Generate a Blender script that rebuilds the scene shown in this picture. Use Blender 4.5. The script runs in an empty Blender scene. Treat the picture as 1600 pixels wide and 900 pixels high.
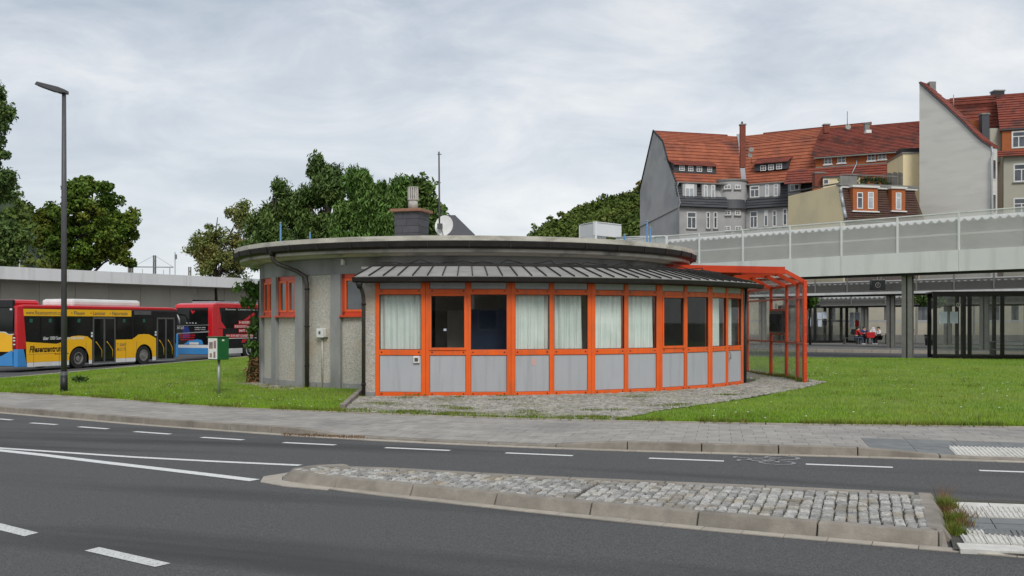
import bpy, bmesh, math, random
import numpy as np
from mathutils import Vector, Matrix
random.seed(7); rng = np.random.default_rng(7)
S = bpy.context.scene; COL = S.collection
R = math.radians
# ------------------------------------------------------------ camera, world, sun, exposure
cam_d = bpy.data.cameras.new('camera'); cam = bpy.data.objects.new('camera', cam_d); COL.objects.link(cam)
cam.location = (0, 0, 1.65); cam.rotation_euler = (R(90), 0, 0)
cam_d.lens = 35; cam_d.sensor_width = 36; cam_d.shift_y = .0325; cam_d.clip_start = .1; cam_d.clip_end = 5000
S.camera = cam
S.view_settings.view_transform = 'Standard'; S.view_settings.look = 'None'; S.view_settings.exposure = 0.38; S.view_settings.gamma = 1
SUN_EL, SUN_AZ = 44, 168
W = bpy.data.worlds.new("World"); S.world = W; W.use_nodes = True
def build_world():
    nt = W.node_tree; nt.nodes.clear(); N = nt.nodes.new; L = nt.links.new
    out = N('ShaderNodeOutputWorld'); mix = N('ShaderNodeMixShader'); b1 = N('ShaderNodeBackground'); b2 = N('ShaderNodeBackground')
    sky = N('ShaderNodeTexSky'); sky.sky_type = 'NISHITA'; sky.sun_disc = False
    sky.sun_elevation = R(SUN_EL); sky.sun_rotation = R(SUN_AZ)
    L(sky.outputs[0], b1.inputs[0]); b1.inputs[1].default_value = .1
    tc = N('ShaderNodeTexCoord'); sep = N('ShaderNodeSeparateXYZ'); L(tc.outputs['Generated'], sep.inputs[0])
    # project the view direction onto a flat cloud layer so the bands compress towards the horizon
    zz = N('ShaderNodeMath'); zz.operation = 'MAXIMUM'; L(sep.outputs[2], zz.inputs[0]); zz.inputs[1].default_value = 0.0
    za = N('ShaderNodeMath'); za.operation = 'ADD'; L(zz.outputs[0], za.inputs[0]); za.inputs[1].default_value = .24
    dx = N('ShaderNodeMath'); dx.operation = 'DIVIDE'; L(sep.outputs[0], dx.inputs[0]); L(za.outputs[0], dx.inputs[1])
    dy = N('ShaderNodeMath'); dy.operation = 'DIVIDE'; L(sep.outputs[1], dy.inputs[0]); L(za.outputs[0], dy.inputs[1])
    cb = N('ShaderNodeCombineXYZ'); L(dx.outputs[0], cb.inputs[0]); L(dy.outputs[0], cb.inputs[1])
    mp = N('ShaderNodeMapping'); mp.inputs['Scale'].default_value = (.72, .9, 1); mp.inputs['Rotation'].default_value = (0, 0, R(14)); L(cb.outputs[0], mp.inputs[0])
    n1 = N('ShaderNodeTexNoise'); n1.inputs['Scale'].default_value = .75; n1.inputs['Detail'].default_value = 9; n1.inputs['Roughness'].default_value = .5; n1.inputs['Distortion'].default_value = .7
    L(mp.outputs[0], n1.inputs['Vector'])
    n2 = N('ShaderNodeTexNoise'); n2.inputs['Scale'].default_value = 3.2; n2.inputs['Detail'].default_value = 8; n2.inputs['Roughness'].default_value = .6; n2.inputs['Distortion'].default_value = .5; L(mp.outputs[0], n2.inputs['Vector'])
    mx = N('ShaderNodeMix'); mx.data_type = 'FLOAT'; mx.inputs[0].default_value = .38; L(n1.outputs[0], mx.inputs[2]); L(n2.outputs[0], mx.inputs[3])
    cr = N('ShaderNodeValToRGB'); e = cr.color_ramp; e.elements[0].position = .40; e.elements[0].color = (.32, .375, .445, 1); e.elements[1].position = .60; e.elements[1].color = (.70, .705, .71, 1)
    m = e.elements.new(.49); m.color = (.465, .505, .56, 1)
    L(mx.outputs[0], cr.inputs[0])
    # overcast skies brighten a little towards the horizon haze
    hz = N('ShaderNodeMapRange'); hz.inputs[1].default_value = 0; hz.inputs[2].default_value = .3; hz.inputs[3].default_value = .75; hz.inputs[4].default_value = 0; L(zz.outputs[0], hz.inputs[0])
    m2 = N('ShaderNodeMix'); m2.data_type = 'RGBA'; L(hz.outputs[0], m2.inputs[0]); L(cr.outputs[0], m2.inputs[6]); m2.inputs[7].default_value = (.69, .715, .73, 1)
    L(m2.outputs[2], b2.inputs[0]); b2.inputs[1].default_value = 1.0
    mix.inputs[0].default_value = .93; L(b1.outputs[0], mix.inputs[1]); L(b2.outputs[0], mix.inputs[2]); L(mix.outputs[0], out.inputs[0])
build_world()
sun_d = bpy.data.lights.new('sun', 'SUN'); sun_d.energy = 1.5; sun_d.angle = R(22); sun_d.color = (1, .97, .92)
sun = bpy.data.objects.new('sun', sun_d); COL.objects.link(sun)
sun.rotation_euler = (R(90 - SUN_EL), 0, R(180 - SUN_AZ))
FPX = 1555.6
# ------------------------------------------------------------ terrain
def g(x, y=0):
    t = x + 2
    if t >= 1.5: return 0.0
    if t > -1.5: return -.022 * (1.5 - t) ** 2 / 6
    return .022 * max(t, -45)
def G(px, py, h=0.0):
    """point of the ground (raised by h) that the photograph shows at px, py"""
    y = 20.0
    for i in range(60): y = .5 * y + .5 * (1.65 - g((px - 800) / FPX * y) - h) * FPX / (py - 502)
    return ((px - 800) / FPX * y, y)
def AT(px, py, Y): return Vector(((px - 800) / FPX * Y, Y, 1.65 + (502 - py) / FPX * Y))
def HIT(px, py, p, n):
    d = Vector(((px - 800) / FPX, 1, (502 - py) / FPX)); c = Vector((0, 0, 1.65))
    return c + d * ((Vector(p) - c).dot(n) / d.dot(n))
# ------------------------------------------------------------ materials
def rgb(c): return (c[0], c[1], c[2], 1)
def srgb(r, gg, b):
    f = lambda v: ((v / 255 + .055) / 1.055) ** 2.4 if v > 10 else v / 255 / 12.92
    return (f(r), f(gg), f(b))
def mat(name, c1, c2=None, scale=3, rough=.8, bump=0, bscale=40, rnd=0, metal=0, stretch=None, spec=.5, c3=None, s3=.6, coat=0, thr=None, st3=None, rot3=0):
    m = bpy.data.materials.new(name); m.use_nodes = True; nt = m.node_tree; N = nt.nodes.new; L = nt.links.new
    b = nt.nodes['Principled BSDF']; b.inputs['Roughness'].default_value = rough; b.inputs['Metallic'].default_value = metal
    b.inputs['Specular IOR Level'].default_value = spec; b.inputs['Coat Weight'].default_value = coat
    tc = N('ShaderNodeTexCoord'); vec = tc.outputs['Object']
    if stretch:
        mp = N('ShaderNodeMapping'); mp.inputs['Scale'].default_value = stretch; L(vec, mp.inputs[0]); vec = mp.outputs[0]
    if c2 is None: c2 = tuple(v * .82 for v in c1)
    n = N('ShaderNodeTexNoise'); n.inputs['Scale'].default_value = scale; n.inputs['Detail'].default_value = 6; n.inputs['Roughness'].default_value = .6; L(vec, n.inputs['Vector'])
    cr = N('ShaderNodeMapRange'); lo, hi = thr or (.33, .67); cr.inputs[1].default_value = lo; cr.inputs[2].default_value = hi; L(n.outputs[0], cr.inputs[0])
    mx = N('ShaderNodeMix'); mx.data_type = 'RGBA'; L(cr.outputs[0], mx.inputs[0]); mx.inputs[6].default_value = rgb(c1); mx.inputs[7].default_value = rgb(c2)
    col = mx.outputs[2]
    if c3:
        n3 = N('ShaderNodeTexNoise'); n3.inputs['Scale'].default_value = s3; n3.inputs['Detail'].default_value = 4; v3 = vec
        if st3:
            mr_ = N('ShaderNodeMapping'); mr_.inputs['Rotation'].default_value = (0, 0, R(rot3)); L(tc.outputs['Object'], mr_.inputs[0]); mp3 = N('ShaderNodeMapping'); mp3.inputs['Scale'].default_value = st3; L(mr_.outputs[0], mp3.inputs[0]); v3 = mp3.outputs[0]
        L(v3, n3.inputs['Vector'])
        r3 = N('ShaderNodeMapRange'); r3.inputs[1].default_value = .5; r3.inputs[2].default_value = .72; L(n3.outputs[0], r3.inputs[0])
        m3 = N('ShaderNodeMix'); m3.data_type = 'RGBA'; L(r3.outputs[0], m3.inputs[0]); L(col, m3.inputs[6]); m3.inputs[7].default_value = rgb(c3); col = m3.outputs[2]
    if rnd:
        ge = N('ShaderNodeNewGeometry'); oi = N('ShaderNodeObjectInfo'); ad = N('ShaderNodeMath'); ad.operation = 'ADD'
        L(ge.outputs['Random Per Island'], ad.inputs[0]); L(oi.outputs['Random'], ad.inputs[1])
        fr = N('ShaderNodeMath'); fr.operation = 'FRACT'; L(ad.outputs[0], fr.inputs[0])
        mr = N('ShaderNodeMapRange'); mr.inputs[3].default_value = 1 - rnd; mr.inputs[4].default_value = 1 + rnd; L(fr.outputs[0], mr.inputs[0])
        hs = N('ShaderNodeHueSaturation'); L(mr.outputs[0], hs.inputs['Value']); L(col, hs.inputs['Color']); col = hs.outputs[0]
    L(col, b.inputs['Base Color'])
    if bump:
        nb = N('ShaderNodeTexNoise'); nb.inputs['Scale'].default_value = bscale; nb.inputs['Detail'].default_value = 5; L(vec, nb.inputs['Vector'])
        bp = N('ShaderNodeBump'); bp.inputs['Strength'].default_value = bump; bp.inputs['Distance'].default_value = .02; L(nb.outputs[0], bp.inputs['Height']); L(bp.outputs[0], b.inputs['Normal'])
    return m
def glass(name, tint=(.8, .85, .85), ior=1.5, dirt=0.0, dcol=(.5, .5, .5)):
    m = bpy.data.materials.new(name); m.use_nodes = True; nt = m.node_tree; nt.nodes.clear(); N = nt.nodes.new; L = nt.links.new
    o = N('ShaderNodeOutputMaterial'); f = N('ShaderNodeFresnel'); ge = N('ShaderNodeNewGeometry'); im = N('ShaderNodeMix'); im.data_type = 'FLOAT'; im.inputs[2].default_value = ior; im.inputs[3].default_value = 1 / ior; L(ge.outputs['Backfacing'], im.inputs[0]); L(im.outputs[0], f.inputs[0])
    t = N('ShaderNodeBsdfTransparent'); t.inputs[0].default_value = rgb(tint); gl = N('ShaderNodeBsdfGlossy'); gl.inputs['Roughness'].default_value = .02
    mx = N('ShaderNodeMixShader'); L(f.outputs[0], mx.inputs[0]); L(t.outputs[0], mx.inputs[1]); L(gl.outputs[0], mx.inputs[2]); res = mx.outputs[0]
    if dirt:
        d = N('ShaderNodeBsdfDiffuse'); d.inputs[0].default_value = rgb(dcol); n = N('ShaderNodeTexNoise'); n.inputs['Scale'].default_value = 2.2; n.inputs['Detail'].default_value = 5
        tc = N('ShaderNodeTexCoord'); L(tc.outputs['Object'], n.inputs['Vector'])
        mr = N('ShaderNodeMapRange'); mr.inputs[1].default_value = .3; mr.inputs[2].default_value = .75; mr.inputs[3].default_value = dirt * .3; mr.inputs[4].default_value = dirt * 1.5; L(n.outputs[0], mr.inputs[0])
        m2 = N('ShaderNodeMixShader'); L(mr.outputs[0], m2.inputs[0]); L(res, m2.inputs[1]); L(d.outputs[0], m2.inputs[2]); res = m2.outputs[0]
    L(res, o.inputs[0]); return m
def mesh_mat(name, col, cover):
    m = bpy.data.materials.new(name); m.use_nodes = True; nt = m.node_tree; N = nt.nodes.new; L = nt.links.new
    b = nt.nodes['Principled BSDF']; b.inputs['Base Color'].default_value = rgb(col); b.inputs['Roughness'].default_value = .5; b.inputs['Metallic'].default_value = .2
    tc = N('ShaderNodeTexCoord'); n = N('ShaderNodeTexNoise'); n.inputs['Scale'].default_value = .8; L(tc.outputs['Object'], n.inputs['Vector'])
    wv = N('ShaderNodeTexWave'); wv.bands_direction = 'Z'; wv.inputs['Scale'].default_value = 6.5; wv.inputs['Distortion'].default_value = .3; L(tc.outputs['Object'], wv.inputs['Vector'])
    ma = N('ShaderNodeMath'); ma.operation = 'MULTIPLY_ADD'; L(wv.outputs[1], ma.inputs[0]); ma.inputs[1].default_value = .14; ma.inputs[2].default_value = cover - .17
    mb = N('ShaderNodeMath'); mb.operation = 'MULTIPLY_ADD'; L(n.outputs[0], mb.inputs[0]); mb.inputs[1].default_value = .2; L(ma.outputs[0], mb.inputs[2])
    L(mb.outputs[0], b.inputs['Alpha']); return m
M = {}
M['asphalt'] = mat('asphalt', (.052, .052, .053), (.150, .148, .146), scale=70, rough=.88, bump=.9, bscale=70, c3=(.052, .052, .052), s3=1.0, spec=.3, st3=(.10, 1.1, 1), rot3=22)
M['ground'] = mat('ground', (.07, .09, .04), (.05, .06, .04), scale=.05, rough=1)
M['soil'] = mat('soil', (.10, .09, .06), (.06, .07, .03), scale=8, rough=1, bump=.5)
M['paver'] = mat('paver', (.36, .335, .30), (.28, .262, .24), scale=4, rough=.9, bump=.25, bscale=60, rnd=.10, c3=(.24, .225, .21), s3=.5)
M['paver_dark'] = mat('paver_dark', (.20, .205, .20), (.15, .155, .155), scale=6, rough=.85, bump=.2, rnd=.08)
M['kerb'] = mat('kerb', (.30, .27, .225), (.22, .195, .165), scale=7, rough=.9, bump=.3, bscale=50, rnd=.09, c3=(.17, .15, .125), s3=2)
M['gutter'] = mat('gutter', (.42, .375, .31), (.33, .295, .25), scale=8, rough=.9, bump=.25, rnd=.08)
M['tactile'] = mat('tactile', (.66, .64, .59), (.52, .50, .46), scale=9, rough=.8, bump=.2, rnd=.05)
M['joint'] = mat('joint', (.085, .078, .062), (.05, .047, .038), scale=12, rough=1, bump=.3)
M['cobble'] = mat('cobble', (.50, .485, .45), (.24, .235, .225), scale=22, rough=.75, bump=1, bscale=55, rnd=.36, c3=(.34, .29, .21), s3=3)
M['cobble2'] = mat('cobble2', (.42, .395, .345), (.26, .245, .215), scale=22, rough=.8, bump=.7, bscale=60, rnd=.26, c3=(.22, .22, .13), s3=.9)
M['marking'] = mat('marking', (.72, .72, .70), (.36, .36, .355), scale=38, rough=.8, bump=.2, thr=(.46, .78))
M['marking_worn'] = mat('marking_worn', (.62, .62, .60), (.22, .22, .22), scale=60, rough=.85, thr=(.48, .68))
M['lawn'] = mat('lawn', (.11, .19, .014), (.17, .26, .022), scale=1.3, rough=1, bump=1, bscale=25, c3=(.17, .21, .035), s3=.35)
M['grass'] = mat('grass', (.125, .235, .013), (.215, .335, .024), scale=.45, rough=.8, rnd=.35, spec=.2, c3=(.30, .33, .06), s3=.22)
M['weed'] = mat('weed', (.10, .17, .02), (.20, .20, .04), scale=6, rough=.8, rnd=.35, spec=.2)
M['weed_dry'] = mat('weed_dry', (.22, .12, .04), (.12, .06, .03), scale=9, rough=.9, rnd=.3)
M['orange'] = mat('orange', (.88, .135, .010), (.80, .105, .010), scale=2.5, rough=.45, rnd=.05, bump=.05, bscale=20, c3=(.60, .12, .03), s3=2.2, st3=(4, 4, .5))
M['red'] = mat('red', (.66, .062, .010), (.56, .050, .010), scale=2, rough=.38, rnd=.05, c3=(.42, .035, .012), s3=1.2)
M['panel'] = mat('panel', (.44, .455, .475), (.41, .425, .445), scale=1.3, rough=.5, rnd=.05, c3=(.37, .38, .395), s3=1.6, st3=(5, 5, .45))
M['gasket'] = mat('gasket', (.02, .02, .02), rough=.7)
M['concrete'] = mat('concrete', (.60, .57, .49), (.46, .44, .38), scale=2.2, rough=.9, bump=.25, c3=(.28, .265, .225), s3=1.5, stretch=(1, 1, 3))
M['soffit'] = mat('soffit', (.52, .49, .43), (.43, .41, .36), scale=1.5, rough=.9, bump=.15, c3=(.20, .195, .18), s3=2)
M['wallgrey'] = mat('wallgrey', (.31, .31, .305), (.26, .26, .257), scale=2, rough=.9, bump=.2, c3=(.145, .145, .145), s3=1.1, stretch=(1, 1, .5))
M['roughcast'] = mat('roughcast', (.58, .55, .49), (.38, .355, .32), scale=20, rough=1, bump=1, bscale=30, c3=(.47, .40, .30), s3=1.2)
M['roofmetal'] = mat('roofmetal', (.29, .28, .255), (.24, .232, .213), scale=2, rough=.55, metal=.0, c3=(.20, .19, .175), s3=3, rnd=.07)
M['darkmetal'] = mat('darkmetal', (.016, .015, .014), (.028, .025, .022), scale=5, rough=.6, spec=.25)
M['pipe'] = mat('pipe', (.040, .034, .030), (.06, .05, .042), scale=6, rough=.45)
M['curtain'] = mat('curtain', (.84, .87, .84), (.70, .75, .72), scale=1.4, rough=.95, rnd=.09)
M['inwall'] = mat('inwall', (.78, .75, .67), rough=.9)
M['infloor'] = mat('infloor', (.34, .30, .25), rough=.6)
M['blue'] = mat('blue', (.010, .024, .065), (.008, .016, .045), scale=3, rough=.7)
M['winglass'] = glass('winglass', (.88, .92, .90), 1.5)
M['shelterglass'] = glass('shelterglass', (.93, .96, .95), 1.38, dirt=.30, dcol=(.78, .80, .78))
M['clearglass'] = glass('clearglass', (.80, .83, .82), 1.45, dirt=.07, dcol=(.5, .5, .48))
M['white'] = mat('white', (.74, .75, .76), (.69, .70, .71), scale=.6, rough=.5, rnd=.02)
M['whitepaint'] = mat('whitepaint', (.78, .78, .77), rough=.5)
M['fascia'] = mat('fascia', (.72, .72, .71), (.66, .665, .66), scale=.5, rough=.5, rnd=.03, c3=(.56, .56, .55), s3=.9, st3=(2.5, 2.5, .18))
M['shedwall'] = mat('shedwall', (.56, .53, .45), (.48, .455, .39), scale=.8, rough=.9, rnd=.06, bump=.1)
M['dark'] = mat('dark', (.012, .012, .013), (.02, .02, .02), scale=2, rough=.5)
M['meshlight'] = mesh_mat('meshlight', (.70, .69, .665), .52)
M['meshshade'] = mesh_mat('meshshade', (.17, .165, .155), .55)  # panels of the rear canopies: shade between the roofs put into the colour
M['corr'] = mat('corr', (.75, .76, .76), (.66, .67, .67), scale=1, rough=.5)
M['steel'] = mat('steel', (.24, .235, .215), (.19, .185, .17), scale=3, rough=.5, metal=.3)
M['galv'] = mat('galv', (.42, .43, .44), (.34, .35, .36), scale=9, rough=.5, metal=.5)
M['post'] = mat('post', (.085, .083, .088), (.065, .064, .068), scale=3, rough=.5)
M['slate'] = mat('slate', (.055, .058, .065), (.040, .042, .048), scale=9, rough=.6, rnd=.22, bump=.2)
M['flue'] = mat('flue', (.52, .50, .46), (.36, .34, .31), scale=9, rough=.8)
M['rust'] = mat('rust', (.30, .15, .09), (.22, .12, .08), scale=9, rough=.9)
M['tile'] = mat('tile', (.38, .115, .055), (.29, .085, .045), scale=1.2, rough=.85, rnd=.10, c3=(.16, .055, .04), s3=.35, bump=.3, bscale=9)
M['tile_old'] = mat('tile_old', (.25, .055, .032), (.18, .05, .035), scale=2.2, rough=.9, rnd=.14, c3=(.075, .035, .03), s3=.8, bump=.3, bscale=9)
M['plaster'] = mat('plaster', (.42, .415, .41), (.37, .367, .362), scale=.5, rough=.95, bump=.1, c3=(.28, .28, .285), s3=.3)
M['plaster_lt'] = mat('plaster_lt', (.64, .625, .58), (.58, .565, .525), scale=.35, rough=.95, c3=(.53, .515, .48), s3=.5, stretch=(.6, .6, 3), bump=.15, bscale=5)
M['cream'] = mat('cream', (.78, .66, .41), (.73, .615, .385), scale=.4, rough=.95, c3=(.66, .56, .37), s3=.4)
M['beige'] = mat('beige', (.44, .43, .35), (.39, .38, .31), scale=.4, rough=.95, rnd=.0)
M['tilehang'] = mat('tilehang', (.42, .12, .035), (.34, .10, .03), scale=5, rough=.8, rnd=.1, bump=.3, bscale=12)
M['mansard'] = mat('mansard', (.085, .035, .026), (.065, .032, .024), scale=3, rough=.8, rnd=.15, c3=(.08, .07, .025), s3=.8)
M['pane'] = mat('pane', (.03, .035, .04), (.10, .11, .12), scale=1.1, rough=.06, spec=.8)
M['pane_lt'] = mat('pane_lt', (.45, .48, .50), (.30, .32, .34), scale=1.5, rough=.1, spec=.8)
M['brick'] = mat('brick', (.25, .07, .04), (.17, .05, .035), scale=5, rough=.9)
M['wood'] = mat('wood', (.15, .14, .12), (.09, .085, .075), scale=6, rough=.95, rnd=.25, stretch=(6, 6, 1))
M['bark'] = mat('bark', (.075, .06, .045), (.045, .036, .028), scale=8, rough=1, bump=.6)
M['bluepole'] = mat('bluepole', (.10, .24, .45), rough=.5)
M['busred'] = mat('busred', (.62, .012, .020), (.58, .012, .02), scale=2, rough=.28, coat=.4)
M['busyellow'] = mat('busyellow', (.93, .50, .012), (.88, .46, .012), scale=2, rough=.35)
M['busblue'] = mat('busblue', (.05, .27, .62), (.05, .25, .58), scale=2, rough=.35)
M['busblack'] = mat('busblack', (.008, .008, .009), rough=.22, spec=.5)
M['busglass'] = mat('busglass', (.006, .007, .007), (.014, .016, .015), scale=1.1, rough=.06, spec=.35, stretch=(.7, 1, 1.6))
M['busgrey'] = mat('busgrey', (.10, .10, .10), rough=.4)
M['buswhite'] = mat('buswhite', (.78, .78, .76), (.66, .66, .65), scale=1, rough=.35)
M['tyre'] = mat('tyre', (.014, .014, .014), (.025, .024, .022), scale=8, rough=.9)
M['rim'] = mat('rim', (.34, .33, .31), (.2, .19, .17), scale=12, rough=.5, metal=.4)
M['tail'] = mat('tail', (.20, .008, .010), rough=.2)
M['yellowrail'] = mat('yellowrail', (.75, .42, .02), rough=.4)
M['green'] = mat('green', (.012, .14, .035), (.010, .11, .03), scale=3, rough=.45)
M['poster'] = mat('poster', (.78, .77, .74), (.70, .69, .66), scale=3, rough=.6)
M['poster2'] = mat('poster2', (.10, .13, .20), (.45, .25, .16), scale=6, rough=.6)
M['paper'] = mat('paper', (.50, .56, .64), (.40, .46, .55), scale=6, rough=.7)
M['skin'] = mat('skin', (.52, .31, .22), rough=.6)
M['hair'] = mat('hair', (.018, .012, .010), rough=.6)
M['jeans'] = mat('jeans', (.05, .08, .13), rough=.9)
M['paleblue'] = mat('paleblue', (.30, .40, .50), rough=.9)
M['clothred'] = mat('clothred', (.50, .015, .02), rough=.9)
M['clothwhite'] = mat('clothwhite', (.72, .72, .72), rough=.9)
M['clothblue'] = mat('clothblue', (.02, .035, .13), rough=.9)
M['clothblack'] = mat('clothblack', (.012, .012, .014), rough=.9)
M['shoe'] = mat('shoe', (.5, .5, .5), rough=.8)
M['stone'] = mat('stone', (.30, .27, .22), (.2, .17, .14), scale=9, rough=.95, rnd=.3)
def leafmat(name, a, b, c): return mat(name, a, b, scale=.55, rough=.65, rnd=.38, spec=.25, c3=c, s3=.32)
M['leaf_dark'] = leafmat('leaf_dark', (.062, .112, .026), (.095, .155, .040), (.13, .18, .04))
M['leaf_maple'] = leafmat('leaf_maple', (.065, .12, .014), (.105, .17, .016), (.17, .17, .02))
M['leaf_willow'] = leafmat('leaf_willow', (.075, .155, .028), (.11, .20, .042), (.15, .23, .06))
M['leaf_pale'] = leafmat('leaf_pale', (.11, .16, .04), (.17, .19, .05), (.30, .23, .07))
M['leaf_hill'] = mat('leaf_hill', (.060, .098, .024), (.11, .15, .03), scale=.05, rough=.8, rnd=.3, spec=.1, c3=(.17, .15, .035), s3=.03)
M['hillground'] = mat('hillground', (.03, .045, .02), (.04, .06, .02), scale=.05, rough=1)
# ------------------------------------------------------------ mesh builder and object helpers
class MB:
    def __init__(s): s.v = []; s.f = []; s.sm = []
    def add(s, vs, fs, smooth=False):
        o = len(s.v); s.v += [tuple(p) for p in vs]; s.f += [tuple(i + o for i in f) for f in fs]; s.sm += [smooth] * len(fs); return s
    def hexa(s, p):  # 8 points: bottom 4 ccw, top 4 ccw
        return s.add(p, [(3, 2, 1, 0), (4, 5, 6, 7), (0, 1, 5, 4), (1, 2, 6, 5), (2, 3, 7, 6), (3, 0, 4, 7)])
    def box(s, x0, x1, y0, y1, z0, z1): return s.hexa([(x0, y0, z0), (x1, y0, z0), (x1, y1, z0), (x0, y1, z0), (x0, y0, z1), (x1, y0, z1), (x1, y1, z1), (x0, y1, z1)])
    def fbox(s, O, u, n, u0, u1, n0, n1, z0, z1):
        """box in a frame: u along the wall, n outward, z up"""
        q = lambda a, b, c: (O[0] + u[0] * a + n[0] * b, O[1] + u[1] * a + n[1] * b, (O[2] if len(O) > 2 else 0) + c)
        return s.hexa([q(u0, n1, z0), q(u1, n1, z0), q(u1, n0, z0), q(u0, n0, z0), q(u0, n1, z1), q(u1, n1, z1), q(u1, n0, z1), q(u0, n0, z1)])
    def quad(s, a, b, c, d): return s.add([a, b, c, d], [(0, 1, 2, 3)])
    def poly(s, pts): return s.add(pts, [tuple(range(len(pts)))])
    def prism(s, pts, off):
        n = len(pts); o = Vector(off); a = [Vector(p) for p in pts]
        return s.add(a + [p + o for p in a], [tuple(range(n))[::-1], tuple(range(n, 2 * n))] + [(i, (i + 1) % n, n + (i + 1) % n, n + i) for i in range(n)])
    def tube(s, pts, r, seg=8, cap=True):
        pts = [Vector(p) for p in pts]; rs = r if isinstance(r, (list, tuple)) else [r] * len(pts); vs = []; a = None
        for i, p in enumerate(pts):
            d = (pts[min(i + 1, len(pts) - 1)] - pts[max(i - 1, 0)]).normalized()
            if a is None or abs(a.dot(d)) > .95: a = Vector((0, 0, 1)) if abs(d.z) < .9 else Vector((1, 0, 0))
            x = a.cross(d).normalized(); y = d.cross(x); a = y
            for k in range(seg): t = 2 * math.pi * k / seg; vs.append(p + (x * math.cos(t) + y * math.sin(t)) * rs[i])
        fs = [(i * seg + k, i * seg + (k + 1) % seg, (i + 1) * seg + (k + 1) % seg, (i + 1) * seg + k) for i in range(len(pts) - 1) for k in range(seg)]
        s.add(vs, fs, True)
        if cap: n = len(s.v) - len(vs); s.f += [tuple(n + k for k in range(seg))[::-1], tuple(n + (len(pts) - 1) * seg + k for k in range(seg))]; s.sm += [False, False]
        return s
    def disc(s, c, ax, r0, r1, h0, h1, seg=20):
        """solid ring/drum around axis ax at c between radii r0..r1 and offsets h0..h1"""
        c = Vector(c); ax = Vector(ax).normalized(); a = Vector((0, 0, 1)) if abs(ax.z) < .9 else Vector((1, 0, 0)); x = a.cross(ax).normalized(); y = ax.cross(x); vs = []
        for k in range(seg):
            t = 2 * math.pi * k / seg; e = x * math.cos(t) + y * math.sin(t)
            vs += [c + e * r0 + ax * h0, c + e * r1 + ax * h0, c + e * r1 + ax * h1, c + e * r0 + ax * h1]
        fs = []
        for k in range(seg):
            a0 = 4 * k; b0 = 4 * ((k + 1) % seg)
            for j in range(4): fs.append((a0 + j, a0 + (j + 1) % 4, b0 + (j + 1) % 4, b0 + j))
        return s.add(vs, fs)
    def arc(s, prof, a0, a1, n, C=(0, 0), closed=True):
        """sweep a profile of (radius, z) round C; angles in degrees measured from -Y towards +X"""
        k = len(prof); vs = []
        for i in range(n + 1):
            t = R(a0 + (a1 - a0) * i / n)
            for r, z in prof: vs.append((C[0] + r * math.sin(t), C[1] - r * math.cos(t), z))
        m = k if closed else k - 1
        fs = [(i * k + j, i * k + (j + 1) % k, (i + 1) * k + (j + 1) % k, (i + 1) * k + j) for i in range(n) for j in range(m)]
        if closed and abs(a1 - a0) < 359: fs += [tuple(range(k))[::-1], tuple(n * k + j for j in range(k))]
        return s.add(vs, fs)
    def mesh(s, name, off=(0, 0, 0)):
        me = bpy.data.meshes.new(name); o = Vector(off)
        me.from_pydata([tuple(Vector(p) - o) for p in s.v], [], s.f)
        me.polygons.foreach_set('use_smooth', s.sm); me.validate()
        bm = bmesh.new(); bm.from_mesh(me); bmesh.ops.recalc_face_normals(bm, faces=bm.faces); bm.to_mesh(me); bm.free(); return me
    def build(s, name, m, parent=None, bevel=0, **kw):
        """vertices are world points; a child's mesh is shifted into its thing's frame"""
        off = parent.get('_o', (0, 0, 0)) if parent else kw.pop('org', (0, 0, 0))
        loc = Matrix(parent['_m']).inverted() if parent and '_m' in parent else None
        me = s.mesh(name, off)
        return place(name, me, m, parent, bevel, **(kw | ({'loc': off} if not parent else {})))
def place(name, me, m, parent=None, bevel=0, label=None, cat=None, group=None, kind=None, loc=(0, 0, 0), rz=0, rot=None):
    if isinstance(m, str): m = M[m]
    if m is not None and not me.materials: me.materials.append(m)
    o = bpy.data.objects.new(name, me); COL.objects.link(o); o.location = loc
    if rot: o.rotation_euler = rot
    elif rz: o.rotation_euler = (0, 0, rz)
    if parent: o.parent = parent; o['_o'] = tuple(parent.get('_o', (0, 0, 0)))
    else: o['_o'] = tuple(loc)
    if label: o['label'] = label
    if cat: o['category'] = cat
    if group: o['group'] = group
    if kind: o['kind'] = kind
    if bevel:
        b = o.modifiers.new('bevel', 'BEVEL'); b.width = bevel; b.segments = 2; b.limit_method = 'ANGLE'
    return o
def thing(name, label, cat, loc=(0, 0, 0), rz=0, group=None, local=False):
    """Empty at the thing's base. Parts are written in world points unless local=True (then in the thing's own frame)."""
    o = bpy.data.objects.new(name, None); COL.objects.link(o); o.location = loc; o.rotation_euler = (0, 0, rz); o.empty_display_size = .2
    o['label'] = label; o['category'] = cat
    if group: o['group'] = group
    o['_o'] = (0, 0, 0) if local else tuple(loc)
    return o
def np_mesh(name, V, F, m, smooth=False):
    me = bpy.data.meshes.new(name); k = F.shape[1]
    me.vertices.add(len(V)); me.vertices.foreach_set('co', V.astype(np.float32).ravel())
    me.loops.add(F.size); me.loops.foreach_set('vertex_index', F.astype(np.int32).ravel())
    me.polygons.add(len(F)); me.polygons.foreach_set('loop_start', np.arange(0, F.size, k, dtype=np.int32))
    me.update(calc_edges=True); me.materials.append(M[m]); return me
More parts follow.
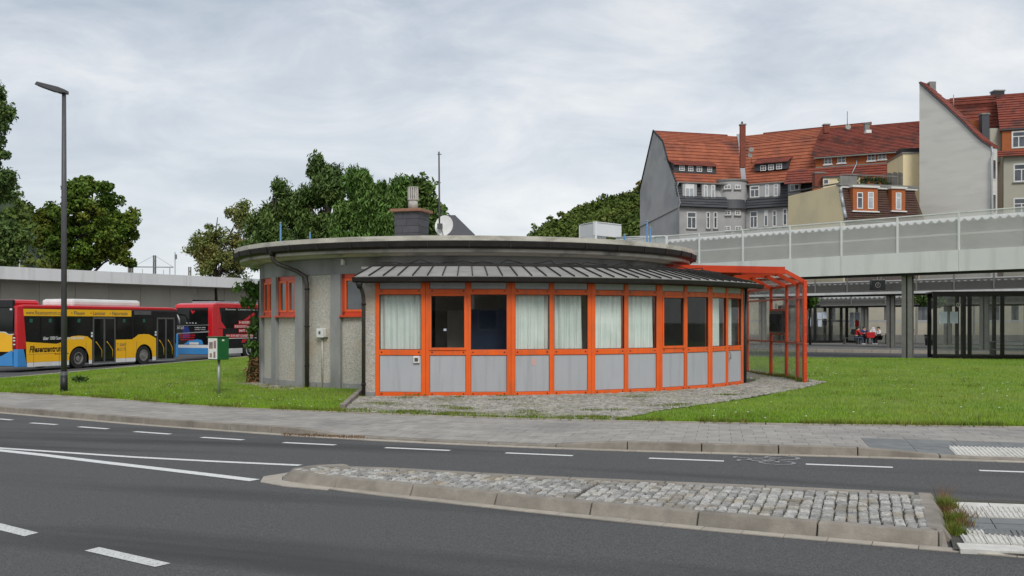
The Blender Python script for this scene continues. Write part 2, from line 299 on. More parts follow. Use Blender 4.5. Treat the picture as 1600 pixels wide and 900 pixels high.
def text_mesh(body, width, height, bold=0.0, shear=0.0):
    """lettering as flat mesh in the XZ plane, lower left corner at 0"""
    c = bpy.data.curves.new('lettering', 'FONT'); c.body = body; c.size = 1; c.offset = bold; c.shear = shear; c.resolution_u = 2
    o = bpy.data.objects.new('lettering', c); COL.objects.link(o); bpy.context.view_layer.update()
    me = bpy.data.meshes.new_from_object(o.evaluated_get(bpy.context.evaluated_depsgraph_get())); bpy.data.objects.remove(o); bpy.data.curves.remove(c)
    n = len(me.vertices); co = np.empty(n * 3); me.vertices.foreach_get('co', co); co = co.reshape(-1, 3)
    lo = co.min(0); hi = co.max(0); co = (co - lo) / np.maximum(hi - lo, 1e-6); V = np.zeros_like(co); V[:, 0] = co[:, 0] * width; V[:, 2] = co[:, 1] * height
    me.vertices.foreach_set('co', V.ravel()); me.update(); me.materials.clear(); return me
def copy_thing(o, loc=None, rz=None, label=None):
    c = o.copy(); COL.objects.link(c)
    if loc is not None: c.location = loc
    if rz is not None: c.rotation_euler = (0, 0, rz)
    if label: c['label'] = label
    def rec(a, b):
        for ch in list(a.children):
            if ch.name.startswith('_'): continue
            d = ch.copy(); COL.objects.link(d); d.parent = b; rec(ch, d)
    rec(o, c); return c
# ------------------------------------------------------------ paths of the street (world points, metres)
def smooth_path(P, h, ext0=12, ext1=14, step=.25, sig=4):
    W = np.array([G(px, py, h) for px, py in P])
    d0 = (W[0] - W[1]) / np.linalg.norm(W[0] - W[1]); d1 = (W[-1] - W[-2]) / np.linalg.norm(W[-1] - W[-2])
    W = np.vstack([W[0] + d0 * ext0, W, W[-1] + d1 * ext1])
    s = np.concatenate([[0], np.cumsum(np.linalg.norm(np.diff(W, axis=0), axis=1))])
    t = np.arange(0, s[-1], step); X = np.interp(t, s, W[:, 0]); Y = np.interp(t, s, W[:, 1])
    k = np.exp(-.5 * (np.arange(-10, 11) / sig) ** 2); k /= k.sum()
    xs = np.pad(X, 10, mode='reflect', reflect_type='odd'); ys = np.pad(Y, 10, mode='reflect', reflect_type='odd')
    return np.stack([np.convolve(xs, k, 'valid'), np.convolve(ys, k, 'valid')], 1)
class Path:
    def __init__(s, P):
        s.P = P; s.s = np.concatenate([[0], np.cumsum(np.linalg.norm(np.diff(P, axis=0), axis=1))]); s.L = s.s[-1]
    def at(s, t): return np.array([np.interp(t, s.s, s.P[:, 0]), np.interp(t, s.s, s.P[:, 1])])
    def nrm(s, t): a = s.at(max(t - .3, 0)); b = s.at(min(t + .3, s.L)); d = (b - a) / np.linalg.norm(b - a); return np.array([-d[1], d[0]])
    def yx(s, x): return float(np.interp(x, s.P[:, 0], s.P[:, 1]))
    def sx(s, x): return float(np.interp(x, s.P[:, 0], s.s))
    def off(s, t, d): return s.at(t) + s.nrm(t) * d
RD = -.11
K = Path(smooth_path([(0, 644), (242, 664.6), (451, 679), (520, 684.6), (755, 696), (952, 702.5), (1080, 707), (1285, 711), (1410, 715), (1600, 721)], RD))
GE = Path(smooth_path([(0, 613.8), (142, 620.9), (284, 633), (409, 640), (560, 645.7), (733, 653), (1080, 660.5), (1289, 664), (1600, 667.8)], 0, 7, 40))
# ------------------------------------------------------------ ground sheets
mb = MB(); mb.quad((-1500, -600, -1.4), (1500, -600, -1.4), (1500, 2500, -1.4), (-1500, 2500, -1.4)); mb.build('ground', 'ground', kind='structure')
def grid_sheet(name, xs, yf0, yf1, ny, zf, m):
    V = []; n = len(xs)
    for x in xs:
        a, b = yf0(x), yf1(x)
        for j in range(ny + 1): y = a + (b - a) * j / ny; V.append((x, y, zf(x, y)))
    F = [(i * (ny + 1) + j, (i + 1) * (ny + 1) + j, (i + 1) * (ny + 1) + j + 1, i * (ny + 1) + j + 1) for i in range(n - 1) for j in range(ny)]
    me = np_mesh(name, np.array(V), np.array(F), m); return place(name, me, m, kind='structure')
road = grid_sheet('road', np.linspace(-70, 70, 141), lambda x: -12, lambda x: 140, 20, lambda x, y: g(x) + RD, 'asphalt')
def marking(pix=None, pts=None, m='marking', parent=road, name='lane_marking', lift=.004):
    W = pts if pts else [G(px, py, RD) for px, py in pix]
    mb = MB(); mb.poly([(x, y, g(x) + RD + lift) for x, y in W]); return mb.build(name, m, parent)
def line_pts(P, w, h=RD):
    W = [np.array(G(px, py, h)) for px, py in P]; a = []; b = []
    for i, p in enumerate(W):
        d = W[min(i + 1, len(W) - 1)] - W[max(i - 1, 0)]; d /= np.linalg.norm(d); n = np.array([-d[1], d[0]]); a.append(tuple(p + n * w / 2)); b.append(tuple(p - n * w / 2))
    return a + b[::-1]
def strip(P, w, m='marking', name='lane_marking', lift=.004):
    q = line_pts(P, w); n = len(q) // 2; mb = MB()
    for i in range(n - 1): mb.poly([(x, y, g(x) + RD + lift) for x, y in (q[i], q[i + 1], q[2 * n - 2 - i], q[2 * n - 1 - i])])
    return mb.build(name, m, road)
for a, b in (((-30, 652.5), (19, 656.5)), ((48, 661), (89, 663.7)), ((123, 667), (169, 670.4)), ((210, 674.6), (266, 678.6)), ((315, 683.6), (380, 687.6)), ((443, 691.8), (524, 695.6)), ((602, 699.8), (703, 704.2)), ((790, 708), (895, 712.4)), ((1014, 716.3), (1131, 720.8)), ((1259, 725.6), (1395, 730.6)), ((1530, 735.5), (1690, 741))):
    strip([a, b], .10)
strip([(-60, 695.5), (0, 700.5), (210, 714.6), (340, 721.5), (469, 727.4)], .11)
strip([(-60, 698.5), (0, 704), (70, 711.5), (160, 722.5), (280, 736.5), (398, 750.8)], .15)
marking([(0, 829), (38, 838.5), (60, 833), (0, 818), (-40, 811), (-60, 815)], m='marking_worn'); marking([(132, 861), (242, 886.5), (267, 881), (155, 855.5)], m='marking_worn')
# bicycle symbol painted on the cycle lane
bc = np.array(G(1198, 718.5, RD)); bu = np.array([.955, -.297]); bn = np.array([.297, .955])
def bik(u, v): p = bc + bu * u + bn * v * .72; return (p[0], p[1], RD + .0045)
mb = MB()
def bseg(a, b, w=.055):
    a = np.array(a); b = np.array(b); d = (b - a) / np.linalg.norm(b - a); n = np.array([-d[1], d[0]]) * w / 2
    mb.quad(bik(*(a + n)), bik(*(b + n)), bik(*(b - n)), bik(*(a - n)))
def bring(cx, cy, r0, r1):
    for k in range(20):
        t0 = math.pi * k / 10; t1 = math.pi * (k + 1) / 10
        mb.quad(*[bik(cx + r * .85 * math.cos(t), cy + r * math.sin(t)) for r, t in ((r0, t0), (r1, t0), (r1, t1), (r0, t1))])
# bicycle lies with its wheels to the right, the handlebar towards the left
bring(.18, .33, .21, .27); bring(.14, -.33, .21, .27)
for a, b in (((.18, .33), (-.2, .1)), ((-.2, .1), (.13, -.03)), ((.13, -.03), (.14, -.33)), ((-.22, -.18), (.14, -.33)), ((-.22, -.18), (.13, -.03)), ((-.2, .1), (-.22, -.18)), ((-.2, .1), (-.4, .16)), ((-.4, .05), (-.4, .28)), ((-.22, -.18), (-.33, -.2)), ((-.33, -.1), (-.33, -.32))): bseg(a, b)
mb.build('bicycle_symbol', mat('marking_faint', (.34, .34, .335), (.12, .12, .12), scale=40, rough=.85, thr=(.42, .62)), road)
# ------------------------------------------------------------ pavement with pavers, kerb stones and gutter stones
xs_drop = [G(px, 690, RD)[0] for px in (453, 519, 851, 952, 1285, 1410)]
def kh(x):   # height of the kerb top above the pavement datum
    return float(np.interp(x, [-60, xs_drop[0], xs_drop[1], xs_drop[2], xs_drop[3], xs_drop[4], xs_drop[5], 60], [0, 0, -.085, -.085, 0, 0, -.085, -.085]))
def ph(p, t):  # pavement surface
    return g(p[0]) + kh(p[0]) * max(0, 1 - t / 1.3)
def width(s):
    p = K.at(s); n = K.nrm(s); lo, hi = 0, 12
    for _ in range(30):
        m = (lo + hi) / 2; q = p + n * m
        if q[1] < GE.yx(q[0]): lo = m
        else: hi = m
    return lo
KW = .15
ss = np.arange(.5, K.L - .5, .4); wd = np.array([width(s) for s in ss]); wfun = lambda s: float(np.interp(s, ss, wd))
mb = MB(); prev = None
for s in ss:
    n = K.nrm(s); p = K.at(s); w = wfun(s); row = []
    for t in (KW * .5, .5, .9, 1.4, 2.2, w):
        q = p + n * min(t, w); row.append((q[0], q[1], ph(q, min(t, w)) - .012))
    row.append((row[-1][0], row[-1][1], row[-1][2] - .3))
    if prev:
        for i in range(len(row) - 1): mb.quad(prev[i], row[i], row[i + 1], prev[i + 1])
    prev = row
pavement = mb.build('pavement', 'joint', kind='structure')
s_tac0, s_tac1 = K.sx(xs_drop[5]), K.sx(G(1700, 722, RD)[0])
dark0 = K.sx(G(1333, 690, 0)[0])
cells = []; PL, PW = .335, .262; j = 0; t = KW + .004
while t < 4.4:
    s = .6 + (PL / 2 if j % 2 else 0)
    while s < K.L - 1.0:
        w = wfun(s + PL / 2)
        if t < w - .07:
            t1 = min(t + PW - .006, w - .062)
            if t1 - t > .05:
                c = K.off(s + PL / 2, (t + t1) / 2)
                dk_ = t < KW + .004 + 4 * PW - .05
                if not (s + .08 > dark0 and dk_): cells.append((s, min(s + PL, dark0) - .006 if dk_ else s + PL - .006, t, t1, c))
        s += PL
    t += PW; j += 1
def cell_hexa(mb, s0, s1, t0, t1, lift=0, thick=.05, hf=ph):
    P = [K.off(s0, t0), K.off(s1, t0), K.off(s1, t1), K.off(s0, t1)]; T = (t0, t0, t1, t1); e = random.uniform(-.002, .003) + lift
    tp = [(p[0], p[1], hf(p, tt) + e) for p, tt in zip(P, T)]; mb.hexa([(x, y, z - thick) for x, y, z in tp] + tp)
vis = [c for c in cells if 1 < c[4][1] and abs(c[4][0] / c[4][1]) < .54]; vis.sort(key=lambda c: c[4][1])
near = set(id(c) for c in vis[:290]); rest = MB()
for c in cells:
    if id(c) in near: m = MB(); cell_hexa(m, *c[:4]); m.build('paver', 'paver', pavement)
    else: cell_hexa(rest, *c[:4])
rest.build('far_pavers', 'paver', pavement, kind='stuff')
# edging stones between pavement and lawn
s = 6.0
while s < K.L - 8:
    s1 = s + .98; w0, w1 = wfun(s), wfun(s1); m = MB()
    P = [K.off(s, w0 - .055), K.off(s1, w1 - .055), K.off(s1, w1), K.off(s, w0)]; tp = [(p[0], p[1], g(p[0]) + .02) for p in P]
    m.hexa([(x, y, z - .2) for x, y, z in tp] + tp); m.build('edging_stone', 'gutter', pavement); s += 1.0
def tactile_slab(mb, q, ribs=8, across=True, h=.012):
    """ribbed slab: q = four top corners ccw; ribs run from edge 0-1 to edge 3-2"""
    q = [Vector(p) for p in q]; dn = Vector((0, 0, .05)); mb.hexa([p - dn for p in q] + q)
    for i in range(ribs):
        a, b = (i + .22) / ribs, (i + .78) / ribs
        L0 = lambda f, e: (q[0].lerp(q[1], f) if e == 0 else q[3].lerp(q[2], f)) if across else (q[0].lerp(q[3], f) if e == 0 else q[1].lerp(q[2], f))
        A, B, C, D = L0(a, 0), L0(b, 0), L0(b, 1), L0(a, 1); up = Vector((0, 0, h))
        i1, i2 = A.lerp(B, .2) + up, B.lerp(A, .2) + up; o1, o2 = D.lerp(C, .2) + up, C.lerp(D, .2) + up
        mb.add([A, B, C, D, i1, i2, o2, o1], [(4, 5, 6, 7), (0, 1, 5, 4), (1, 2, 6, 5), (2, 3, 7, 6), (3, 0, 4, 7)])
# dark slabs and white ribbed slabs of the crossing on the far pavement
s = s_tac0 - .02; i = 0
while s < s_tac1:
    for k in range(2):
        t0 = KW + .004 + k * .30
        mbb = MB(); P = [K.off(s, t0), K.off(s + .575, t0), K.off(s + .575, t0 + .295), K.off(s, t0 + .295)]
        tactile_slab(mbb, [(p[0], p[1], ph(p, t0 + (.0 if a < 2 else .295)) + .002) for a, p in enumerate(P)], ribs=11); mbb.build('ribbed_slab', 'tactile', pavement)
    s += .582; i += 1
s = dark0
while s < s_tac1:
    k0 = 0 if s < s_tac0 - .05 else 2
    for k in range(k0, 4):
        t0 = KW + .004 + k * (.30 if k0 else .262); t1 = t0 + (.22 if k0 and k == 3 else .256 if not k0 else .295)
        m = MB(); cell_hexa(m, s, min(s + .574, s_tac0 - .03) if k < 2 and s < s_tac0 else s + .574, t0, min(t1, KW + 4 * PW - .01)); m.build('slab', 'paver_dark', pavement)
    s += .58
kerb = None
def kerb_run(path, s0, s1, L, top, name, m, parent, w=KW, slant=.012, bot=-.02, gap=.012):
    s = s0; out = []
    while s < s1 - .3:
        e = min(s + L, s1); a, b = s + gap / 2, e - gap / 2; mb = MB(); seg = 2; ring = []
        for k in range(seg + 1):
            t = a + (b - a) * k / seg; p0 = path.at(t); p1 = path.off(t, slant); p2 = path.off(t, w); gz = g(p0[0]); zt = top(p0[0])
            ring.append([(p0[0], p0[1], gz + RD + bot), (p1[0], p1[1], gz + zt), (p2[0], p2[1], gz + zt), (p2[0], p2[1], gz + RD + bot)])
        vs = sum(ring, []); fs = [(0, 1, 2, 3), tuple(seg * 4 + i for i in (3, 2, 1, 0))] + [(k * 4 + i, k * 4 + (i + 1) % 4, k * 4 + 4 + (i + 1) % 4, k * 4 + 4 + i) for k in range(seg) for i in range(4)]
        mb.add(vs, fs); mb.build(name, m, parent, bevel=.012); s = e
far_kerb = bpy.data.objects.new('kerb', None); COL.objects.link(far_kerb); far_kerb['kind'] = 'structure'; far_kerb['_o'] = (0, 0, 0)
kerb_run(K, 2, K.L - 6, 1.0, lambda x: kh(x) + .006, 'kerb_stone', 'kerb', far_kerb)
def gutter_run(path, s0, s1, w, L, parent, m='gutter', side=-1):
    s = s0
    while s < s1:
        a, b = s + .003, s + L - .003; P = [path.off(a, side * w), path.off(b, side * w), path.off(b, side * .002), path.off(a, side * .002)]
        tp = [(p[0], p[1], g(p[0]) + RD + .007 + random.uniform(0, .002)) for p in P]; mb = MB(); mb.hexa([(x, y, z - .05) for x, y, z in tp] + tp); mb.build('gutter_stone', m, parent); s += L
gutter_run(K, K.sx(-12.5), K.sx(7.5), .15, .5, far_kerb)
# ------------------------------------------------------------ traffic island
IN = Path(smooth_path([(520, 763), (706.7, 783), (849, 798.7), (1011, 814.7), (1202, 832.5), (1421, 851.5), (1491.6, 857.6)], RD, 0, 0, .1))
IF = Path(smooth_path([(500, 726.5), (640, 731), (804, 741.4), (1080, 753), (1434, 769)], 0, 0, .0, .1))
IG = Path(smooth_path([(450, 755.5), (560, 771.5), (820, 800.5), (1080, 827.8), (1491, 863.5), (1600, 872), (1750, 885)], RD, 0, 3, .1))
island = bpy.data.objects.new('traffic_island', None); COL.objects.link(island); island['kind'] = 'structure'; island['_o'] = (0, 0, 0)
def nearY(x): return IN.yx(x) if x > IN.P[0, 0] else np.interp(x, [-2.62, IN.P[0, 0]], [11.2, IN.P[0, 1]])
x_r = 3.30
tip = [(-2.12, 10.80), (-2.42, 11.02), (-2.60, 11.30), (-2.45, 11.55), (-2.1, 11.66)]
kerb_run(IN, .0, IN.sx(x_r + .02), 1.0, lambda x: 0, 'kerb_stone', 'kerb', island, slant=.07, w=.17)
# rounded tip stones
ipx = [IN.at(0)]; 
arc_pts = [tuple(IN.at(0)), (-2.30, 10.83), (-2.56, 11.08), (-2.62, 11.36), (-2.40, 11.58), (-2.05, 11.66)]
for i in range(len(arc_pts) - 1):
    a, b = Vector(arc_pts[i]), Vector(arc_pts[i + 1]); cc = Vector((-1.5, 11.15)); m = MB()
    ia, ib = a.lerp(cc, .12), b.lerp(cc, .12); ja, jb = a.lerp(cc, .30), b.lerp(cc, .30)
    m.hexa([(a.x, a.y, RD - .02), (b.x, b.y, RD - .02), (jb.x, jb.y, RD - .02), (ja.x, ja.y, RD - .02), (ia.x, ia.y, g(a.x)), (ib.x, ib.y, g(b.x)), (jb.x, jb.y, g(b.x)), (ja.x, ja.y, g(a.x))]); m.build('kerb_stone', 'kerb', island, bevel=.01)
gp = [(-1.93, 10.40), (-2.44, 10.68), (-2.78, 11.00), (-2.84, 11.38), (-2.56, 11.72), (-2.1, 11.82)]
for i in range(5):
    (a0, a1), (b0, b1), (c0, c1), (d0, d1) = gp[i], gp[i + 1], arc_pts[i + 1], arc_pts[i]; tp = [(a0, a1), (b0, b1), (c0, c1), (d0, d1)]; m = MB(); m.hexa([(x, y, g(x) + RD - .05) for x, y in tp] + [(x, y, g(x) + RD + .008) for x, y in tp]); m.build('gutter_stone', 'gutter', island)
# far side kerb and right-hand end
FK = Path(np.array([IF.at(t) for t in np.linspace(0, IF.L, 60)]))
s = 0
while s < FK.L - .3:
    e = min(s + 1, FK.L); m = MB(); P = [FK.off(s + .005, -.12), FK.off(e - .005, -.12), FK.off(e - .005, 0), FK.off(s + .005, 0)]
    m.hexa([(p[0], p[1], RD - .02) for p in P] + [(p[0], p[1], .0 + g(p[0])) for p in P]); m.build('kerb_stone', 'kerb', island, bevel=.01); s = e
eR = [G(1434, 769, 0), G(1455, 770, 0), G(1474, 825, 0), G(1449, 824, 0)]; eB = [G(1491, 857, RD), G(1462, 775, RD)]
m = MB(); a, b, c, d = eR; mid0 = ((a[0] + d[0]) / 2, (a[1] + d[1]) / 2); mid1 = ((b[0] + c[0]) / 2 + .01, (b[1] + c[1]) / 2)
for q0, q1, q2, q3 in (((mid0), (mid1), b, a), (d, c, mid1, mid0)):
    m = MB(); f = .012; m.hexa([(q0[0], q0[1], RD - .02), (q1[0] + .10, q1[1], RD - .02), (q2[0] + .08, q2[1], RD - .02), (q3[0], q3[1], RD - .02), (q0[0], q0[1] + f, 0), (q1[0], q1[1] + f, 0), (q2[0], q2[1], 0), (q3[0], q3[1], 0)]); m.build('kerb_stone', 'kerb', island, bevel=.01)
# last front stone sloping down to the crossing
m = MB(); p0 = IN.at(IN.sx(x_r + .03)); p1 = IN.at(IN.L); q0 = IN.off(IN.sx(x_r + .03), .07)
m.add([(p0[0], p0[1], RD - .02), (p1[0], p1[1], RD - .02), (p1[0] - .02, p1[1] + .14, RD - .02), (p0[0], p0[1] + .17, RD - .02), (q0[0], q0[1], 0), (c[0] - .01, c[1] - .02, 0), (c[0] - .01, c[1] + .03, 0), (p0[0], p0[1] + .17, 0)], [(0, 3, 2, 1), (4, 5, 6, 7), (0, 1, 5, 4), (1, 2, 6, 5), (2, 3, 7, 6), (3, 0, 4, 7)]); m.build('kerb_stone', 'kerb', island, bevel=.01)
gutter_run(IG, 0, IG.L - .5, -.0 + .13, .34, island, side=1)
# island bed and cobbles
def isl_front(x): return nearY(x) + .175
def isl_back(x): return IF.yx(x) if x > IF.P[0, 0] else float(np.interp(x, [-2.5, IF.P[0, 0]], [11.35, IF.P[0, 1]]))
mb = MB(); xs = np.linspace(-2.5, x_r + .6, 50); ff = lambda x: max(isl_front(x) - .05, 7.9 + (x - x_r) / .36 if x > x_r else 0)
isl_f0 = isl_front; isl_frontb = lambda x: min(ff(x), isl_back(x)) + .05
for a, b in zip(xs[:-1], xs[1:]): mb.quad((a, isl_frontb(a) - .05, -.03 + g(a)), (b, isl_frontb(b) - .05, -.03 + g(b)), (b, isl_back(b), -.03 + g(b)), (a, isl_back(a), -.03 + g(a)))
mb.build('joint_sand', 'joint', island)
def stone_hexa(mb, cx, cy, a, b, ang, z, top=.78, th=.06):
    """irregular dressed stone: slightly domed, corners jittered"""
    ca, sa = math.cos(ang), math.sin(ang); j = lambda s: random.uniform(-.09, .09) * s
    base = [(-a, -b), (a, -b), (a, b), (-a, b)]; lo = []; up = []; tilt = random.uniform(-.025, .025), random.uniform(-.025, .025)
    for x, y in base:
        x += j(a); y += j(b); lo.append((cx + x * ca - y * sa, cy + x * sa + y * ca, z - th))
    for x, y in base:
        x = x * top + j(a); y = y * top + j(b); up.append((cx + x * ca - y * sa, cy + x * sa + y * ca, z + x * tilt[0] + y * tilt[1]))
    sh = [(lo[i][0] * .35 + up[i][0] * .65 + (lo[i][0] - up[i][0]) * .45, lo[i][1] * .35 + up[i][1] * .65 + (lo[i][1] - up[i][1]) * .45, up[i][2] - .012) for i in range(4)]
    mb.add(lo + sh + up, [(8, 9, 10, 11)] + [(i, (i + 1) % 4, 4 + (i + 1) % 4, 4 + i) for i in range(4)] + [(4 + i, 4 + (i + 1) % 4, 8 + (i + 1) % 4, 8 + i) for i in range(4)])
stones = []; x = -3.3; col = 0
while x < x_r - .02:
    wd_ = random.uniform(.076, .100); f = isl_front(x + wd_ / 2) + .01; bk = 12; y = f; skew = .35
    while y < bk - .05:
        l = random.uniform(.085, .14); sx_ = x + wd_ / 2 + skew * (y - f) + random.uniform(-.006, .006) + .05 * math.sin(y * 3 + x * 1.2) * (x < .5); b_ = isl_back(sx_) - .125
        if y + l > b_: l = b_ - y; y += 10
        if l > .045 and y + l / 2 - 10 * (y > 15) > isl_front(sx_) and sx_ > -2.42: stones.append((sx_, y + l / 2 - 10 * (y > 15), wd_ / 2 - .001, l / 2 - .006))
        y += l
    x += wd_; col += 1
stones.sort(key=lambda q: q[1] * 1.0); rest = MB()
for i, (cx, cy, a, b) in enumerate(stones):
    ang = -.33 + random.gauss(0, .05) + (.25 * math.sin(cx * 2.2 + cy) if cx < -.5 else 0); z = g(cx) - .002 + random.uniform(-.004, .004)
    if i < 290: m = MB(); stone_hexa(m, cx, cy, a, b, ang, z); m.build('cobble', 'cobble', island)
    else: stone_hexa(rest, cx, cy, a, b, ang, z)
rest.build('small_cobbles', 'cobble', island, kind='stuff')
# crossing slabs right of the island
def isl_slab(px0, px1, y0a, y0b, y1a, y1b, name, m, ribs=0, across=True, z=RD + .035):
    q = [G(px0[0], y0a, z), G(px1[0], y0b, z), G(px1[1], y1b, z), G(px0[1], y1a, z)]; pts = [(p[0], p[1], z) for p in q]
    mb = MB()
    if ribs: tactile_slab(mb, pts, ribs=ribs, across=across, h=.010)
    else: mb.hexa([(x, y, zz - .05) for x, y, zz in pts] + pts)
    mb.build(name, m, island)
mbq = [G(1468, 783, RD), G(1900, 792, RD), G(1900, 895, RD), G(1490, 862, RD)]; mb = MB(); mb.poly([(p[0], p[1], RD + .02) for p in mbq]); mb.build('joint_sand', 'joint', island)
lx = lambda y: 1466 + (y - 782) * .42
def rowslabs(y0, y1, dy, starts, name, m, ribs=0):
    for a, b in zip(starts[:-1], starts[1:]):
        sl = (y1 - y0) * .62
        isl_slab((a + sl, a), (b + sl - 1.6, b - 1.6), y1 + (a - 1490) * dy, y1 + (b - 1490) * dy, y0 + (a - 1490) * dy, y0 + (b - 1490) * dy, name, m, ribs)
rowslabs(784, 789.5, .035, [1470, 1545, 1620, 1700], 'slab', 'tactile')
rowslabs(790, 797, .035, [1478, 1532, 1590, 1650, 1710], 'ribbed_slab', 'tactile', 7)
rowslabs(797.6, 806, .035, [1483, 1538, 1597, 1660, 1720], 'ribbed_slab', 'tactile', 7)
rowslabs(806.8, 815.5, .035, [1490, 1547, 1608, 1670, 1735], 'slab', 'paver_dark')
rowslabs(816.3, 826.5, .035, [1497, 1553, 1616, 1680, 1745], 'slab', 'paver_dark')
rowslabs(827.2, 834.5, .035, [1508, 1538, 1574, 1612, 1650, 1690], 'ribbed_slab', 'tactile', 4)
rowslabs(835.2, 847, .035, [1500, 1536, 1573, 1611, 1650, 1690], 'ribbed_slab', 'tactile', 4)
rowslabs(847.8, 857.5, .045, [1495, 1600, 1706], 'kerb_stone', 'tactile')
m = MB(); P = [G(px, py, RD + .05) for px, py in ((1538, 832), (1640, 838.5), (1636, 829), (1540, 824.5))]; m.hexa([(p[0], p[1], RD) for p in P] + [(p[0], p[1], RD + .045) for p in P]); m.build('drain_grate', 'paver_dark', island)
# ------------------------------------------------------------ lawn
BX = np.array([-18.3, -17.62, -17.09, -16.23, -15.17, -14.1, -10, -2, 5, 13.4, 22.2, 60]); BY = np.array([30, 34.3, 37.6, 43, 48.7, 54.2, 58, 58, 49, 45.3, 43.1, 33.8])
back = lambda x: float(np.interp(x, BX, BY))
def gez(x): return GE.yx(x)
from mathutils import noise as mnoise
def lawn_z(x, y): return g(x) + .012 + .025 * mnoise.noise(Vector((x * .5, y * .5, 0)))
lawn = grid_sheet('lawn', np.concatenate([np.linspace(-18.3, 14, 110), np.linspace(14.5, 60, 60)]), gez, back, 60, lawn_z, 'lawn')
# apron polygon
CX, CY = -1.36, 30.2; RF = 8.57
AP = [G(575, 606, 0), G(534, 641.5, 0)] + [(x, gez(x) + .02) for x in np.linspace(G(548, 643, 0)[0], G(960, 656, 0)[0], 12)] + [G(971, 655, 0), G(1040, 642, 0), G(1120, 631, 0), G(1200, 618, 0), G(1264, 606, 0), (8.35, 26.6), (8.15, 30), (8.0, 33.5), (4.6, 33.5)]
for a in range(60, -12, -4): AP.append((CX + (RF - .4) * math.sin(R(a)), CY - (RF - .4) * math.cos(R(a))))
def inpoly(x, y, P):
    c = False; n = len(P); j = n - 1
    for i in range(n):
        if (P[i][1] > y) != (P[j][1] > y) and x < (P[j][0] - P[i][0]) * (y - P[i][1]) / (P[j][1] - P[i][1]) + P[i][0]: c = not c
        j = i
    return c
mb = MB(); mb.poly([(x, y, g(x) + .022) for x, y in AP]); n = len(AP); 
me = mb.mesh('cobbled_apron'); bm = bmesh.new(); bm.from_mesh(me); bmesh.ops.triangulate(bm, faces=bm.faces); bm.to_mesh(me); bm.free()
apron = place('cobbled_apron', me, 'joint', kind='structure')
mb = MB(); ww = 1.3; s_ = .118; x0 = -5.2; ci = 0
while x0 < 9:
    k = 0
    for k in range(0, 170):
        yb = 14.4 + k * s_; nn = 11
        for q in range(nn):
            u = (q + .5 + (.5 if k % 2 else 0)) / nn * 2 - 1
            if u > 1: continue
            x = x0 + ww * (u + 1) / 2; y = yb + .42 * (1 - u * u) ; ang = -math.atan(.84 * u * 2 / ww * 1.0) * .9
            x += random.uniform(-.007, .007); y += random.uniform(-.007, .007)
            if inpoly(x, y, AP) and (x - CX) ** 2 + (y - CY) ** 2 > (RF + .02) ** 2 - 999 * (y > CY - 2): stone_hexa(mb, x, y, .050 * random.uniform(.82, 1.02), .048 * random.uniform(.85, 1.02), ang + random.gauss(0, .06), g(x) + .045 + random.uniform(-.007, .007), top=.76, th=.022)
    x0 += ww; ci += 1
mb.build('small_cobbles', 'cobble2', apron, kind='stuff')
# border stone at the left side of the apron
a, b = Vector((*G(577, 604, 0), 0)), Vector((*G(535, 642, 0), 0)); d = (b - a).normalized(); n = Vector((-d.y, d.x, 0)) * .05
for k in range(4):
    p, q = a.lerp(b, k / 4 + .005), a.lerp(b, (k + 1) / 4 - .005); m = MB(); m.hexa([tuple(v + Vector((0, 0, -.1))) for v in (p - n, q - n, q + n, p + n)] + [tuple(v + Vector((0, 0, .09))) for v in (p - n, q - n, q + n, p + n)]); m.build('edging_stone', 'kerb', apron)
# ------------------------------------------------------------ grass blades
def on_lawn(x, y):
    if y < gez(x) + .03 or y > back(x): return False
    if (x - CX) ** 2 + (y - CY) ** 2 < 6.15 ** 2: return False
    if inpoly(x, y, AP): return False
    return True
def blades(name, pts, h, w, m, parent=None, lean=.5, kindv='stuff', **kw):
    pts = np.array(pts); n = len(pts); az = rng.uniform(0, 2 * np.pi, n); hh = h * rng.uniform(.5, 1.3, n); wdh = w * rng.uniform(.6, 1.3, n)
    ln = rng.uniform(0, lean, n) * hh; la = rng.uniform(0, 2 * np.pi, n); V = np.zeros((n, 3, 3))
    V[:, 0] = pts; V[:, 1] = pts; V[:, 2] = pts
    V[:, 0, 0] -= np.cos(az) * wdh; V[:, 0, 1] -= np.sin(az) * wdh; V[:, 1, 0] += np.cos(az) * wdh; V[:, 1, 1] += np.sin(az) * wdh
    V[:, 2, 0] += np.cos(la) * ln; V[:, 2, 1] += np.sin(la) * ln; V[:, 2, 2] += hh
    me = np_mesh(name, V.reshape(-1, 3), np.arange(3 * n).reshape(-1, 3), m)
    return place(name, me, m, parent, kind=kindv, **kw)
pts = []; flowers = MB()
for _ in range(700):
    x = rng.uniform(-17, 24); y = gez(x) + (min(back(x), 44) - gez(x)) * rng.uniform(0, 1) ** 1.3
    if on_lawn(x, y) and mnoise.noise(Vector((x * .35, y * .35, 3))) > -.05: z = lawn_z(x, y) + rng.uniform(.035, .06); s_ = .012; flowers.quad((x - s_, y - s_, z), (x + s_, y - s_, z + .004), (x + s_, y + s_, z + .01), (x - s_, y + s_, z + .006))
flowers.build('daisies', 'whitepaint', None, kind='stuff', label='tiny white daisies scattered through the lawn grass', cat='flowers')
NB = 230000; xs_ = rng.uniform(-18, 34, NB * 2); u_ = rng.uniform(0, 1, NB * 2) ** 1.6; keep = 0
for x, u in zip(xs_, u_):
    if keep >= NB: break
    y0, y1 = gez(x), min(back(x), 60); y = y0 + (y1 - y0) * u
    if abs(x / y) > .56: continue
    if on_lawn(x, y): pts.append((x, y, lawn_z(x, y) - .005)); keep += 1
for k in range(9000):     # longer fringe along the pavement edge
    x = rng.uniform(-14, 9.5); y = gez(x) + abs(rng.normal(0, .05)) - .02
    if not inpoly(x, y, AP): pts.append((x, y, g(x) + .01))
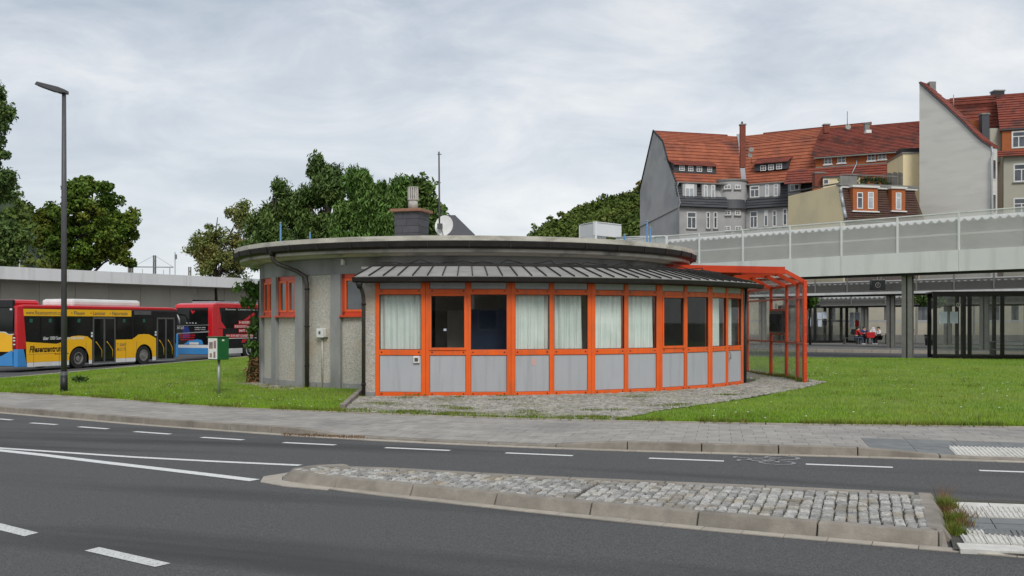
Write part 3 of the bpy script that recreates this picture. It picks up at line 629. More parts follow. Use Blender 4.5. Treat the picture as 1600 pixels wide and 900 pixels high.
go = blades('grass', pts, .055, .006, 'grass', None); 
pt2 = []
for _ in range(420):
    x = rng.uniform(-15, 16); y = gez(x) + (min(back(x), 42) - gez(x)) * rng.uniform(0, 1) ** 1.8
    if on_lawn(x, y): pt2 += [(x + rng.normal(0, .10), y + rng.normal(0, .07), lawn_z(x, y)) for _ in range(int(rng.integers(8, 34)))]
for _ in range(9000):
    x = rng.uniform(-14, 9.5); y = gez(x) + rng.normal(.0, .035); n_ = mnoise.noise(Vector((x * 1.3, 0, 5)))
    if n_ > -.05 and not inpoly(x, y + .08, AP): pt2.append((x, y, g(x) + .012))
o = blades('grass_tufts', pt2, .085, .007, 'weed', None, .8); o['label'] = 'taller darker grass tufts in the lawn and along its front edge'; o['category'] = 'grass'
def tuft(name, x, y, z, n, h, r, m, parent=None, w=.004, **kw):
    p = [(x + rng.normal(0, r), y + rng.normal(0, r), z) for _ in range(n)]; return blades(name, p, h, w, m, parent, .7, **kw)
# moss and weeds in the joints of the apron
pts = []
for k in range(46):
    x = rng.uniform(-3.4, 6); y = rng.uniform(16.2, 21.8)
    if k < 16: x = rng.uniform(-3.2, 3); y = gez(x) + rng.uniform(.05, .2)
    if not inpoly(x, y, AP): continue
    for _ in range(110): pts.append((x + rng.normal(0, .14), y + rng.normal(0, .06), .05))
for x in rng.uniform(-3.3, 2.5, 1500): pts.append((x, gez(x) + rng.normal(.03, .02), .03))
blades('joint_weeds', pts, .035, .006, 'weed', apron, .8, kindv='stuff')
# the clump of weeds at the end of the traffic island
tx, ty = G(1487, 812, RD)
cl = thing('weed_clump', 'green and rusty brown clump of weeds at the right end of the traffic island', 'weeds', (tx, ty, RD))
for px, py, n, h, r, m in ((1478, 800, 700, .13, .045, 'weed'), (1490, 820, 500, .10, .05, 'weed'), (1500, 812, 260, .09, .06, 'weed_dry'), (1492, 838, 420, .11, .04, 'weed'), (1506, 828, 160, .10, .04, 'weed_dry'), (1472, 790, 40, .22, .02, 'weed_dry'), (1482, 805, 120, .10, .05, 'weed_dry')):
    x, y = G(px, py, RD); p = [(x + rng.normal(0, r) - tx, y + rng.normal(0, r) - ty, 0) for _ in range(n)]
    blades('leaves', p, h, .005, m, cl, .9, kindv='stuff')
for px, py, lab in ((997, 612, 'small green weed tuft growing at the foot of the orange window front'),):
    x, y = G(px, py, 0); t = thing('weed_tuft', lab, 'weeds', (x, y, .04))
    blades('leaves', [(rng.normal(0, .06), rng.normal(0, .04), 0) for _ in range(160)], .16, .007, 'weed', t, .7, kindv='stuff')
# seams in the pavement: dry weeds near the dropped kerb
mbp = [];
for px in rng.uniform(440, 570, 700): 
    x, y = G(px, 676 + (px - 440) * .035 + rng.normal(0, 1.0), -.03); mbp.append((x, y, g(x) - .06))
blades('kerb_weeds', mbp, .025, .006, 'weed_dry', pavement, .8, kindv='stuff')
go['label'] = 'short green grass of the lawn around the round pavilion'; go['category'] = 'grass'
# ------------------------------------------------------------ round pavilion
pav = thing('round_pavilion', 'round grey pavilion with flat overhanging roof and orange framed window front', 'pavilion', (CX, CY, 0))
C0 = (CX, CY)
def PP(phi, r, z=0): return Vector((CX + r * math.sin(R(phi)), CY - r * math.cos(R(phi)), z))
def arcpart(name, prof, a0, a1, n, m, parent=pav, **kw): mb = MB(); mb.arc(prof, a0, a1, n, C0); return mb.build(name, m, parent, **kw)
full = lambda prof: prof
# drum wall: lower part of roughcast between pilasters, smooth band above
RW = 6.1
wall = arcpart('wall', [(RW - .22, 2.83), (RW, 2.83), (RW, 3.30), (RW - .22, 3.30)], 0, 360, 96, 'wallgrey')
pil = [-4.7 - 12.5 * k for k in range(0, 28)]
winbays = {(-17.2, -29.7): 1, (-42.2, -54.7): 2, (-54.7, -67.2): 2, (-67.2, -79.7): 0}
for k, a in enumerate(pil):
    if -330 < a < -330 + 0: continue
    b = a - 12.5
    key = (round(a, 1), round(b, 1))
    if a < -295: continue
    arcpart('pilaster', [(RW - .1, -.4), (RW + .06, -.4), (RW + .06, 2.828), (RW - .1, 2.828)], a - 1.45, a + 1.45, 2, 'wallgrey') if k > 0 else None
    top = 1.78 if key in winbays and winbays[key] else 2.828
    arcpart('wall_panel', [(RW - .2, -.45), (RW - .03, -.45), (RW - .03, top), (RW - .2, top)], b + 1.45, a - 1.45, 5, 'roughcast')
    arcpart('plinth', [(RW - .04, -.45), (RW + .0, -.45), (RW + .0, .10), (RW - .04, .10)], b + 1.45, a - 1.45, 4, 'wallgrey')
arcpart('wall_core', [(RW - .2, -.4), (RW - .0, -.4), (RW - .0, 2.82), (RW - .2, 2.82)], -4.7, 65, 24, 'inwall')
def wframe(phi):  # tangential frame at an angle: origin on the wall, u along the wall to the right, n outwards
    o = PP(phi, 0); n = Vector((math.sin(R(phi)), -math.cos(R(phi)), 0)); u = Vector((math.cos(R(phi)), math.sin(R(phi)), 0)); return o, u, n
for (a, b), nn in winbays.items():
    if not nn: continue
    mid = (a + b) / 2 - (0 if nn == 2 else 0); O, u, n = wframe(mid); hw = RW * math.tan(R(6.25 - 1.5)); r0 = RW - .06
    x0, x1 = -hw, hw
    mb = MB(); z0, z1 = 1.80, 2.83
    for (xa, xb, za, zb) in ((x0, x0 + .08, z0, z1), (x1 - .08, x1, z0, z1), (x0, x1, z0, z0 + .09), (x0, x1, z1 - .12, z1)) + (((-.05, .05, z0 + .09, z1 - .12),) if nn == 2 else ()): 
        mb.fbox(O, u, n, xa, xb, r0 - .06, r0 + .02, za, zb)
    w = mb.build('window', 'red', pav)
    for (xa, xb) in (((x0 + .08, -.05), (.05, x1 - .08)) if nn == 2 else ((x0 + .08, x1 - .08),)):
        s_ = MB()
        for (p, q, za, zb) in ((xa, xa + .05, z0 + .09, z1 - .12), (xb - .05, xb, z0 + .09, z1 - .12), (xa + .05, xb - .05, z0 + .09, z0 + .14), (xa + .05, xb - .05, z1 - .17, z1 - .12)): s_.fbox(O, u, n, p, q, r0 - .05, r0 + .035, za, zb)
        s_.build('sash', 'orange', w)
        q = MB(); q.fbox(O, u, n, xa + .05, xb - .05, r0 - .01, r0, z0 + .14, z1 - .17); q.build('pane', 'pane', w)
    s_ = MB(); s_.fbox(O, u, n, x0 - .02, x1 + .02, r0 - .05, RW + .075, 1.755, 1.80); s_.build('sill', 'red', w)
# roof slab with gutter ring, stepped eaves and soffit
arcpart('roof_slab', [(0.01, 3.555), (6.80, 3.555), (6.80, 3.67), (.01, 3.67)], 0, 360, 110, 'concrete')
arcpart('eaves', [(6.0, 3.24), (6.30, 3.235), (6.36, 3.28), (6.62, 3.29), (6.66, 3.30), (6.66, 3.40), (6.52, 3.42), (6.52, 3.549), (6.0, 3.549)], 0, 360, 110, 'soffit')
arcpart('gutter', [(6.56, 3.40), (6.72, 3.37), (6.82, 3.42), (6.84, 3.535), (6.82, 3.545), (6.8, 3.44), (6.7, 3.40), (6.58, 3.43)], 0, 360, 110, 'darkmetal')
mb = MB()
for k in range(44):
    a = k * 360 / 44 + 3; t = R(a)
    o, u, n = wframe(a); mb.fbox(o, u, n, -.015, .015, 6.72, 6.855, 3.40, 3.55)
mb.build('gutter_brackets', 'darkmetal', pav, kind='stuff')
# small wall lamp, electrical box with cable, downpipes
o, u, n = wframe(-27.5)
mb = MB(); mb.fbox(o, u, n, -.04, .04, RW, RW + .09, 3.05, 3.19); mb.build('wall_lamp', 'poster', pav, bevel=.01)
o, u, n = wframe(-34.2); mb = MB(); mb.fbox(o, u, n, -.12, .10, RW - .03, RW + .10, 1.24, 1.47); eb = mb.build('junction_box', 'whitepaint', pav, bevel=.012)
mb = MB(); mb.fbox(o, u, n, -.03, .03, RW + .1, RW + .112, 1.33, 1.40); mb.fbox(o, u, n, .10, .16, RW - .03, RW + .04, 1.22, 1.26); mb.build('latch', 'busgrey', eb)
mb = MB(); mb.tube([PP(-34.2, RW, 1.24), PP(-34.2, RW, .0)], .014, 6); mb.tube([PP(-34.4, RW + .02, 1.24), PP(-34.5, RW, .9), PP(-34.4, RW, .1)], .009, 5); mb.build('cable', 'concrete', pav)
def downpipe(pts, r, **kw):
    mb = MB(); mb.tube(pts, r, 10); p = mb.build('downpipe', 'pipe', pav); return p
a0 = -39.5
dp = downpipe([PP(-45.2, 6.72, 3.44), PP(-45.2, 6.72, 3.25), PP(-44.6, 6.62, 3.12), PP(-41.2, 6.28, 2.93), PP(-39.0, 6.20, 2.78), PP(-38.6, 6.19, 2.6), PP(-38.6, 6.19, -.2)], .055)
mb = MB(); mb.tube([PP(-45.2, 6.72, 3.43), PP(-45.2, 6.72, 3.31)], [.12, .06], 10); 
for z in (.5, 1.5, 2.45): mb.tube([PP(-38.6, 6.19, z), PP(-38.6, 6.19, z + .04)], .066, 10)
mb.build('clamps', 'darkmetal', dp)
# ---------------- annex with the orange window front
ANG = [-3.5, 9.0, 21.5, 34.0, 46.5, 59.0]
AB = [(-11.0, -3.5, 1)] + [(ANG[i], ANG[i + 1], 2) for i in range(5)]
arcpart('annex_floor', [(RW - .1, -.3), (RF - .05, -.3), (RF - .05, .03), (RW - .1, .03)], -12.6, 60, 40, 'infloor')
arcpart('annex_ceiling', [(RW - .1, 2.55), (RF, 2.55), (RF, 2.6), (RW - .1, 2.6)], -12.6, 60, 40, 'inwall')
bay_no = 0; curtains = {0: (0, 1), 3: (0, 1), 4: (0, .84), 5: (0, 1), 6: (0, .9), 9: (0, .72), 10: (0, .6)}
def P3(O, u, n, a, b, z): return Vector((O[0] + u[0] * a + n[0] * b, O[1] + u[1] * a + n[1] * b, z))
for (a, b, nb) in AB:
    A = PP(a, RF); B = PP(b, RF); u = (B - A).normalized(); n = Vector((u.y, -u.x, 0)); Lc = (B - A).length; O = A
    edges = [0, Lc] if nb == 1 else [0, Lc / 2, Lc]
    for i in range(nb):
        x0, x1 = edges[i], edges[i + 1]; lw = .085 if i == 0 else .055; rw = .085 if i == nb - 1 else .055
        xa, xb = x0 + lw + .01 * (i == 0), x1 - rw - .01 * (i == nb - 1); g0 = .003 if i == 0 else 0; g1 = .003 if i == nb - 1 else 0
        mb = MB()
        mb.fbox(O, u, n, x0 + g0, xa, -.10, 0, .01, 2.49); mb.fbox(O, u, n, xb, x1 - g1, -.10, 0, .01, 2.49)
        for z0, z1 in ((.01, .105), (.91, 1.03), (2.235, 2.35)): mb.fbox(O, u, n, xa, xb, -.10, -.002, z0, z1)
        fr = mb.build('window_frame', 'orange', pav, bevel=.004)
        q = MB(); q.fbox(O, u, n, xa + .008, xb - .008, -.06, -.022, .113, .902); q.build('lower_panel', 'panel', fr)
        q = MB(); q.fbox(O, u, n, xa + .008, xb - .008, -.06, -.022, 2.358, 2.49); q.build('upper_panel', 'panel', fr)
        q = MB(); q.fbox(O, u, n, xa, xb, -.058, -.032, .105, .91); q.fbox(O, u, n, xa, xb, -.058, -.032, 2.35, 2.49)
        q.build('gasket', 'gasket', fr, kind='stuff')
        sash = bay_no in (1, 7); sa = 0
        if sash:
            q = MB(); sa = .035
            for (p, r_, z0, z1) in ((xa - .01, xa + sa, 1.02, 2.245), (xb - sa, xb + .01, 1.02, 2.245), (xa + sa, xb - sa, 1.02, 1.03 + sa + .01), (xa + sa, xb - sa, 2.235 - sa, 2.245)): q.fbox(O, u, n, p, r_, -.06, .018, z0, z1)
            q.build('sash', 'orange', fr, bevel=.004)
        q = MB(); zz0, zz1 = 1.03 + sa, 2.235 - sa
        for (p, r_, z0, z1) in ((xa + sa, xa + sa + .012, zz0, zz1), (xb - sa - .012, xb - sa, zz0, zz1), (xa + sa, xb - sa, zz0, zz0 + .012), (xa + sa, xb - sa, zz1 - .012, zz1)): q.fbox(O, u, n, p, r_, -.055, -.018, z0, z1)
        q.build('gasket', 'gasket', fr, kind='stuff')
        q = MB(); q.quad(P3(O, u, n, xa + sa, -.035, zz0), P3(O, u, n, xb - sa, -.035, zz0), P3(O, u, n, xb - sa, -.035, zz1), P3(O, u, n, xa + sa, -.035, zz1)); q.build('pane', 'winglass', fr)
        q = MB()
        for z in (.065, .975, 2.31):
            for x in (xa + .05, xb - .05): q.fbox(O, u, n, x - .014, x + .014, -.004, .006, z - .012, z + .014)
        q.build('bolts', 'dark', fr, kind='stuff')
        if bay_no in curtains:
            c0, c1 = curtains[bay_no]; c0 = xa + (xb - xa) * c0 - .03; c1 = xa + (xb - xa) * c1 + .03; nn = 70; rows = []; ph_ = random.random() * 9; fq_ = random.uniform(36, 64); am_ = random.uniform(.016, .034)
            wv = lambda s: -.13 + am_ * math.sin(s * fq_ + ph_) + .016 * math.sin(s * 23 + ph_ * 2)
            vs = []; 
            for k in range(nn + 1):
                s = c0 + (c1 - c0) * k / nn
                for z in (1.0, 1.6, 2.3): vs.append(P3(O, u, n, s + .01 * math.sin(z * 7 + k), wv(s + (z - 1) * .01), z))
            fs = [(k * 3 + j, k * 3 + 3 + j, k * 3 + 4 + j, k * 3 + 1 + j) for k in range(nn) for j in range(2)]
            q = MB(); q.add(vs, fs, True); q.build('curtain', 'curtain', fr)
        if bay_no == 0:
            q = MB(); q.fbox(O, u, n, xb - .17, xb - .03, -.03, .03, .74, .89); v = q.build('vent_cover', 'poster', fr, bevel=.01)
            q = MB(); q.fbox(O, u, n, xb - .14, xb - .06, .03, .034, .775, .855)
            for k in range(4): q.fbox(O, u, n, xb - .14, xb - .06, .034, .04, .78 + k * .02, .79 + k * .02)
            q.build('vent_grille', 'wood', v)
        if bay_no == 3:
            q = MB(); q.fbox(O, u, n, (xa + xb) / 2 - .01, (xa + xb) / 2 + .09, -.022, -.019, .68, .84); q.build('sticker', mat('sticker', (.62, .40, .36), (.55, .36, .33), rough=.6, scale=20), fr)
        if bay_no == 1:
            q = MB(); q.fbox(O, u, n, xa + .30, xa + .36, -.033, -.031, 1.44, 1.49); q.build('sticker', 'paper', fr)
        if bay_no == 10:
            q = MB(); c = P3(O, u, n, xa + .03, .03, .78); q.tube([P3(O, u, n, xa + .03, 0, .70), P3(O, u, n, xa + .03, .05, .70), P3(O, u, n, xa + .03, .05, .86), P3(O, u, n, xa + .03, 0, .86)], .012, 6); q.build('handle', 'rim', fr)
        bay_no += 1
# blue partition and furniture inside, seen through the front panes
def inner(phi, r, w, d, z0, z1, name, m):
    o, u, n = wframe(phi); mb = MB(); mb.fbox(o, u, n, -w / 2, w / 2, r - d, r, z0, z1); return mb.build(name, m, pav)
inner(6.5, 7.75, .95, .05, .05, 1.92, 'blue_partition', 'blue'); inner(0.5, 7.2, .4, .3, .03, 1.9, 'cupboard', 'infloor'); inner(41, 7.0, .3, .3, .03, 2.5, 'column', 'inwall')
inner(3.5, 7.6, .08, .5, .03, 2.5, 'column', 'inwall'); inner(-.5, 8.1, .7, .3, .03, 1.05, 'table', 'infloor')
# end walls and pier
arcpart('pier', [(RF - .3, .10), (RF - .02, .10), (RF - .02, 2.50), (RF - .3, 2.50)], -12.7, -11.03, 2, 'roughcast')
arcpart('pier_base', [(RF - .3, -.3), (RF, -.3), (RF, .10), (RF - .3, .10)], -12.75, -11.03, 2, 'wallgrey')
for a, z1 in ((-12.7, 2.5), (59.6, 2.5)):
    arcpart('side_wall', [(RW - .05, -.3), (RF - .3 if a < 0 else RF - .03, -.3), (RF - .3 if a < 0 else RF - .03, z1), (RF - .9, 2.9), (RW - .05, 2.9)], a, a + (1.2 if a < 0 else 1.3), 1, 'roughcast' if a < 0 else 'wallgrey')
dp = downpipe([PP(-12.55, 8.93, 2.5), PP(-12.5, 8.9, 2.42), PP(-12.55, 8.70, 2.25), PP(-12.55, 8.66, 2.1), PP(-12.55, 8.66, -.02)], .042)
mb = MB(); mb.tube([PP(-12.55, 8.93, 2.5), PP(-12.55, 8.9, 2.36)], [.09, .045], 8)
for z in (.25, 2.0): mb.tube([PP(-12.55, 8.66, z), PP(-12.55, 8.66, z + .05)], .054, 8)
mb.build('clamps', 'darkmetal', dp)
downpipe([PP(60.0, 8.60, 2.5), PP(60.0, 8.58, -.02)], .035)
# standing-seam metal roof of the annex
AR0, AR1 = -13.3, 61.5; NS = 36
z_out, z_in, ro, ri = 2.62, 2.90, 8.90, 7.82
da = (AR1 - AR0) / NS
for k in range(NS):
    a = AR0 + k * da; mb = MB()
    p = [PP(a, ro, z_out), PP(a + da, ro, z_out), PP(a + da, ri, z_in), PP(a, ri, z_in)]
    mb.hexa([tuple(q - Vector((0, 0, .03))) for q in p] + [tuple(q) for q in p]); rp = mb.build('roof_sheet', 'roofmetal', pav)
    mb = MB(); n = Vector((math.cos(R(a)), math.sin(R(a)), 0)) * .010; s0, s1 = PP(a, ro - .01, z_out), PP(a, ri, z_in)
    mb.hexa([tuple(q) for q in (s0 - n, s0 + n, s1 + n, s1 - n)] + [tuple(q + Vector((0, 0, .034))) for q in (s0 - n, s0 + n, s1 + n, s1 - n)]); mb.build('seam', 'darkmetal', rp)
arcpart('ridge_flashing', [(ri - .08, z_in + .0), (ri + .05, z_in - .0), (ri + .04, z_in + .05), (ri - .08, z_in + .055)], AR0, AR1, 60, 'darkmetal')
arcpart('flat_roof', [(RW - .05, 2.84), (ri - .05, 2.84), (ri - .05, 2.895), (RW - .05, 2.895)], -15.5, 64, 60, 'roofmetal')
arcpart('wall_flashing', [(RW + .0, 2.9), (RW + .14, 2.9), (RW + .12, 3.02), (RW + .0, 3.06)], -13.4, 62, 60, 'darkmetal')
arcpart('annex_gutter', [(8.84, 2.52), (8.92, 2.485), (9.0, 2.51), (9.02, 2.60), (9.0, 2.60), (8.98, 2.53), (8.92, 2.505), (8.86, 2.54)], -13.4, 61.6, 60, 'darkmetal')
arcpart('annex_eaves', [(RF - .1, 2.49), (RF + .02, 2.49), (8.88, 2.56), (8.88, 2.6), (RF - .1, 2.6)], -12.8, 60.8, 60, 'darkmetal')
mb = MB()   # lightning cable lying loosely along the roof edge
pts = [PP(-13 + k * 1.5, 7.6 + .12 * math.sin(k * 1.7), 2.95 + .05 * abs(math.sin(k * .9)) + (.06 if k % 5 == 0 else 0)) for k in range(50)]; mb.tube(pts, .012, 5)
mb.tube([PP(-13 + k * 1.5, 7.3 + .1 * math.sin(k * 1.1 + 2), 2.93 + .06 * abs(math.sin(k * .7 + 1))) for k in range(50)], .010, 5)
mb.build('roof_cable', 'darkmetal', pav)
# chimney with slate cladding
ch = bpy.data.objects.new('chimney', None)
bpy.data.objects.remove(ch)
cc = Vector((-2.74, 27.2, 3.6)); ca = R(-17); cu = Vector((math.cos(ca), math.sin(ca), 0)); cn = Vector((cu.y, -cu.x, 0)); cw, cdp = .33, .33
mb = MB(); mb.fbox((cc.x, cc.y, 0), cu, cn, -cw, cw, -cdp, cdp, 3.62, 4.60); chm = mb.build('chimney', 'gasket', pav)
sl = mat('slate_panel', (.075, .075, .085), (.055, .055, .065), scale=4, rough=.7, rnd=.15, bump=.15)
for r_ in range(5):
    z0 = 3.66 + r_ * .19; z1 = z0 + .183; 
    for side in range(4):
        if side % 2 == 0: UU, NN, hw = cu, cn * (1 if side == 0 else -1), cw
        else: UU, NN, hw = cn, cu * (1 if side == 1 else -1), cdp
        cuts = [-hw - .02, (.0 if r_ % 2 else -.12), hw + .02]
        for a, b in zip(cuts[:-1], cuts[1:]): q = MB(); q.fbox((cc.x, cc.y, 0), UU, NN, a + .003, b - .003, cdp, cdp + .022 + .003 * r_ % 2, z0, z1); q.build('slate', sl, chm)
q = MB(); q.fbox((cc.x, cc.y, 0), cu, cn, -cw - .12, cw + .12, -cdp - .12, cdp + .12, 4.61, 4.69); q.build('cap', 'rust', chm, bevel=.015)
fx = cc + cu * .04; q = MB(); q.tube([(fx.x, fx.y, 4.69), (fx.x, fx.y, 4.98)], [.135, .125], 14)
for k in range(14): t = 2 * math.pi * k / 14; q.box(fx.x + .13 * math.cos(t) - .017, fx.x + .13 * math.cos(t) + .017, fx.y + .13 * math.sin(t) - .017, fx.y + .13 * math.sin(t) + .017, 4.96, 5.30)
q.tube([(fx.x, fx.y, 5.29), (fx.x, fx.y, 5.31)], .15, 14); q.tube([(fx.x, fx.y, 4.95), (fx.x, fx.y, 4.98)], .148, 14); q.tube([(fx.x, fx.y, 4.9), (fx.x, fx.y, 5.3)], .09, 10); q.build('flue', 'flue', chm)
# antenna mast with satellite dish
ax, ay = (687 - 800) / FPX * 27.0, 27.0
an = thing('antenna_mast', 'thin grey antenna mast rising from the flat roof beside the chimney', 'antenna', (ax, ay, 3.66))
mb = MB(); mb.tube([(ax, ay, 3.66), (ax - .02, ay, 6.25)], [.03, .02], 8); mb.tube([(ax - .06, ay, 6.18), (ax + .05, ay, 6.18)], .012, 6); mb.build('mast', 'post', an)
mb = MB(); dc = Vector((ax + .12, ay - .10, 4.24)); dn = Vector((-.25, -1, .25)).normalized(); dx = Vector((0, 0, 1)).cross(dn).normalized(); dy = dn.cross(dx); vs = []
sd = thing('satellite_dish', 'round white satellite dish on the mast beside the dark chimney', 'satellite dish', (ax, ay, 4.2))
for i in range(7):
    r_ = .29 * i / 6
    for k in range(24): t = 2 * math.pi * k / 24; vs.append(dc + dx * r_ * .88 * math.cos(t) + dy * r_ * math.sin(t) + dn * (-.05 + .55 * r_ * r_))
fs = [(i * 24 + k, i * 24 + (k + 1) % 24, (i + 1) * 24 + (k + 1) % 24, (i + 1) * 24 + k) for i in range(6) for k in range(24)]
vs2 = [v - dn * .012 for v in vs]; mb.add(vs, fs, True); mb.add(vs2, [f[::-1] for f in fs], True); mb.build('reflector', 'whitepaint', sd)
mb = MB(); mb.tube([dc + dy * -.27, dc + dn * .32 - dy * .05], .012, 6); mb.box(ax - .05, ax + .09, ay - .25, ay - .12, 4.14, 4.28); mb.build('feed_arm', 'busgrey', sd)
# gravel and shrub at the left foot of the pavilion
gx, gy = G(425, 602, 0)
mb = MB()
for k in range(260):
    a = random.uniform(-72, -38); r_ = random.uniform(6.15, 6.15 + .7 * abs(math.sin(R(a * 3))) + .15); p = PP(a, r_); s_ = random.uniform(.02, .06)
    stone_hexa(mb, p.x, p.y, s_, s_ * .8, random.random() * 6, g(p.x) + s_ * .9, top=.6, th=.06)
mb.build('gravel', 'stone', None, kind='stuff', label='brown and grey pebbles along the left foot of the pavilion', cat='pebbles')
# ---------------- red steel shelter with glass panes on the right side
posts = [(7.73, 26.3), (7.86, 27.4), (7.86, 28.5), (7.70, 29.6), (7.52, 31.8)]
hts = [2.73, 2.70, 2.68, 2.66, 2.62]
bev = [(7.22, 26.35, 2.98), (7.30, 27.5, 2.97), (7.28, 28.6, 2.96), (7.12, 29.7, 2.95), (6.95, 31.8, 2.93)]
inn = [(4.35, 27.45, 3.10), (4.5, 28.35, 3.10), (4.55, 29.2, 3.09), (4.6, 30.1, 3.09), (4.6, 31.8, 3.08)]
sh = thing('glass_shelter', 'red steel and glass shelter canopy against the right side of the round pavilion', 'shelter', (7.7, 28, 0))
def beam(a, b, w, h, name, m='red', parent=None, bevel=0):
    a, b = Vector(a), Vector(b); d = (b - a).normalized(); sd_ = Vector((0, 0, 1)).cross(d)
    sd_ = sd_.normalized() if sd_.length > .05 else Vector((1, 0, 0)); up = d.cross(sd_).normalized()
    q = []; 
    for p in (a, b):
        for s_, t_ in ((-1, -1), (1, -1), (1, 1), (-1, 1)): q.append(p + sd_ * s_ * w / 2 + up * t_ * h / 2)
    mb = MB(); mb.add([tuple(v) for v in q], [(3, 2, 1, 0), (4, 5, 6, 7), (0, 1, 5, 4), (1, 2, 6, 5), (2, 3, 7, 6), (3, 0, 4, 7)]); return mb.build(name, m, parent, bevel=bevel)
def vbox(p, w, d, z0, z1, rot, name, m, parent):
    u = Vector((math.cos(rot), math.sin(rot), 0)); n = Vector((u.y, -u.x, 0)); mb = MB(); mb.fbox((p[0], p[1], 0), u, n, -w / 2, w / 2, -d / 2, d / 2, z0, z1); return mb.build(name, m, parent, bevel=.006)
for i, p in enumerate(posts):
    pq = vbox(p, .09 if i == 0 else .085, .14 if i == 0 else .085, 0, hts[i], R(0), 'post', 'red', sh)
    if i == 0:
        q = MB()
        for z in [.1 + .24 * k for k in range(11)]: q.disc((p[0] + .0, p[1] - .072, z), (0, -1, 0), 0.001, .012, 0, .008, 6)
        q.build('bolts', 'galv', pq)
    beam((*p, hts[i] - .04), bev[i], .08, .10, 'bevel_rafter', parent=sh); beam(bev[i], inn[i], .08, .14, 'rafter', parent=sh)
beam((7.22, 26.33, 2.99), (4.25, 27.5, 3.12), .03, .2, 'edge_board', parent=sh)
def lerp3(a, b, f): return Vector(a).lerp(Vector(b), f)
for i in range(4):
    a, b = posts[i], posts[i + 1]
    beam((*a, hts[i] - .03), (*b, hts[i + 1] - .03), .07, .07, 'rail', parent=sh)
    for z in (.05, 1.05, 2.28): beam((*a, z), (*b, z), .055, .055, 'rail', parent=sh)
    beam(bev[i], bev[i + 1], .06, .06, 'rail', parent=sh)
    def pane_(q4, name='pane', m='shelterglass'): mb = MB(); mb.poly([tuple(v) for v in q4]); mb.build(name, m, sh)
    for z0, z1 in ((.08, 1.02), (1.08, 2.25), (2.31, hts[i] - .07)): pane_([(*a, z0), (*b, z0), (*b, z1), (*a, z1)])
    pane_([Vector((*a, hts[i] + .02)), Vector((*b, hts[i + 1] + .02)), Vector(bev[i + 1]) + Vector((0, 0, .04)), Vector(bev[i]) + Vector((0, 0, .04))], 'roof_pane')
    up = Vector((0, 0, .07)); k0 = 3
    for k in range(k0): pane_([lerp3(bev[i], inn[i], k / k0) + up, lerp3(bev[i + 1], inn[i + 1], k / k0) + up, lerp3(bev[i + 1], inn[i + 1], (k + 1) / k0) + up, lerp3(bev[i], inn[i], (k + 1) / k0) + up], 'roof_pane', 'red' if k else 'shelterglass')
    if i < 3:
        for f in (.33, .66, 1.0): beam(lerp3(bev[i], inn[i], f), lerp3(bev[i + 1], inn[i + 1], f), .05, .08, 'purlin', parent=sh)
# notice board hung between two posts of the shelter
a, b = Vector((*posts[2], 0)), Vector((*posts[3], 0)); u = (b - a).normalized(); n = Vector((u.y, -u.x, 0))
for z in (1.28, 1.98): beam((*posts[2], z), (*posts[3], z), .06, .06, 'rail', parent=sh)
nbt = thing('notice_board', 'dark empty notice board hanging in the red shelter wall', 'notice board', tuple(a.lerp(b, .5) + Vector((0, 0, 1.3))))
mb = MB(); mb.fbox(a, u, n, .10, 1.0, -.09, -.04, 1.32, 1.95); mb.build('board', 'busgrey', nbt); mb = MB(); mb.fbox(a, u, n, .14, .96, -.12, -.09, 1.36, 1.86); mb.build('glass_cover', 'pane', nbt)
# weeds along the shelter foot
pts = []
for k in range(1500):
    i = random.randrange(4); f = random.random(); a, b = posts[i], posts[i + 1]; pts.append((a[0] + (b[0] - a[0]) * f + rng.normal(0, .08), a[1] + (b[1] - a[1]) * f + rng.normal(0, .08), .04))
blades('shelter_weeds', pts, .10, .008, 'weed', apron, .7, kindv='stuff')
# ------------------------------------------------------------ street lamp and green dispenser box
lx_, ly_ = G(100, 613, 0); lz = g(lx_)
lamp = thing('street_lamp', 'tall dark grey street lamp with flat angled head standing on the left lawn', 'street lamp', (lx_, ly_, lz))
H = (613 - 143) / FPX * ly_
mb = MB(); mb.tube([(lx_, ly_, lz), (lx_, ly_, lz + .55)], .088, 16); mb.tube([(lx_, ly_, lz + .55), (lx_, ly_, lz + H * .6), (lx_, ly_, lz + H)], [.074, .068, .052], 16); mb.build('pole', 'post', lamp)
mb = MB(); mb.tube([(lx_, ly_, lz - .02), (lx_, ly_, lz + .45)], .092, 16); mb.build('base_sleeve', 'dark', lamp)
z = lz + H; mb = MB(); P = [(-.72, .16), (-.66, .24), (-.1, .10), (.07, .03), (.07, -.06), (-.14, -.04)]
mb.prism([(lx_ + a, ly_ - .14, z + b) for a, b in P], (0, .28, 0)); lh = mb.build('lamp_head', 'post', lamp, bevel=.015)
mb = MB(); mb.add([(lx_ - .64, ly_ - .11, z + .125), (lx_ - .22, ly_ - .11, z - .026), (lx_ - .22, ly_ + .11, z - .026), (lx_ - .64, ly_ + .11, z + .125)], [(0, 1, 2, 3)]); mb.build('lens', 'galv', lh)
bx0, by0 = G(342, 616, 0); bz = g(bx0); sc = by0 / FPX
box = thing('dispenser_box', 'green metal box with posters on a thin grey post in the lawn', 'dispenser', (bx0, by0, bz))
mb = MB(); mb.tube([(bx0, by0, bz), (bx0, by0, bz + .85)], .034, 10); mb.build('post', 'galv', box)
th = R(58); u = Vector((math.cos(th), math.sin(th), 0)); n = Vector((u.y, -u.x, 0)); zc = bz + (616 - 562) * sc; hb = 35 * sc; O = Vector((bx0 - .02, by0, 0))
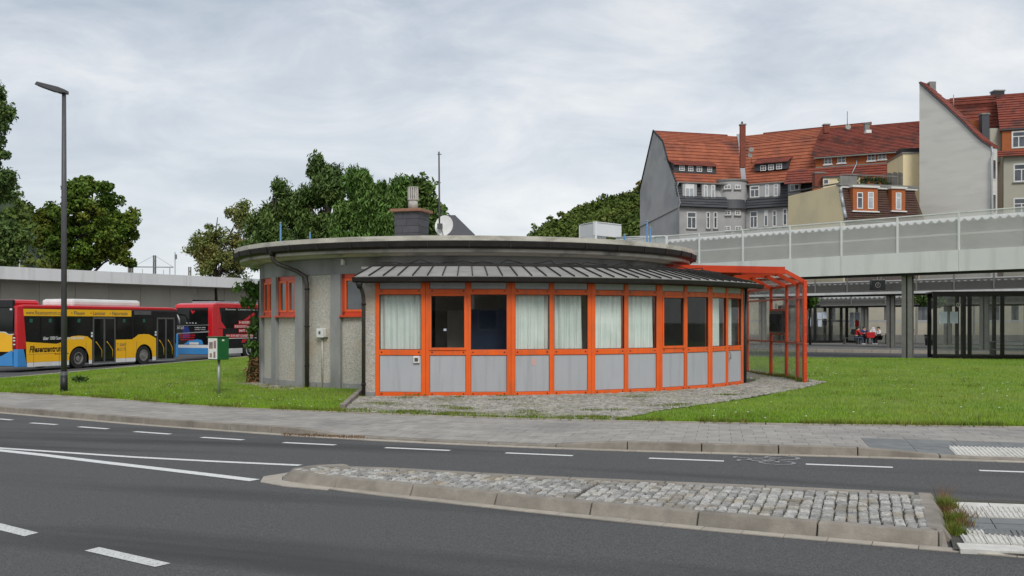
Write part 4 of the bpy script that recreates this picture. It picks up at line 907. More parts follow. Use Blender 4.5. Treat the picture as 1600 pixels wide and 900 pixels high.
# two visible faces: poster face on the left, green face on the right
mb = MB(); mb.fbox(O, u, n, -.16, .19, -.17, .17, zc, zc + hb); bd = mb.build('cabinet', 'green', box, bevel=.012)
mb = MB(); mb.fbox(O, u, n, -.18, .21, -.19, .19, zc + hb, zc + hb + .02); mb.build('lid', 'green', bd)
mb = MB(); mb.fbox(O, n, -u, -.155, .155, .162, .168, zc + .02, zc + hb - .02); mb.build('poster', 'poster', bd)
mb = MB(); 
for (a, b, c, d_) in ((-.12, .01, .27, .43), (.04, .12, .28, .46), (-.10, -.02, .06, .16), (.03, .10, .05, .20)): mb.fbox(O, n, -u, a, b, .168, .171, zc + c, zc + d_)
mb.build('poster_picture', 'poster2', bd)
mb = MB(); mb.fbox(O, u, n, -.03, .04, .171, .174, zc + hb - .09, zc + hb - .05); mb.build('label', 'poster', bd)
# ------------------------------------------------------------ buses
def side_poly(name, pts, m, par, y=-.012, t=.02, **kw): mb = MB(); mb.prism([(x, y, z) for x, z in pts], (0, t, 0)); return mb.build(name, m, par, **kw)
def rear_poly(name, pts, m, par, x=-.012, t=.02): mb = MB(); mb.prism([(x, y, z) for y, z in pts], (t, 0, 0)); return mb.build(name, m, par)
def lettering(body, x, z, w, h, m, par, y=-.016, bold=.01, shear=0, rear=False, tilt=0):
    me = text_mesh(body, w, h, bold, shear); me.materials.append(M[m]); o = bpy.data.objects.new('lettering', me); COL.objects.link(o); o.parent = par; o['_o'] = (0, 0, 0)
    if rear: o.location = (y, x, z); o.rotation_euler = (0, 0, R(-90))
    else: o.location = (x, y, z); o.rotation_euler = (0, -tilt, 0)
    return o
def wheel(par, x, r, y0=.02, rim='rim', hub=True):
    for y, s in ((y0, 1), (2.5 - y0, -1)):
        mb = MB(); mb.disc((x, y, r), (0, s, 0), r * .58, r, 0, .28, 32); w = mb.build('wheel', 'tyre', par, bevel=.02)
        mb = MB(); mb.disc((x, y, r), (0, s, 0), r * .50, r * .60, -.005 if hub else .01, .2, 28); mb.disc((x, y, r), (0, s, 0), .001, r * .52, .02 if hub else .13, .2, 28); mb.disc((x, y, r), (0, s, 0), .001, r * .24, -.03 if hub else .06, .1, 16)
        rm = mb.build('rim', rim, w)
        mb = MB()
        for k in range(10): t = k * math.pi / 5; mb.disc((x + r * .33 * math.cos(t), y, r + r * .33 * math.sin(t)), (0, s, 0), .001, .022, -.0 if hub else .11, .06, 6)
        mb.build('bolts', 'galv' if hub else 'busgrey', w)
def arch(cx, r, z0, n=12, a0=8, a1=172): return [(cx - r * math.cos(R(a0 + (a1 - a0) * k / n)), z0 + r * math.sin(R(a0 + (a1 - a0) * k / n))) for k in range(n + 1)]
hd = (.36, .933); HR = math.atan2(hd[1], hd[0])
def mkbus(loc, label, Lb): return thing('bus', label, 'bus', loc, HR, 'buses parked in front of the shed', local=True)
B1X, B1Y = -20.95, 42.2
b1 = mkbus((B1X, B1Y, -.50), 'black and yellow city bus with red roof and rear corner, lettered Fliesenzentrum', 9.8)
def S1(px): t = (px - 800) / FPX; return (t * B1Y - B1X) / (.36 - .933 * t)
L1 = S1(278)
mb = MB(); mb.box(.02, L1 - .02, .01, 2.49, 1.0, 2.72); body = mb.build('body', 'busblack', b1, bevel=.06)
mb = MB(); mb.box(.1, L1 - .1, .36, 2.14, .22, 1.02); mb.box(2.0 - 1.9, 2.0, .06, 2.44, .3, 1.02); mb.build('underbody', 'dark', b1)
side = [(0.0, 2.70), (L1, 2.70), (L1 - .05, 2.80), (L1 - .4, 2.86), (.3, 2.86), (.0, 2.80)]
mb = MB(); mb.prism([(x, -.0, z) for x, z in side], (0, 2.5, 0)); mb.build('roof', 'busred', b1, bevel=.05)
mb = MB(); mb.box(.0, S1(70), .25, 2.3, 2.8, 3.08); mb.build('roof_hump', 'busred', b1, bevel=.14)
mb = MB(); mb.box(S1(122), S1(229), .35, 2.2, 2.8, 3.18); mb.build('air_conditioner', 'buswhite', b1, bevel=.13)
# red rear corner pillar, blue corner below
def corner(name, m, z0, z1, xr, yr, par):
    mb = MB(); mb.add([(-.03, -.01, z0), (xr, -.015, z0), (xr, .05, z0), (.0, yr, z0), (-.03, yr, z0), (-.03, -.01, z1), (xr * .62, -.015, z1), (xr * .62, .05, z1), (.0, yr, z1), (-.03, yr, z1)], [(0, 4, 3, 2, 1), (5, 6, 7, 8, 9), (0, 1, 6, 5), (1, 2, 7, 6), (2, 3, 8, 7), (3, 4, 9, 8), (4, 0, 5, 9)]); return mb.build(name, m, par, bevel=.025)
corner('corner_pillar', 'busred', .95, 2.80, S1(41.5), .16, b1); corner('corner_panel', 'busblue', .20, .96, S1(42.5), .22, b1)
side_poly('advert_strip', [(S1(36), 2.38), (S1(205), 2.38), (S1(205), 2.685), (S1(36), 2.685)], 'busyellow', b1)
lettering('www.fliesenzentrum.com', S1(38) + .06, 2.44, S1(96) - S1(39) + .1, .17, 'busgrey', b1, bold=.004)
lettering('\u2022 Fliesen', S1(111), 2.44, S1(132) - S1(111), .17, 'busgrey', b1); lettering('\u2022 Laminat', S1(141), 2.44, S1(164) - S1(141), .17, 'busgrey', b1); lettering('\u2022 Naturstein', S1(171), 2.44, S1(199) - S1(171), .17, 'busgrey', b1)
# glazing
for a, b in ((37, 62), (63, 104), (106, 143), (182, 207), (209, 241)):
    side_poly('window', [(S1(a) + .04, 1.30), (S1(b) - .03, 1.30), (S1(b) - .03, 2.33), (S1(a) + .04, 2.33)], 'busglass', b1, y=-.008)
side_poly('destination_sign', [(S1(210), 2.47), (S1(236), 2.47), (S1(236), 2.66), (S1(210), 2.66)], 'busgrey', b1)
for a in (46, 76, 121, 192, 223): side_poly('sticker', [(S1(a), 2.10), (S1(a) + .16, 2.10), (S1(a) + .16, 2.26), (S1(a), 2.26)], mat('sticker_green', (.02, .12, .09), rough=.4), b1, y=-.014)
x1, x2 = S1(123.5), S1(225)
r_a, r_w = .60, .47
side_poly('advert_panel', [(S1(42), .38), (x1 - r_a * .98, .38)] + arch(x1, r_a, .42)[:7] + [(x1, 1.50), (x1 - .45, 1.47), (x1 - .95, 1.22), (x1 - 1.3, 1.15), (S1(40), 1.27)], 'busyellow', b1)
side_poly('advert_panel', [(x1, 1.02 + .0)] + arch(x1, r_a, .42)[7:] + [(x1 + r_a, .38), (S1(143.5), .38), (S1(143.5), 1.28), (x1 + .5, 1.45), (x1, 1.50)], 'busyellow', b1)
side_poly('advert_panel', [(S1(181), .38), (x2 - r_a, .38)] + arch(x2, r_a, .42)[:7] + [(x2, 1.52), (x2 - .4, 1.50), (x2 - .8, 1.27), (S1(181), 1.27)], 'busyellow', b1)
side_poly('advert_panel', [(x2, 1.02)] + arch(x2, r_a, .42)[7:] + [(x2 + r_a, .38), (S1(243.5), .38), (S1(243.5), 1.3), (x2 + .35, 1.50), (x2, 1.52)], 'busyellow', b1)
for a, b in ((S1(42.5), x1 - r_a), (x1 + r_a, S1(143.5)), (S1(181), x2 - r_a), (x2 + r_a, S1(243.5))): side_poly('skirt', [(a, .19), (b, .19), (b, .375), (a, .375)], 'buswhite', b1)
lettering('Fliesenzentrum', S1(45.5), .80, S1(98) - S1(45.5), .28, 'busblack', b1, bold=.03, shear=.25)
lettering('Baustoffe', S1(85), .68, .8, .07, 'busblack', b1); side_poly('print_line', [(S1(41) + .1, .72), (S1(84), .72), (S1(84), .733), (S1(41) + .1, .733)], 'busgrey', b1, y=-.014)
lettering('\u00fcber 1000 Sorten zum mitnehmen!', S1(67), 1.33, S1(131) - S1(67), .16, 'whitepaint', b1, bold=.02, y=-.014)
lettering('T. 03691', S1(182.5), .95, S1(196) - S1(182.5), .15, 'busgrey', b1); lettering('88 21 75', S1(182.5), .73, S1(196) - S1(182.5), .15, 'busgrey', b1)
def bdoor(px0, px1, par):
    a, b = S1(px0), S1(px1); mb = MB(); mm = (a + b) / 2
    for q in ((a, a + .07), (b - .07, b), (mm - .05, mm + .05)): mb.box(q[0], q[1], -.02, .03, .24, 2.30)
    mb.box(a, b, -.02, .03, 2.26, 2.34); mb.box(a, b, -.03, .05, .20, .27); d = mb.build('door', 'busgrey', par)
    for q in ((a + .07, mm - .05), (mm + .05, b - .07)):
        mb = MB(); mb.box(q[0], q[1], -.01, .01, .27, 2.26); mb.build('door_pane', 'busglass', d)
        mb = MB(); mb.tube([(q[0] + .1, -.02, 1.2), (q[0] + .25, -.02, 1.05), (q[1] - .12, -.02, .8), (q[1] - .12, -.02, .45)], .018, 6); mb.build('grab_rail', 'yellowrail', d)
    mb = MB(); mb.box(a, b, -.05, .02, .15, .20); mb.build('step_edge', 'galv', d)
bdoor(145, 180, b1); bdoor(245, 272.5, b1)
for px in (142, 242): 
    for z in (1.55, 1.42): side_poly('sticker', [(S1(px), z), (S1(px) + .1, z), (S1(px) + .1, z + .1), (S1(px), z + .1)], 'whitepaint', b1, y=-.018)
mb = MB(); mb.box(L1 - .12, L1 + .02, -.02, .4, .3, 1.5); mb.build('front_corner', 'busblue', b1, bevel=.03)
wheel(b1, x1, .47, hub=False); wheel(b1, x2, .47)
for px_ in (52, 92, 134, 196, 213): side_poly('panel_seam', [(S1(px_), .22), (S1(px_) + .015, .22), (S1(px_) + .015, 1.15), (S1(px_), 1.15)], 'busgrey', b1, y=-.016, t=.004)
# rear face
mb = MB(); mb.box(-.04, .10, .24, 2.32, 2.72, 3.07); mb.build('rear_cap', 'busblack', b1, bevel=.04)
rear_poly('rear_window', [(.28, 1.72), (2.2, 1.72), (2.2, 2.74), (.22, 2.74)], 'busglass', b1)
rear_poly('rear_panel', [(.26, .85), (2.3, .85), (2.3, 1.70), (.7, 1.66), (.5, 1.56), (.26, 1.58)], 'busyellow', b1)
rear_poly('rear_trim', [(.22, 1.585), (.5, 1.565), (.7, 1.665), (2.3, 1.705), (2.3, 1.74), (.7, 1.70), (.5, 1.60), (.22, 1.62)], 'whitepaint', b1, x=-.02)
rear_poly('rear_bumper', [(.25, .25), (2.4, .25), (2.4, .62), (.9, .66), (.28, .93)], 'busblue', b1, x=-.04, t=.06)
rear_poly('tail_light', [(.06, .98), (.26, .98), (.26, 1.56), (.06, 1.56)], 'tail', b1, x=-.045)
for z in (1.14, 1.30, 1.42): rear_poly('lamp_lens', [(.09, z), (.22, z), (.22, z + .05), (.09, z + .05)], 'whitepaint', b1, x=-.05, t=.01)
mb = MB(); mb.box(-.03, .02, .3, .42, 2.62, 2.70); mb.build('marker_light', 'whitepaint', b1)
# second bus: red and black coach
b2 = mkbus((-16.0, 53.2, -.46), 'red and black coach with white and blue lower bumper, parked behind the green box', 12)
def S2(px): t = (px - 800) / FPX; return (t * 53.2 + 16.0) / (.36 - .933 * t)
L2 = 12
mb = MB(); mb.box(.02, L2, .01, 2.49, .32, 2.92); mb.build('body', 'busblack', b2, bevel=.08)
mb = MB(); mb.prism([(x, 0, z) for x, z in [(-.02, 2.80), (L2, 2.80), (L2, 2.98), (L2 - .3, 3.08), (.4, 3.10), (.05, 3.02)]], (0, 2.5, 0)); mb.build('roof', 'busred', b2, bevel=.06)
mb = MB(); mb.box(.9, 2.6, .5, 2.1, 3.05, 3.2); mb.box(3.4, 9, .5, 2.1, 3.05, 3.22); mb.build('roof_unit', 'galv', b2, bevel=.04)
mb = MB(); mb.add([(-.03, -.01, 1.15), (.55, -.02, 1.15), (.55, .1, 1.15), (-.03, .28, 1.15), (-.03, -.01, 2.9), (.28, -.02, 2.9), (.28, .1, 2.9), (-.03, .28, 2.9)], [(3, 2, 1, 0), (4, 5, 6, 7), (0, 1, 5, 4), (1, 2, 6, 5), (2, 3, 7, 6), (3, 0, 4, 7)]); mb.build('corner_pillar', 'busred', b2, bevel=.03)
side_poly('corner_flare', [(.3, 1.72), (1.15, 1.72), (.72, 2.1), (.55, 2.85), (.3, 2.85)], 'busred', b2)
side_poly('corner_flare', [(.28, 1.2), (.85, 1.2), (.85, 1.7), (.28, 1.7)], 'busred', b2)
xw = S2(389)
side_poly('window', [(.85, 1.75), (L2 - .5, 1.75), (L2 - .5, 2.68), (.85, 2.68)], 'busglass', b2, y=-.006)
side_poly('skirt', [(.2, .34), (xw - .62, .34), (xw - .62, .62), (.9, .62), (.9, 1.12), (.2, 1.12)], 'buswhite', b2)
side_poly('trim_line', [(.3, 1.15), (L2 - .3, 1.15), (L2 - .3, 1.19), (.3, 1.19)], 'whitepaint', b2)
mb = MB()
for k in range(8): mb.box(.3, .82, -.022, -.012, .68 + k * .05, .70 + k * .05)
mb.build('grille', 'galv', b2)
mb = MB(); mb.disc((xw, -.02, .50), (0, 1, 0), .001, .60, -.0, .02, 28); mb.build('wheel_arch', 'dark', b2)
wheel(b2, xw, .50, y0=-.03, rim='buswhite'); wheel(b2, xw + 5.8, .50, y0=-.03, rim='buswhite')
side_poly('arrow', [(2.55, 2.10), (2.7, 2.02), (3.75, 2.48), (3.75, 2.56), (3.6, 2.6)], 'busred', b2, y=-.014)
side_poly('arrow', [(2.5, .92), (2.8, .92), (3.5, .58), (3.5, .80), (3.0, 1.1), (2.6, 1.1)], 'busred', b2, y=-.014)
for bdy, x0, z0, w in (('HIER', 2.3, 1.98, 1.0), ('REGIONAL', 1.9, 1.76, 1.6), ('MIT DIR', 2.3, 1.52, 1.15), ('EIN TYP MIT CHARAKTER', 1.15, 1.24, 2.5)):
    side_poly('text_box', [(x0 - .06, z0 - .03), (x0 + w + .06, z0 - .03), (x0 + w + .06, z0 + .17), (x0 - .06, z0 + .17)], 'busred', b2, y=-.014, t=.006); lettering(bdy, x0, z0, w, .13, 'whitepaint', b2, y=-.018, bold=.02)
lettering('Reisen  Linienverkehr  Ausfl\u00fcge', 1.1, 2.70, 4.4, .10, 'whitepaint', b2, y=-.014)
lettering('DER NEUE JOB', 4.1, 1.78, 1.6, .14, 'busred', b2, y=-.018, bold=.03)
for k in range(5):
    for x0 in (3.85, 5.35): side_poly('print_line', [(x0, 1.62 - k * .085), (x0 + random.uniform(.8, 1.2), 1.62 - k * .085), (x0 + random.uniform(.8, 1.2), 1.655 - k * .085), (x0, 1.655 - k * .085)], 'whitepaint', b2, y=-.014, t=.004)
rear_poly('rear_window', [(.28, 1.95), (2.22, 1.95), (2.22, 2.84), (.28, 2.84)], 'busglass', b2)
rear_poly('rear_bumper', [(.05, .34), (2.5, .34), (2.5, .68), (.05, .68)], 'busblue', b2, x=-.05, t=.07)
rear_poly('rear_trim', [(.05, .68), (2.5, .68), (2.5, .84), (.05, .84)], 'buswhite', b2, x=-.04, t=.06)
rear_poly('licence_plate', [(.9, .86), (1.5, .86), (1.5, .98), (.9, .98)], 'buswhite', b2, x=-.03)
rear_poly('chrome_line', [(.2, 1.52), (2.4, 1.42), (2.4, 1.46), (.2, 1.60)], 'galv', b2, x=-.03)
rear_poly('chrome_line', [(.2, 1.90), (2.4, 1.86), (2.4, 1.88), (.2, 1.93)], 'galv', b2, x=-.03)
rear_poly('picture', [(.6, .86), (1.9, .86), (1.5, 1.08), (1.0, 1.14), (.7, 1.1)], 'busblue', b2, x=-.02)
rear_poly('picture', [(1.5, 1.2), (1.95, 1.2), (1.95, 1.78), (1.6, 1.84), (1.45, 1.5)], mat('deepblue', (.02, .04, .22), rough=.4), b2, x=-.02)
rear_poly('heart', [(1.25, 2.62), (1.35, 2.72), (1.42, 2.68), (1.3, 2.5), (1.16, 2.62), (1.18, 2.70)], 'busred', b2, x=-.02)
for k in range(3): lettering(('WIR SUCHEN FAHRER', 'JETZT BEWERBEN', 'UND EINSTEIGEN')[k], 2.2 - k * .05, 1.32 - k * .12, 1.1 - k * .1, .08, 'busred', b2, y=-.028, rear=True, bold=.03)
lettering('KONTAKT', 2.45, 1.68, .6, .15, 'whitepaint', b2, y=-.028, rear=True); lettering('K Y R A', 1.7, 1.98, .7, .07, 'whitepaint', b2, y=-.028, rear=True)
lettering('KOMM INS TEAM', 1.15, 1.74, .7, .06, 'whitepaint', b2, y=-.028, rear=True); lettering('und fahr mit uns', 1.15, 1.64, .7, .06, 'whitepaint', b2, y=-.028, rear=True)
mb = MB(); mb.tube([(-.05, 2.45, 2.45), (-.25, 2.3, 2.48), (-.35, 2.0, 2.42), (-.35, 1.9, 2.2), (-.35, 1.88, 1.95)], .045, 8); mb.build('mirror_arm', 'galv', b2)
# ------------------------------------------------------------ bus lane kerb and the long shed wall
lane = bpy.data.objects.new('bus_lane_kerb', None); COL.objects.link(lane); lane['kind'] = 'structure'; lane['_o'] = (0, 0, 0)
BK = Path(np.array([[-18.3, 29.5], [-17.62, 34.3], [-17.09, 37.6], [-16.23, 43], [-15.17, 48.7], [-14.1, 54.2], [-12, 57.2], [-10, 58.3], [-6, 58.6]]))
s = 0
while s < BK.L - 1:
    m = MB(); P = [BK.off(s + .01, 0), BK.off(s + .99, 0), BK.off(s + .99, .3), BK.off(s + .01, .3)]; m.hexa([(p[0], p[1], g(p[0]) + RD) for p in P] + [(p[0], p[1], g(p[0]) + .03) for p in P]); m.build('kerb_stone', 'gutter', lane); s += 1
su = Vector((10.3, 17, 0)).normalized(); sn = Vector((su.y, -su.x, 0)); SO = Vector((-29.8, 58, 0)) - su * 14
shed = thing('long_shed', 'long low shed with white fascia and grey panel wall behind the buses', 'shed', tuple(SO))
for k in range(14):
    a = k * 4.6; mb = MB(); mb.fbox(SO, su, sn, a + .01, a + 4.59, -.3, 0, 4.12, 4.86); mb.build('fascia_panel', 'fascia', shed)
for k in range(26):
    a = k * 2.5; mb = MB(); mb.fbox(SO, su, sn, a + .015, a + 2.485, -1.75, -1.6, 1.72, 4.1); mb.build('wall_panel', 'shedwall', shed)
    mb = MB(); mb.fbox(SO, su, sn, a + .015, a + 2.485, -1.75, -1.6, -1.2, 1.70); mb.build('wall_panel', 'shedwall', shed)
mb = MB(); mb.fbox(SO, su, sn, 0, 64, -1.9, -1.76, -1.2, 4.3); mb.build('wall_backing', 'dark', shed)
mb = MB(); mb.fbox(SO, su, sn, 0, 64, -8, -.31, 4.3, 4.7); mb.fbox(SO, su, sn, 0, 64, -1.58, -.31, 4.1, 4.29); mb.build('roof', 'shedwall', shed)
mb = MB(); mb.fbox(SO, su, sn, 29.5, 32.5, -1.6, -1.55, 3.0, 3.2); mb.build('vent_slot', 'dark', shed)
# ------------------------------------------------------------ station canopies on the right
M['backmesh_shade'] = mat('backmesh_shade', (.10, .097, .09), (.08, .078, .072), scale=.7, rough=.8, stretch=(1, 1, 8))  # darker copy of the back mesh, shade of the rear canopies painted in
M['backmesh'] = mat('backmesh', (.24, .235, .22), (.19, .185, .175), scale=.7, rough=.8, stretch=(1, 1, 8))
cu_ = Vector((-.67, .742, 0)).normalized(); cv_ = Vector((.742, .67, 0)).normalized()
def canopy(P0, t0, t1, zf0, zf1, zm, zscal, mesh_m, fas_m, lab, posts, postz, fL=5.5, mL=2.75, vsc=1.2, deep=2.0, group='station canopies'):
    O = Vector(P0); c = thing('station_canopy', lab, 'canopy', tuple(O), 0, group); nf = -cv_
    t = t0
    while t < t1: e = min(t + fL, t1); mb = MB(); mb.fbox(O, cu_, nf, t + .006, e - .006, -.12, 0, zf0, zf1); mb.build('fascia_panel', fas_m, c); t = e
    t = t0
    while t < t1 - .2:
        e = min(t + mL, t1); mb = MB(); mb.quad(*[tuple(O + cu_ * a + nf * -.05 + Vector((0, 0, z))) for a, z in ((t + .04, zf1 + .01), (e - .04, zf1 + .01), (e - .04, zm), (t + .04, zm))]); mb.build('mesh_panel', mesh_m, c)
        mb = MB(); mb.fbox(O, cu_, nf, t - .035, t + .035, -.09, -.0, zf1, zm + .02); mb.build('rail_post', 'fascia' if mesh_m == 'meshlight' else 'steel', c); t = e
    mb = MB(); mb.fbox(O, cu_, nf, t0, t1, -.07, -.02, zm, zm + .05); mb.build('top_rail', 'fascia' if mesh_m == 'meshlight' else 'steel', c)
    mb = MB(); mb.fbox(O, cu_, nf, t0, t1, -deep, -.121, zf0 + .05, zf0 + .2); mb.build('deck', 'steel', c)
    mb = MB(); mb.fbox(O, cu_, nf, t0, t1, -.16, -.121, zf0 - .12, zf0 + .05); mb.build('edge_beam', 'darkmetal', c)
    # corrugated roof sheet whose scalloped edge shows through the perforated panels
    vs = []; nper = int((t1 - t0) / .37); N = nper * 8
    for k in range(N + 1):
        t = t0 + (t1 - t0) * k / N; w = .05 - .13 * abs(math.sin(math.pi * k / 8))
        for v, dz in ((vsc, 0), (vsc + .02, .10), (vsc + 2.6, -.25)): p = O + cu_ * t + cv_ * v; vs.append((p.x, p.y, zscal + (w if v < vsc + .01 else .02) + dz))
    fs = [(k * 3 + j, k * 3 + 3 + j, k * 3 + 4 + j, k * 3 + 1 + j) for k in range(N) for j in range(2)]
    mb = MB(); mb.add(vs, fs, True); mb.build('corrugated_roof', 'corr', c)
    mb = MB(); mb.fbox(O, cu_, nf, t0, t1, -vsc - .35, -vsc - .3, zf1 + .0, zscal - .08); mb.build('back_mesh', 'backmesh' if mesh_m == 'meshlight' else 'backmesh_shade', c)
    mb = MB(); mb.fbox(O, cu_, nf, t0, t1, -.35, -.3, zf1 + (zm - zf1) * .42, zf1 + (zm - zf1) * .42 + .08); mb.build('handrail', 'fascia' if mesh_m == 'meshlight' else 'steel', c)
    for t in posts:
        for d in (-.14, .14):
            mb = MB(); p = O + cu_ * (t + d) + cv_ * .5
            for a, b, e, f in ((-.1, .1, -.1, -.07), (-.1, .1, .07, .1), (-.012, .012, -.07, .07)): mb.fbox(p, cu_, nf, a, b, e, f, postz, zf0 + .06)
            mb.build('post', 'steel', c)
    return c
cA = canopy((17.45, 44.5, 0), -19, 17.5, 3.80, 4.72, 6.30, 6.12, 'meshlight', 'fascia', 'nearest station canopy with pale fascia and light perforated panels', [0, -11, 11], RD)
cB = canopy((22.4, 59.5, 0), -26, 30, 3.28, 3.42, 4.75, 4.02, 'meshshade', 'fascia', 'middle station canopy seen below the pale nearest one, with the clock box', [0, -5.5, -8.2, 9, 18], 0, mL=2.2, vsc=.8)
cC = canopy((27, 69, 0), -30, 9.5, 2.76, 2.85, 3.6, 3.36, 'meshshade', 'steel', 'farthest station canopy above the people at the table', [-9, -3, 3, 8], 0, mL=2.6, vsc=.8)
# platform (raised paving) of the station
plat = bpy.data.objects.new('platform', None); COL.objects.link(plat); plat['kind'] = 'structure'; plat['_o'] = (0, 0, 0)
pw = Vector((-.866, .5, 0)); pn = Vector((.5, .866, 0)); PO = Vector((22.6, 53.9, 0))
mb = MB(); q = [PO - pw * 34 + pn * .3, PO + pw * 24 + pn * .3, PO + pw * 24 + pn * 60, PO - pw * 34 + pn * 60]; mb.hexa([(v.x, v.y, RD - .02) for v in q] + [(v.x, v.y, .05) for v in q]); mb.build('paving', mat('darkpaving', (.15, .145, .135), (.11, .107, .10), scale=6, rough=.9, bump=.2, c3=(.2, .19, .175), s3=.4), plat)
for k in range(-34, 24):
    m = MB(); a = PO + pw * (k + .01); b = PO + pw * (k + .99); q = [b, a, a + pn * .3, b + pn * .3]; m.hexa([(v.x, v.y, RD - .02) for v in q] + [(v.x, v.y, .06) for v in q]); m.build('kerb_stone', 'gutter', plat)
for off, wd2 in ((14, .4), (17.5, 1.0)):
    m = MB(); q = [PO - pw * 34 + pn * off, PO + pw * 24 + pn * off, PO + pw * 24 + pn * (off + wd2), PO - pw * 34 + pn * (off + wd2)]; m.poly([(v.x, v.y, .056) for v in q]); m.build('pale_strip', 'gutter', plat)
m = MB(); q = [PO + pw * 4 + pn * 0, PO + pw * 5 + pn * 0, PO + pw * 5 + pn * .35, PO + pw * 4 + pn * .35]
# clock / display boxes on the canopies
def display(px, py, Y, w, h, lab):
    p = AT(px, py, Y); t = thing('platform_display', lab, 'display', tuple(p)); mb = MB(); mb.box(p.x - w / 2, p.x + w / 2, p.y - .2, p.y + .2, p.z - h / 2, p.z + h / 2); b = mb.build('case', 'busblack', t, bevel=.03)
    mb = MB(); mb.box(p.x - .02, p.x + .02, p.y - .02, p.y + .02, p.z + h / 2, p.z + h / 2 + .5); mb.build('hanger', 'steel', t)
    mb = MB(); mb.disc((p.x - .05, p.y - .205, p.z), (0, -1, 0), h * .20, h * .24, 0, .01, 20); mb.box(p.x - .06, p.x - .03, p.y - .213, p.y - .203, p.z - .04, p.z + .1); mb.build('number', 'rim', b)
display(1371, 445.5, 59, .80, .64, 'black display box with round emblem on the middle canopy post'); display(1436, 466, 68, .55, .62, 'smaller black display box behind, near the tall tree in the station')
# far beige station building
bw = thing('beige_hall', 'long pale beige building far behind the station platforms', 'building', (30, 77.7, 0)); du = Vector((.995, -.0998, 0)); dnn = Vector((-.0998, -.995, 0)); BO = Vector((12, 79.5, 0))
mb = MB(); mb.fbox(BO, du, dnn, 0, 50, -1.7, 0, -.2, 4.3); mb.build('wall', mat('beigewall', (.42, .39, .31), (.37, .345, .28), scale=.6, rough=.95, c3=(.32, .29, .22), s3=.5), bw)
mb = MB(); mb.fbox(BO, du, dnn, 0, 50, 0, .05, -.2, .6); mb.build('plinth', 'steel', bw)
for px in (1387, 1392.5, 1440, 1446, 1550, 1556, 1586, 1300, 1230):
    p = HIT(px, 485, BO, dnn); s = (p - BO).dot(du); mb = MB(); mb.fbox(BO, du, dnn, s - .25, s + .25, 0, .04, 1.75, 3.3); w = mb.build('window', 'pane', bw)
    mb = MB(); mb.fbox(BO, du, dnn, s - .32, s + .32, 0, .07, 1.65, 1.74); mb.build('sill', 'gutter', w)
# glass screens behind the platform (posts with mid rail)
scn = thing('glass_screen', 'row of steel posts with a mid rail before the beige building', 'screen', (30, 76, 0)); GO = Vector((12, 77.9, 0))
for k in range(22): mb = MB(); mb.fbox(GO, du, dnn, k * 2.1, k * 2.1 + .14, 0, .1, 0, 3.0); mb.build('post', 'steel', scn)
mb = MB(); mb.fbox(GO, du, dnn, 0, 44, .02, .08, 1.60, 1.74); mb.build('mid_rail', 'galv', scn)
# shelters with dark frames
def dshelter(P0, u, posts, zt, depth, lab, z0=0.0, wfr=.12):
    O = Vector(P0); n = Vector((u.y, -u.x, 0)); s = thing('waiting_shelter', lab, 'shelter', tuple(O), group=None)
    for v in (0, -depth):
        for a in posts: mb = MB(); mb.fbox(O, u, n, a - wfr / 2, a + wfr / 2, v - .05, v + .05, z0, zt); mb.build('post', 'busblack', s)
        mb = MB(); mb.fbox(O, u, n, posts[0], posts[-1], v - .04, v + .04, z0, z0 + .16); mb.build('bottom_rail', 'busblack', s)
        mb = MB(); mb.fbox(O, u, n, posts[0] - .1, posts[-1] + .1, v - .06, v + .06, zt - .14, zt); mb.build('top_rail', 'busblack', s)
        for a, b in zip(posts[:-1], posts[1:]):
            if b - a > .4: mb = MB(); mb.quad(*[tuple(O + u * x + n * v + Vector((0, 0, z))) for x, z in ((a, z0 + .16), (b, z0 + .16), (b, zt - .14), (a, zt - .14))]); mb.build('pane', 'clearglass', s)
    mb = MB(); mb.fbox(O, u, n, posts[0] - .15, posts[-1] + .15, -depth - .1, .1, zt, zt + .06); mb.build('roof', 'busblack', s)
    return s, O, n
nsu = Vector((.97, -.243, 0)).normalized(); p0 = HIT(1461, 560, (18.9, 44.6, 0), Vector((nsu.y, -nsu.x, 0))); NP = Vector((p0.x, p0.y, 0))
rel = lambda px: (HIT(px, 500, NP, Vector((nsu.y, -nsu.x, 0))) - NP).dot(nsu)
sA, OA, nA = dshelter(NP, nsu, [rel(1461), rel(1506), rel(1515), rel(1566), rel(1618), rel(1670)], 2.92, 1.6, 'near waiting shelter with black frame and glass at the lawn edge', z0=-.02, wfr=.16)
for a, b, c_ in ((1467, 1480, 'paper'), (1484.5, 1497, 'paper')):
    mb = MB(); mb.fbox(NP, nsu, nA, rel(a), rel(b), .005, .012, 1.56, 2.08); q = mb.build('timetable', c_, sA)
    mb = MB()
    for k in range(9): mb.fbox(NP, nsu, nA, rel(a) + .03, rel(b) - .04, .012, .014, 1.60 + k * .05, 1.615 + k * .05)
    mb.build('print_lines', 'galv', q)
mb = MB(); c = NP + nsu * rel(1497.5) + Vector((0, 0, 2.38)); mb.disc(c, nA, .075, .095, .005, .01, 24); mb.build('round_sign', 'whitepaint', sA)
me = text_mesh('4', .06, .09); me.materials.append(M['whitepaint']); o = bpy.data.objects.new('lettering', me); COL.objects.link(o); o.parent = sA; o.location = c + nA * .01 - nsu * .03 - Vector((0, 0, .045)) - Vector(NP); o.rotation_euler = (0, 0, math.atan2(nsu.y, nsu.x)); o['_o'] = (0, 0, 0)
me = text_mesh('BUS-STEIG', .58, .075); me.materials.append(M['rim']); o = bpy.data.objects.new('lettering', me); COL.objects.link(o); o.parent = sA; o.location = NP + nsu * rel(1492) + nA * .01 + Vector((0, 0, 2.34)) - NP; o.rotation_euler = (0, 0, math.atan2(nsu.y, nsu.x) + math.pi); o['_o'] = (0, 0, 0)
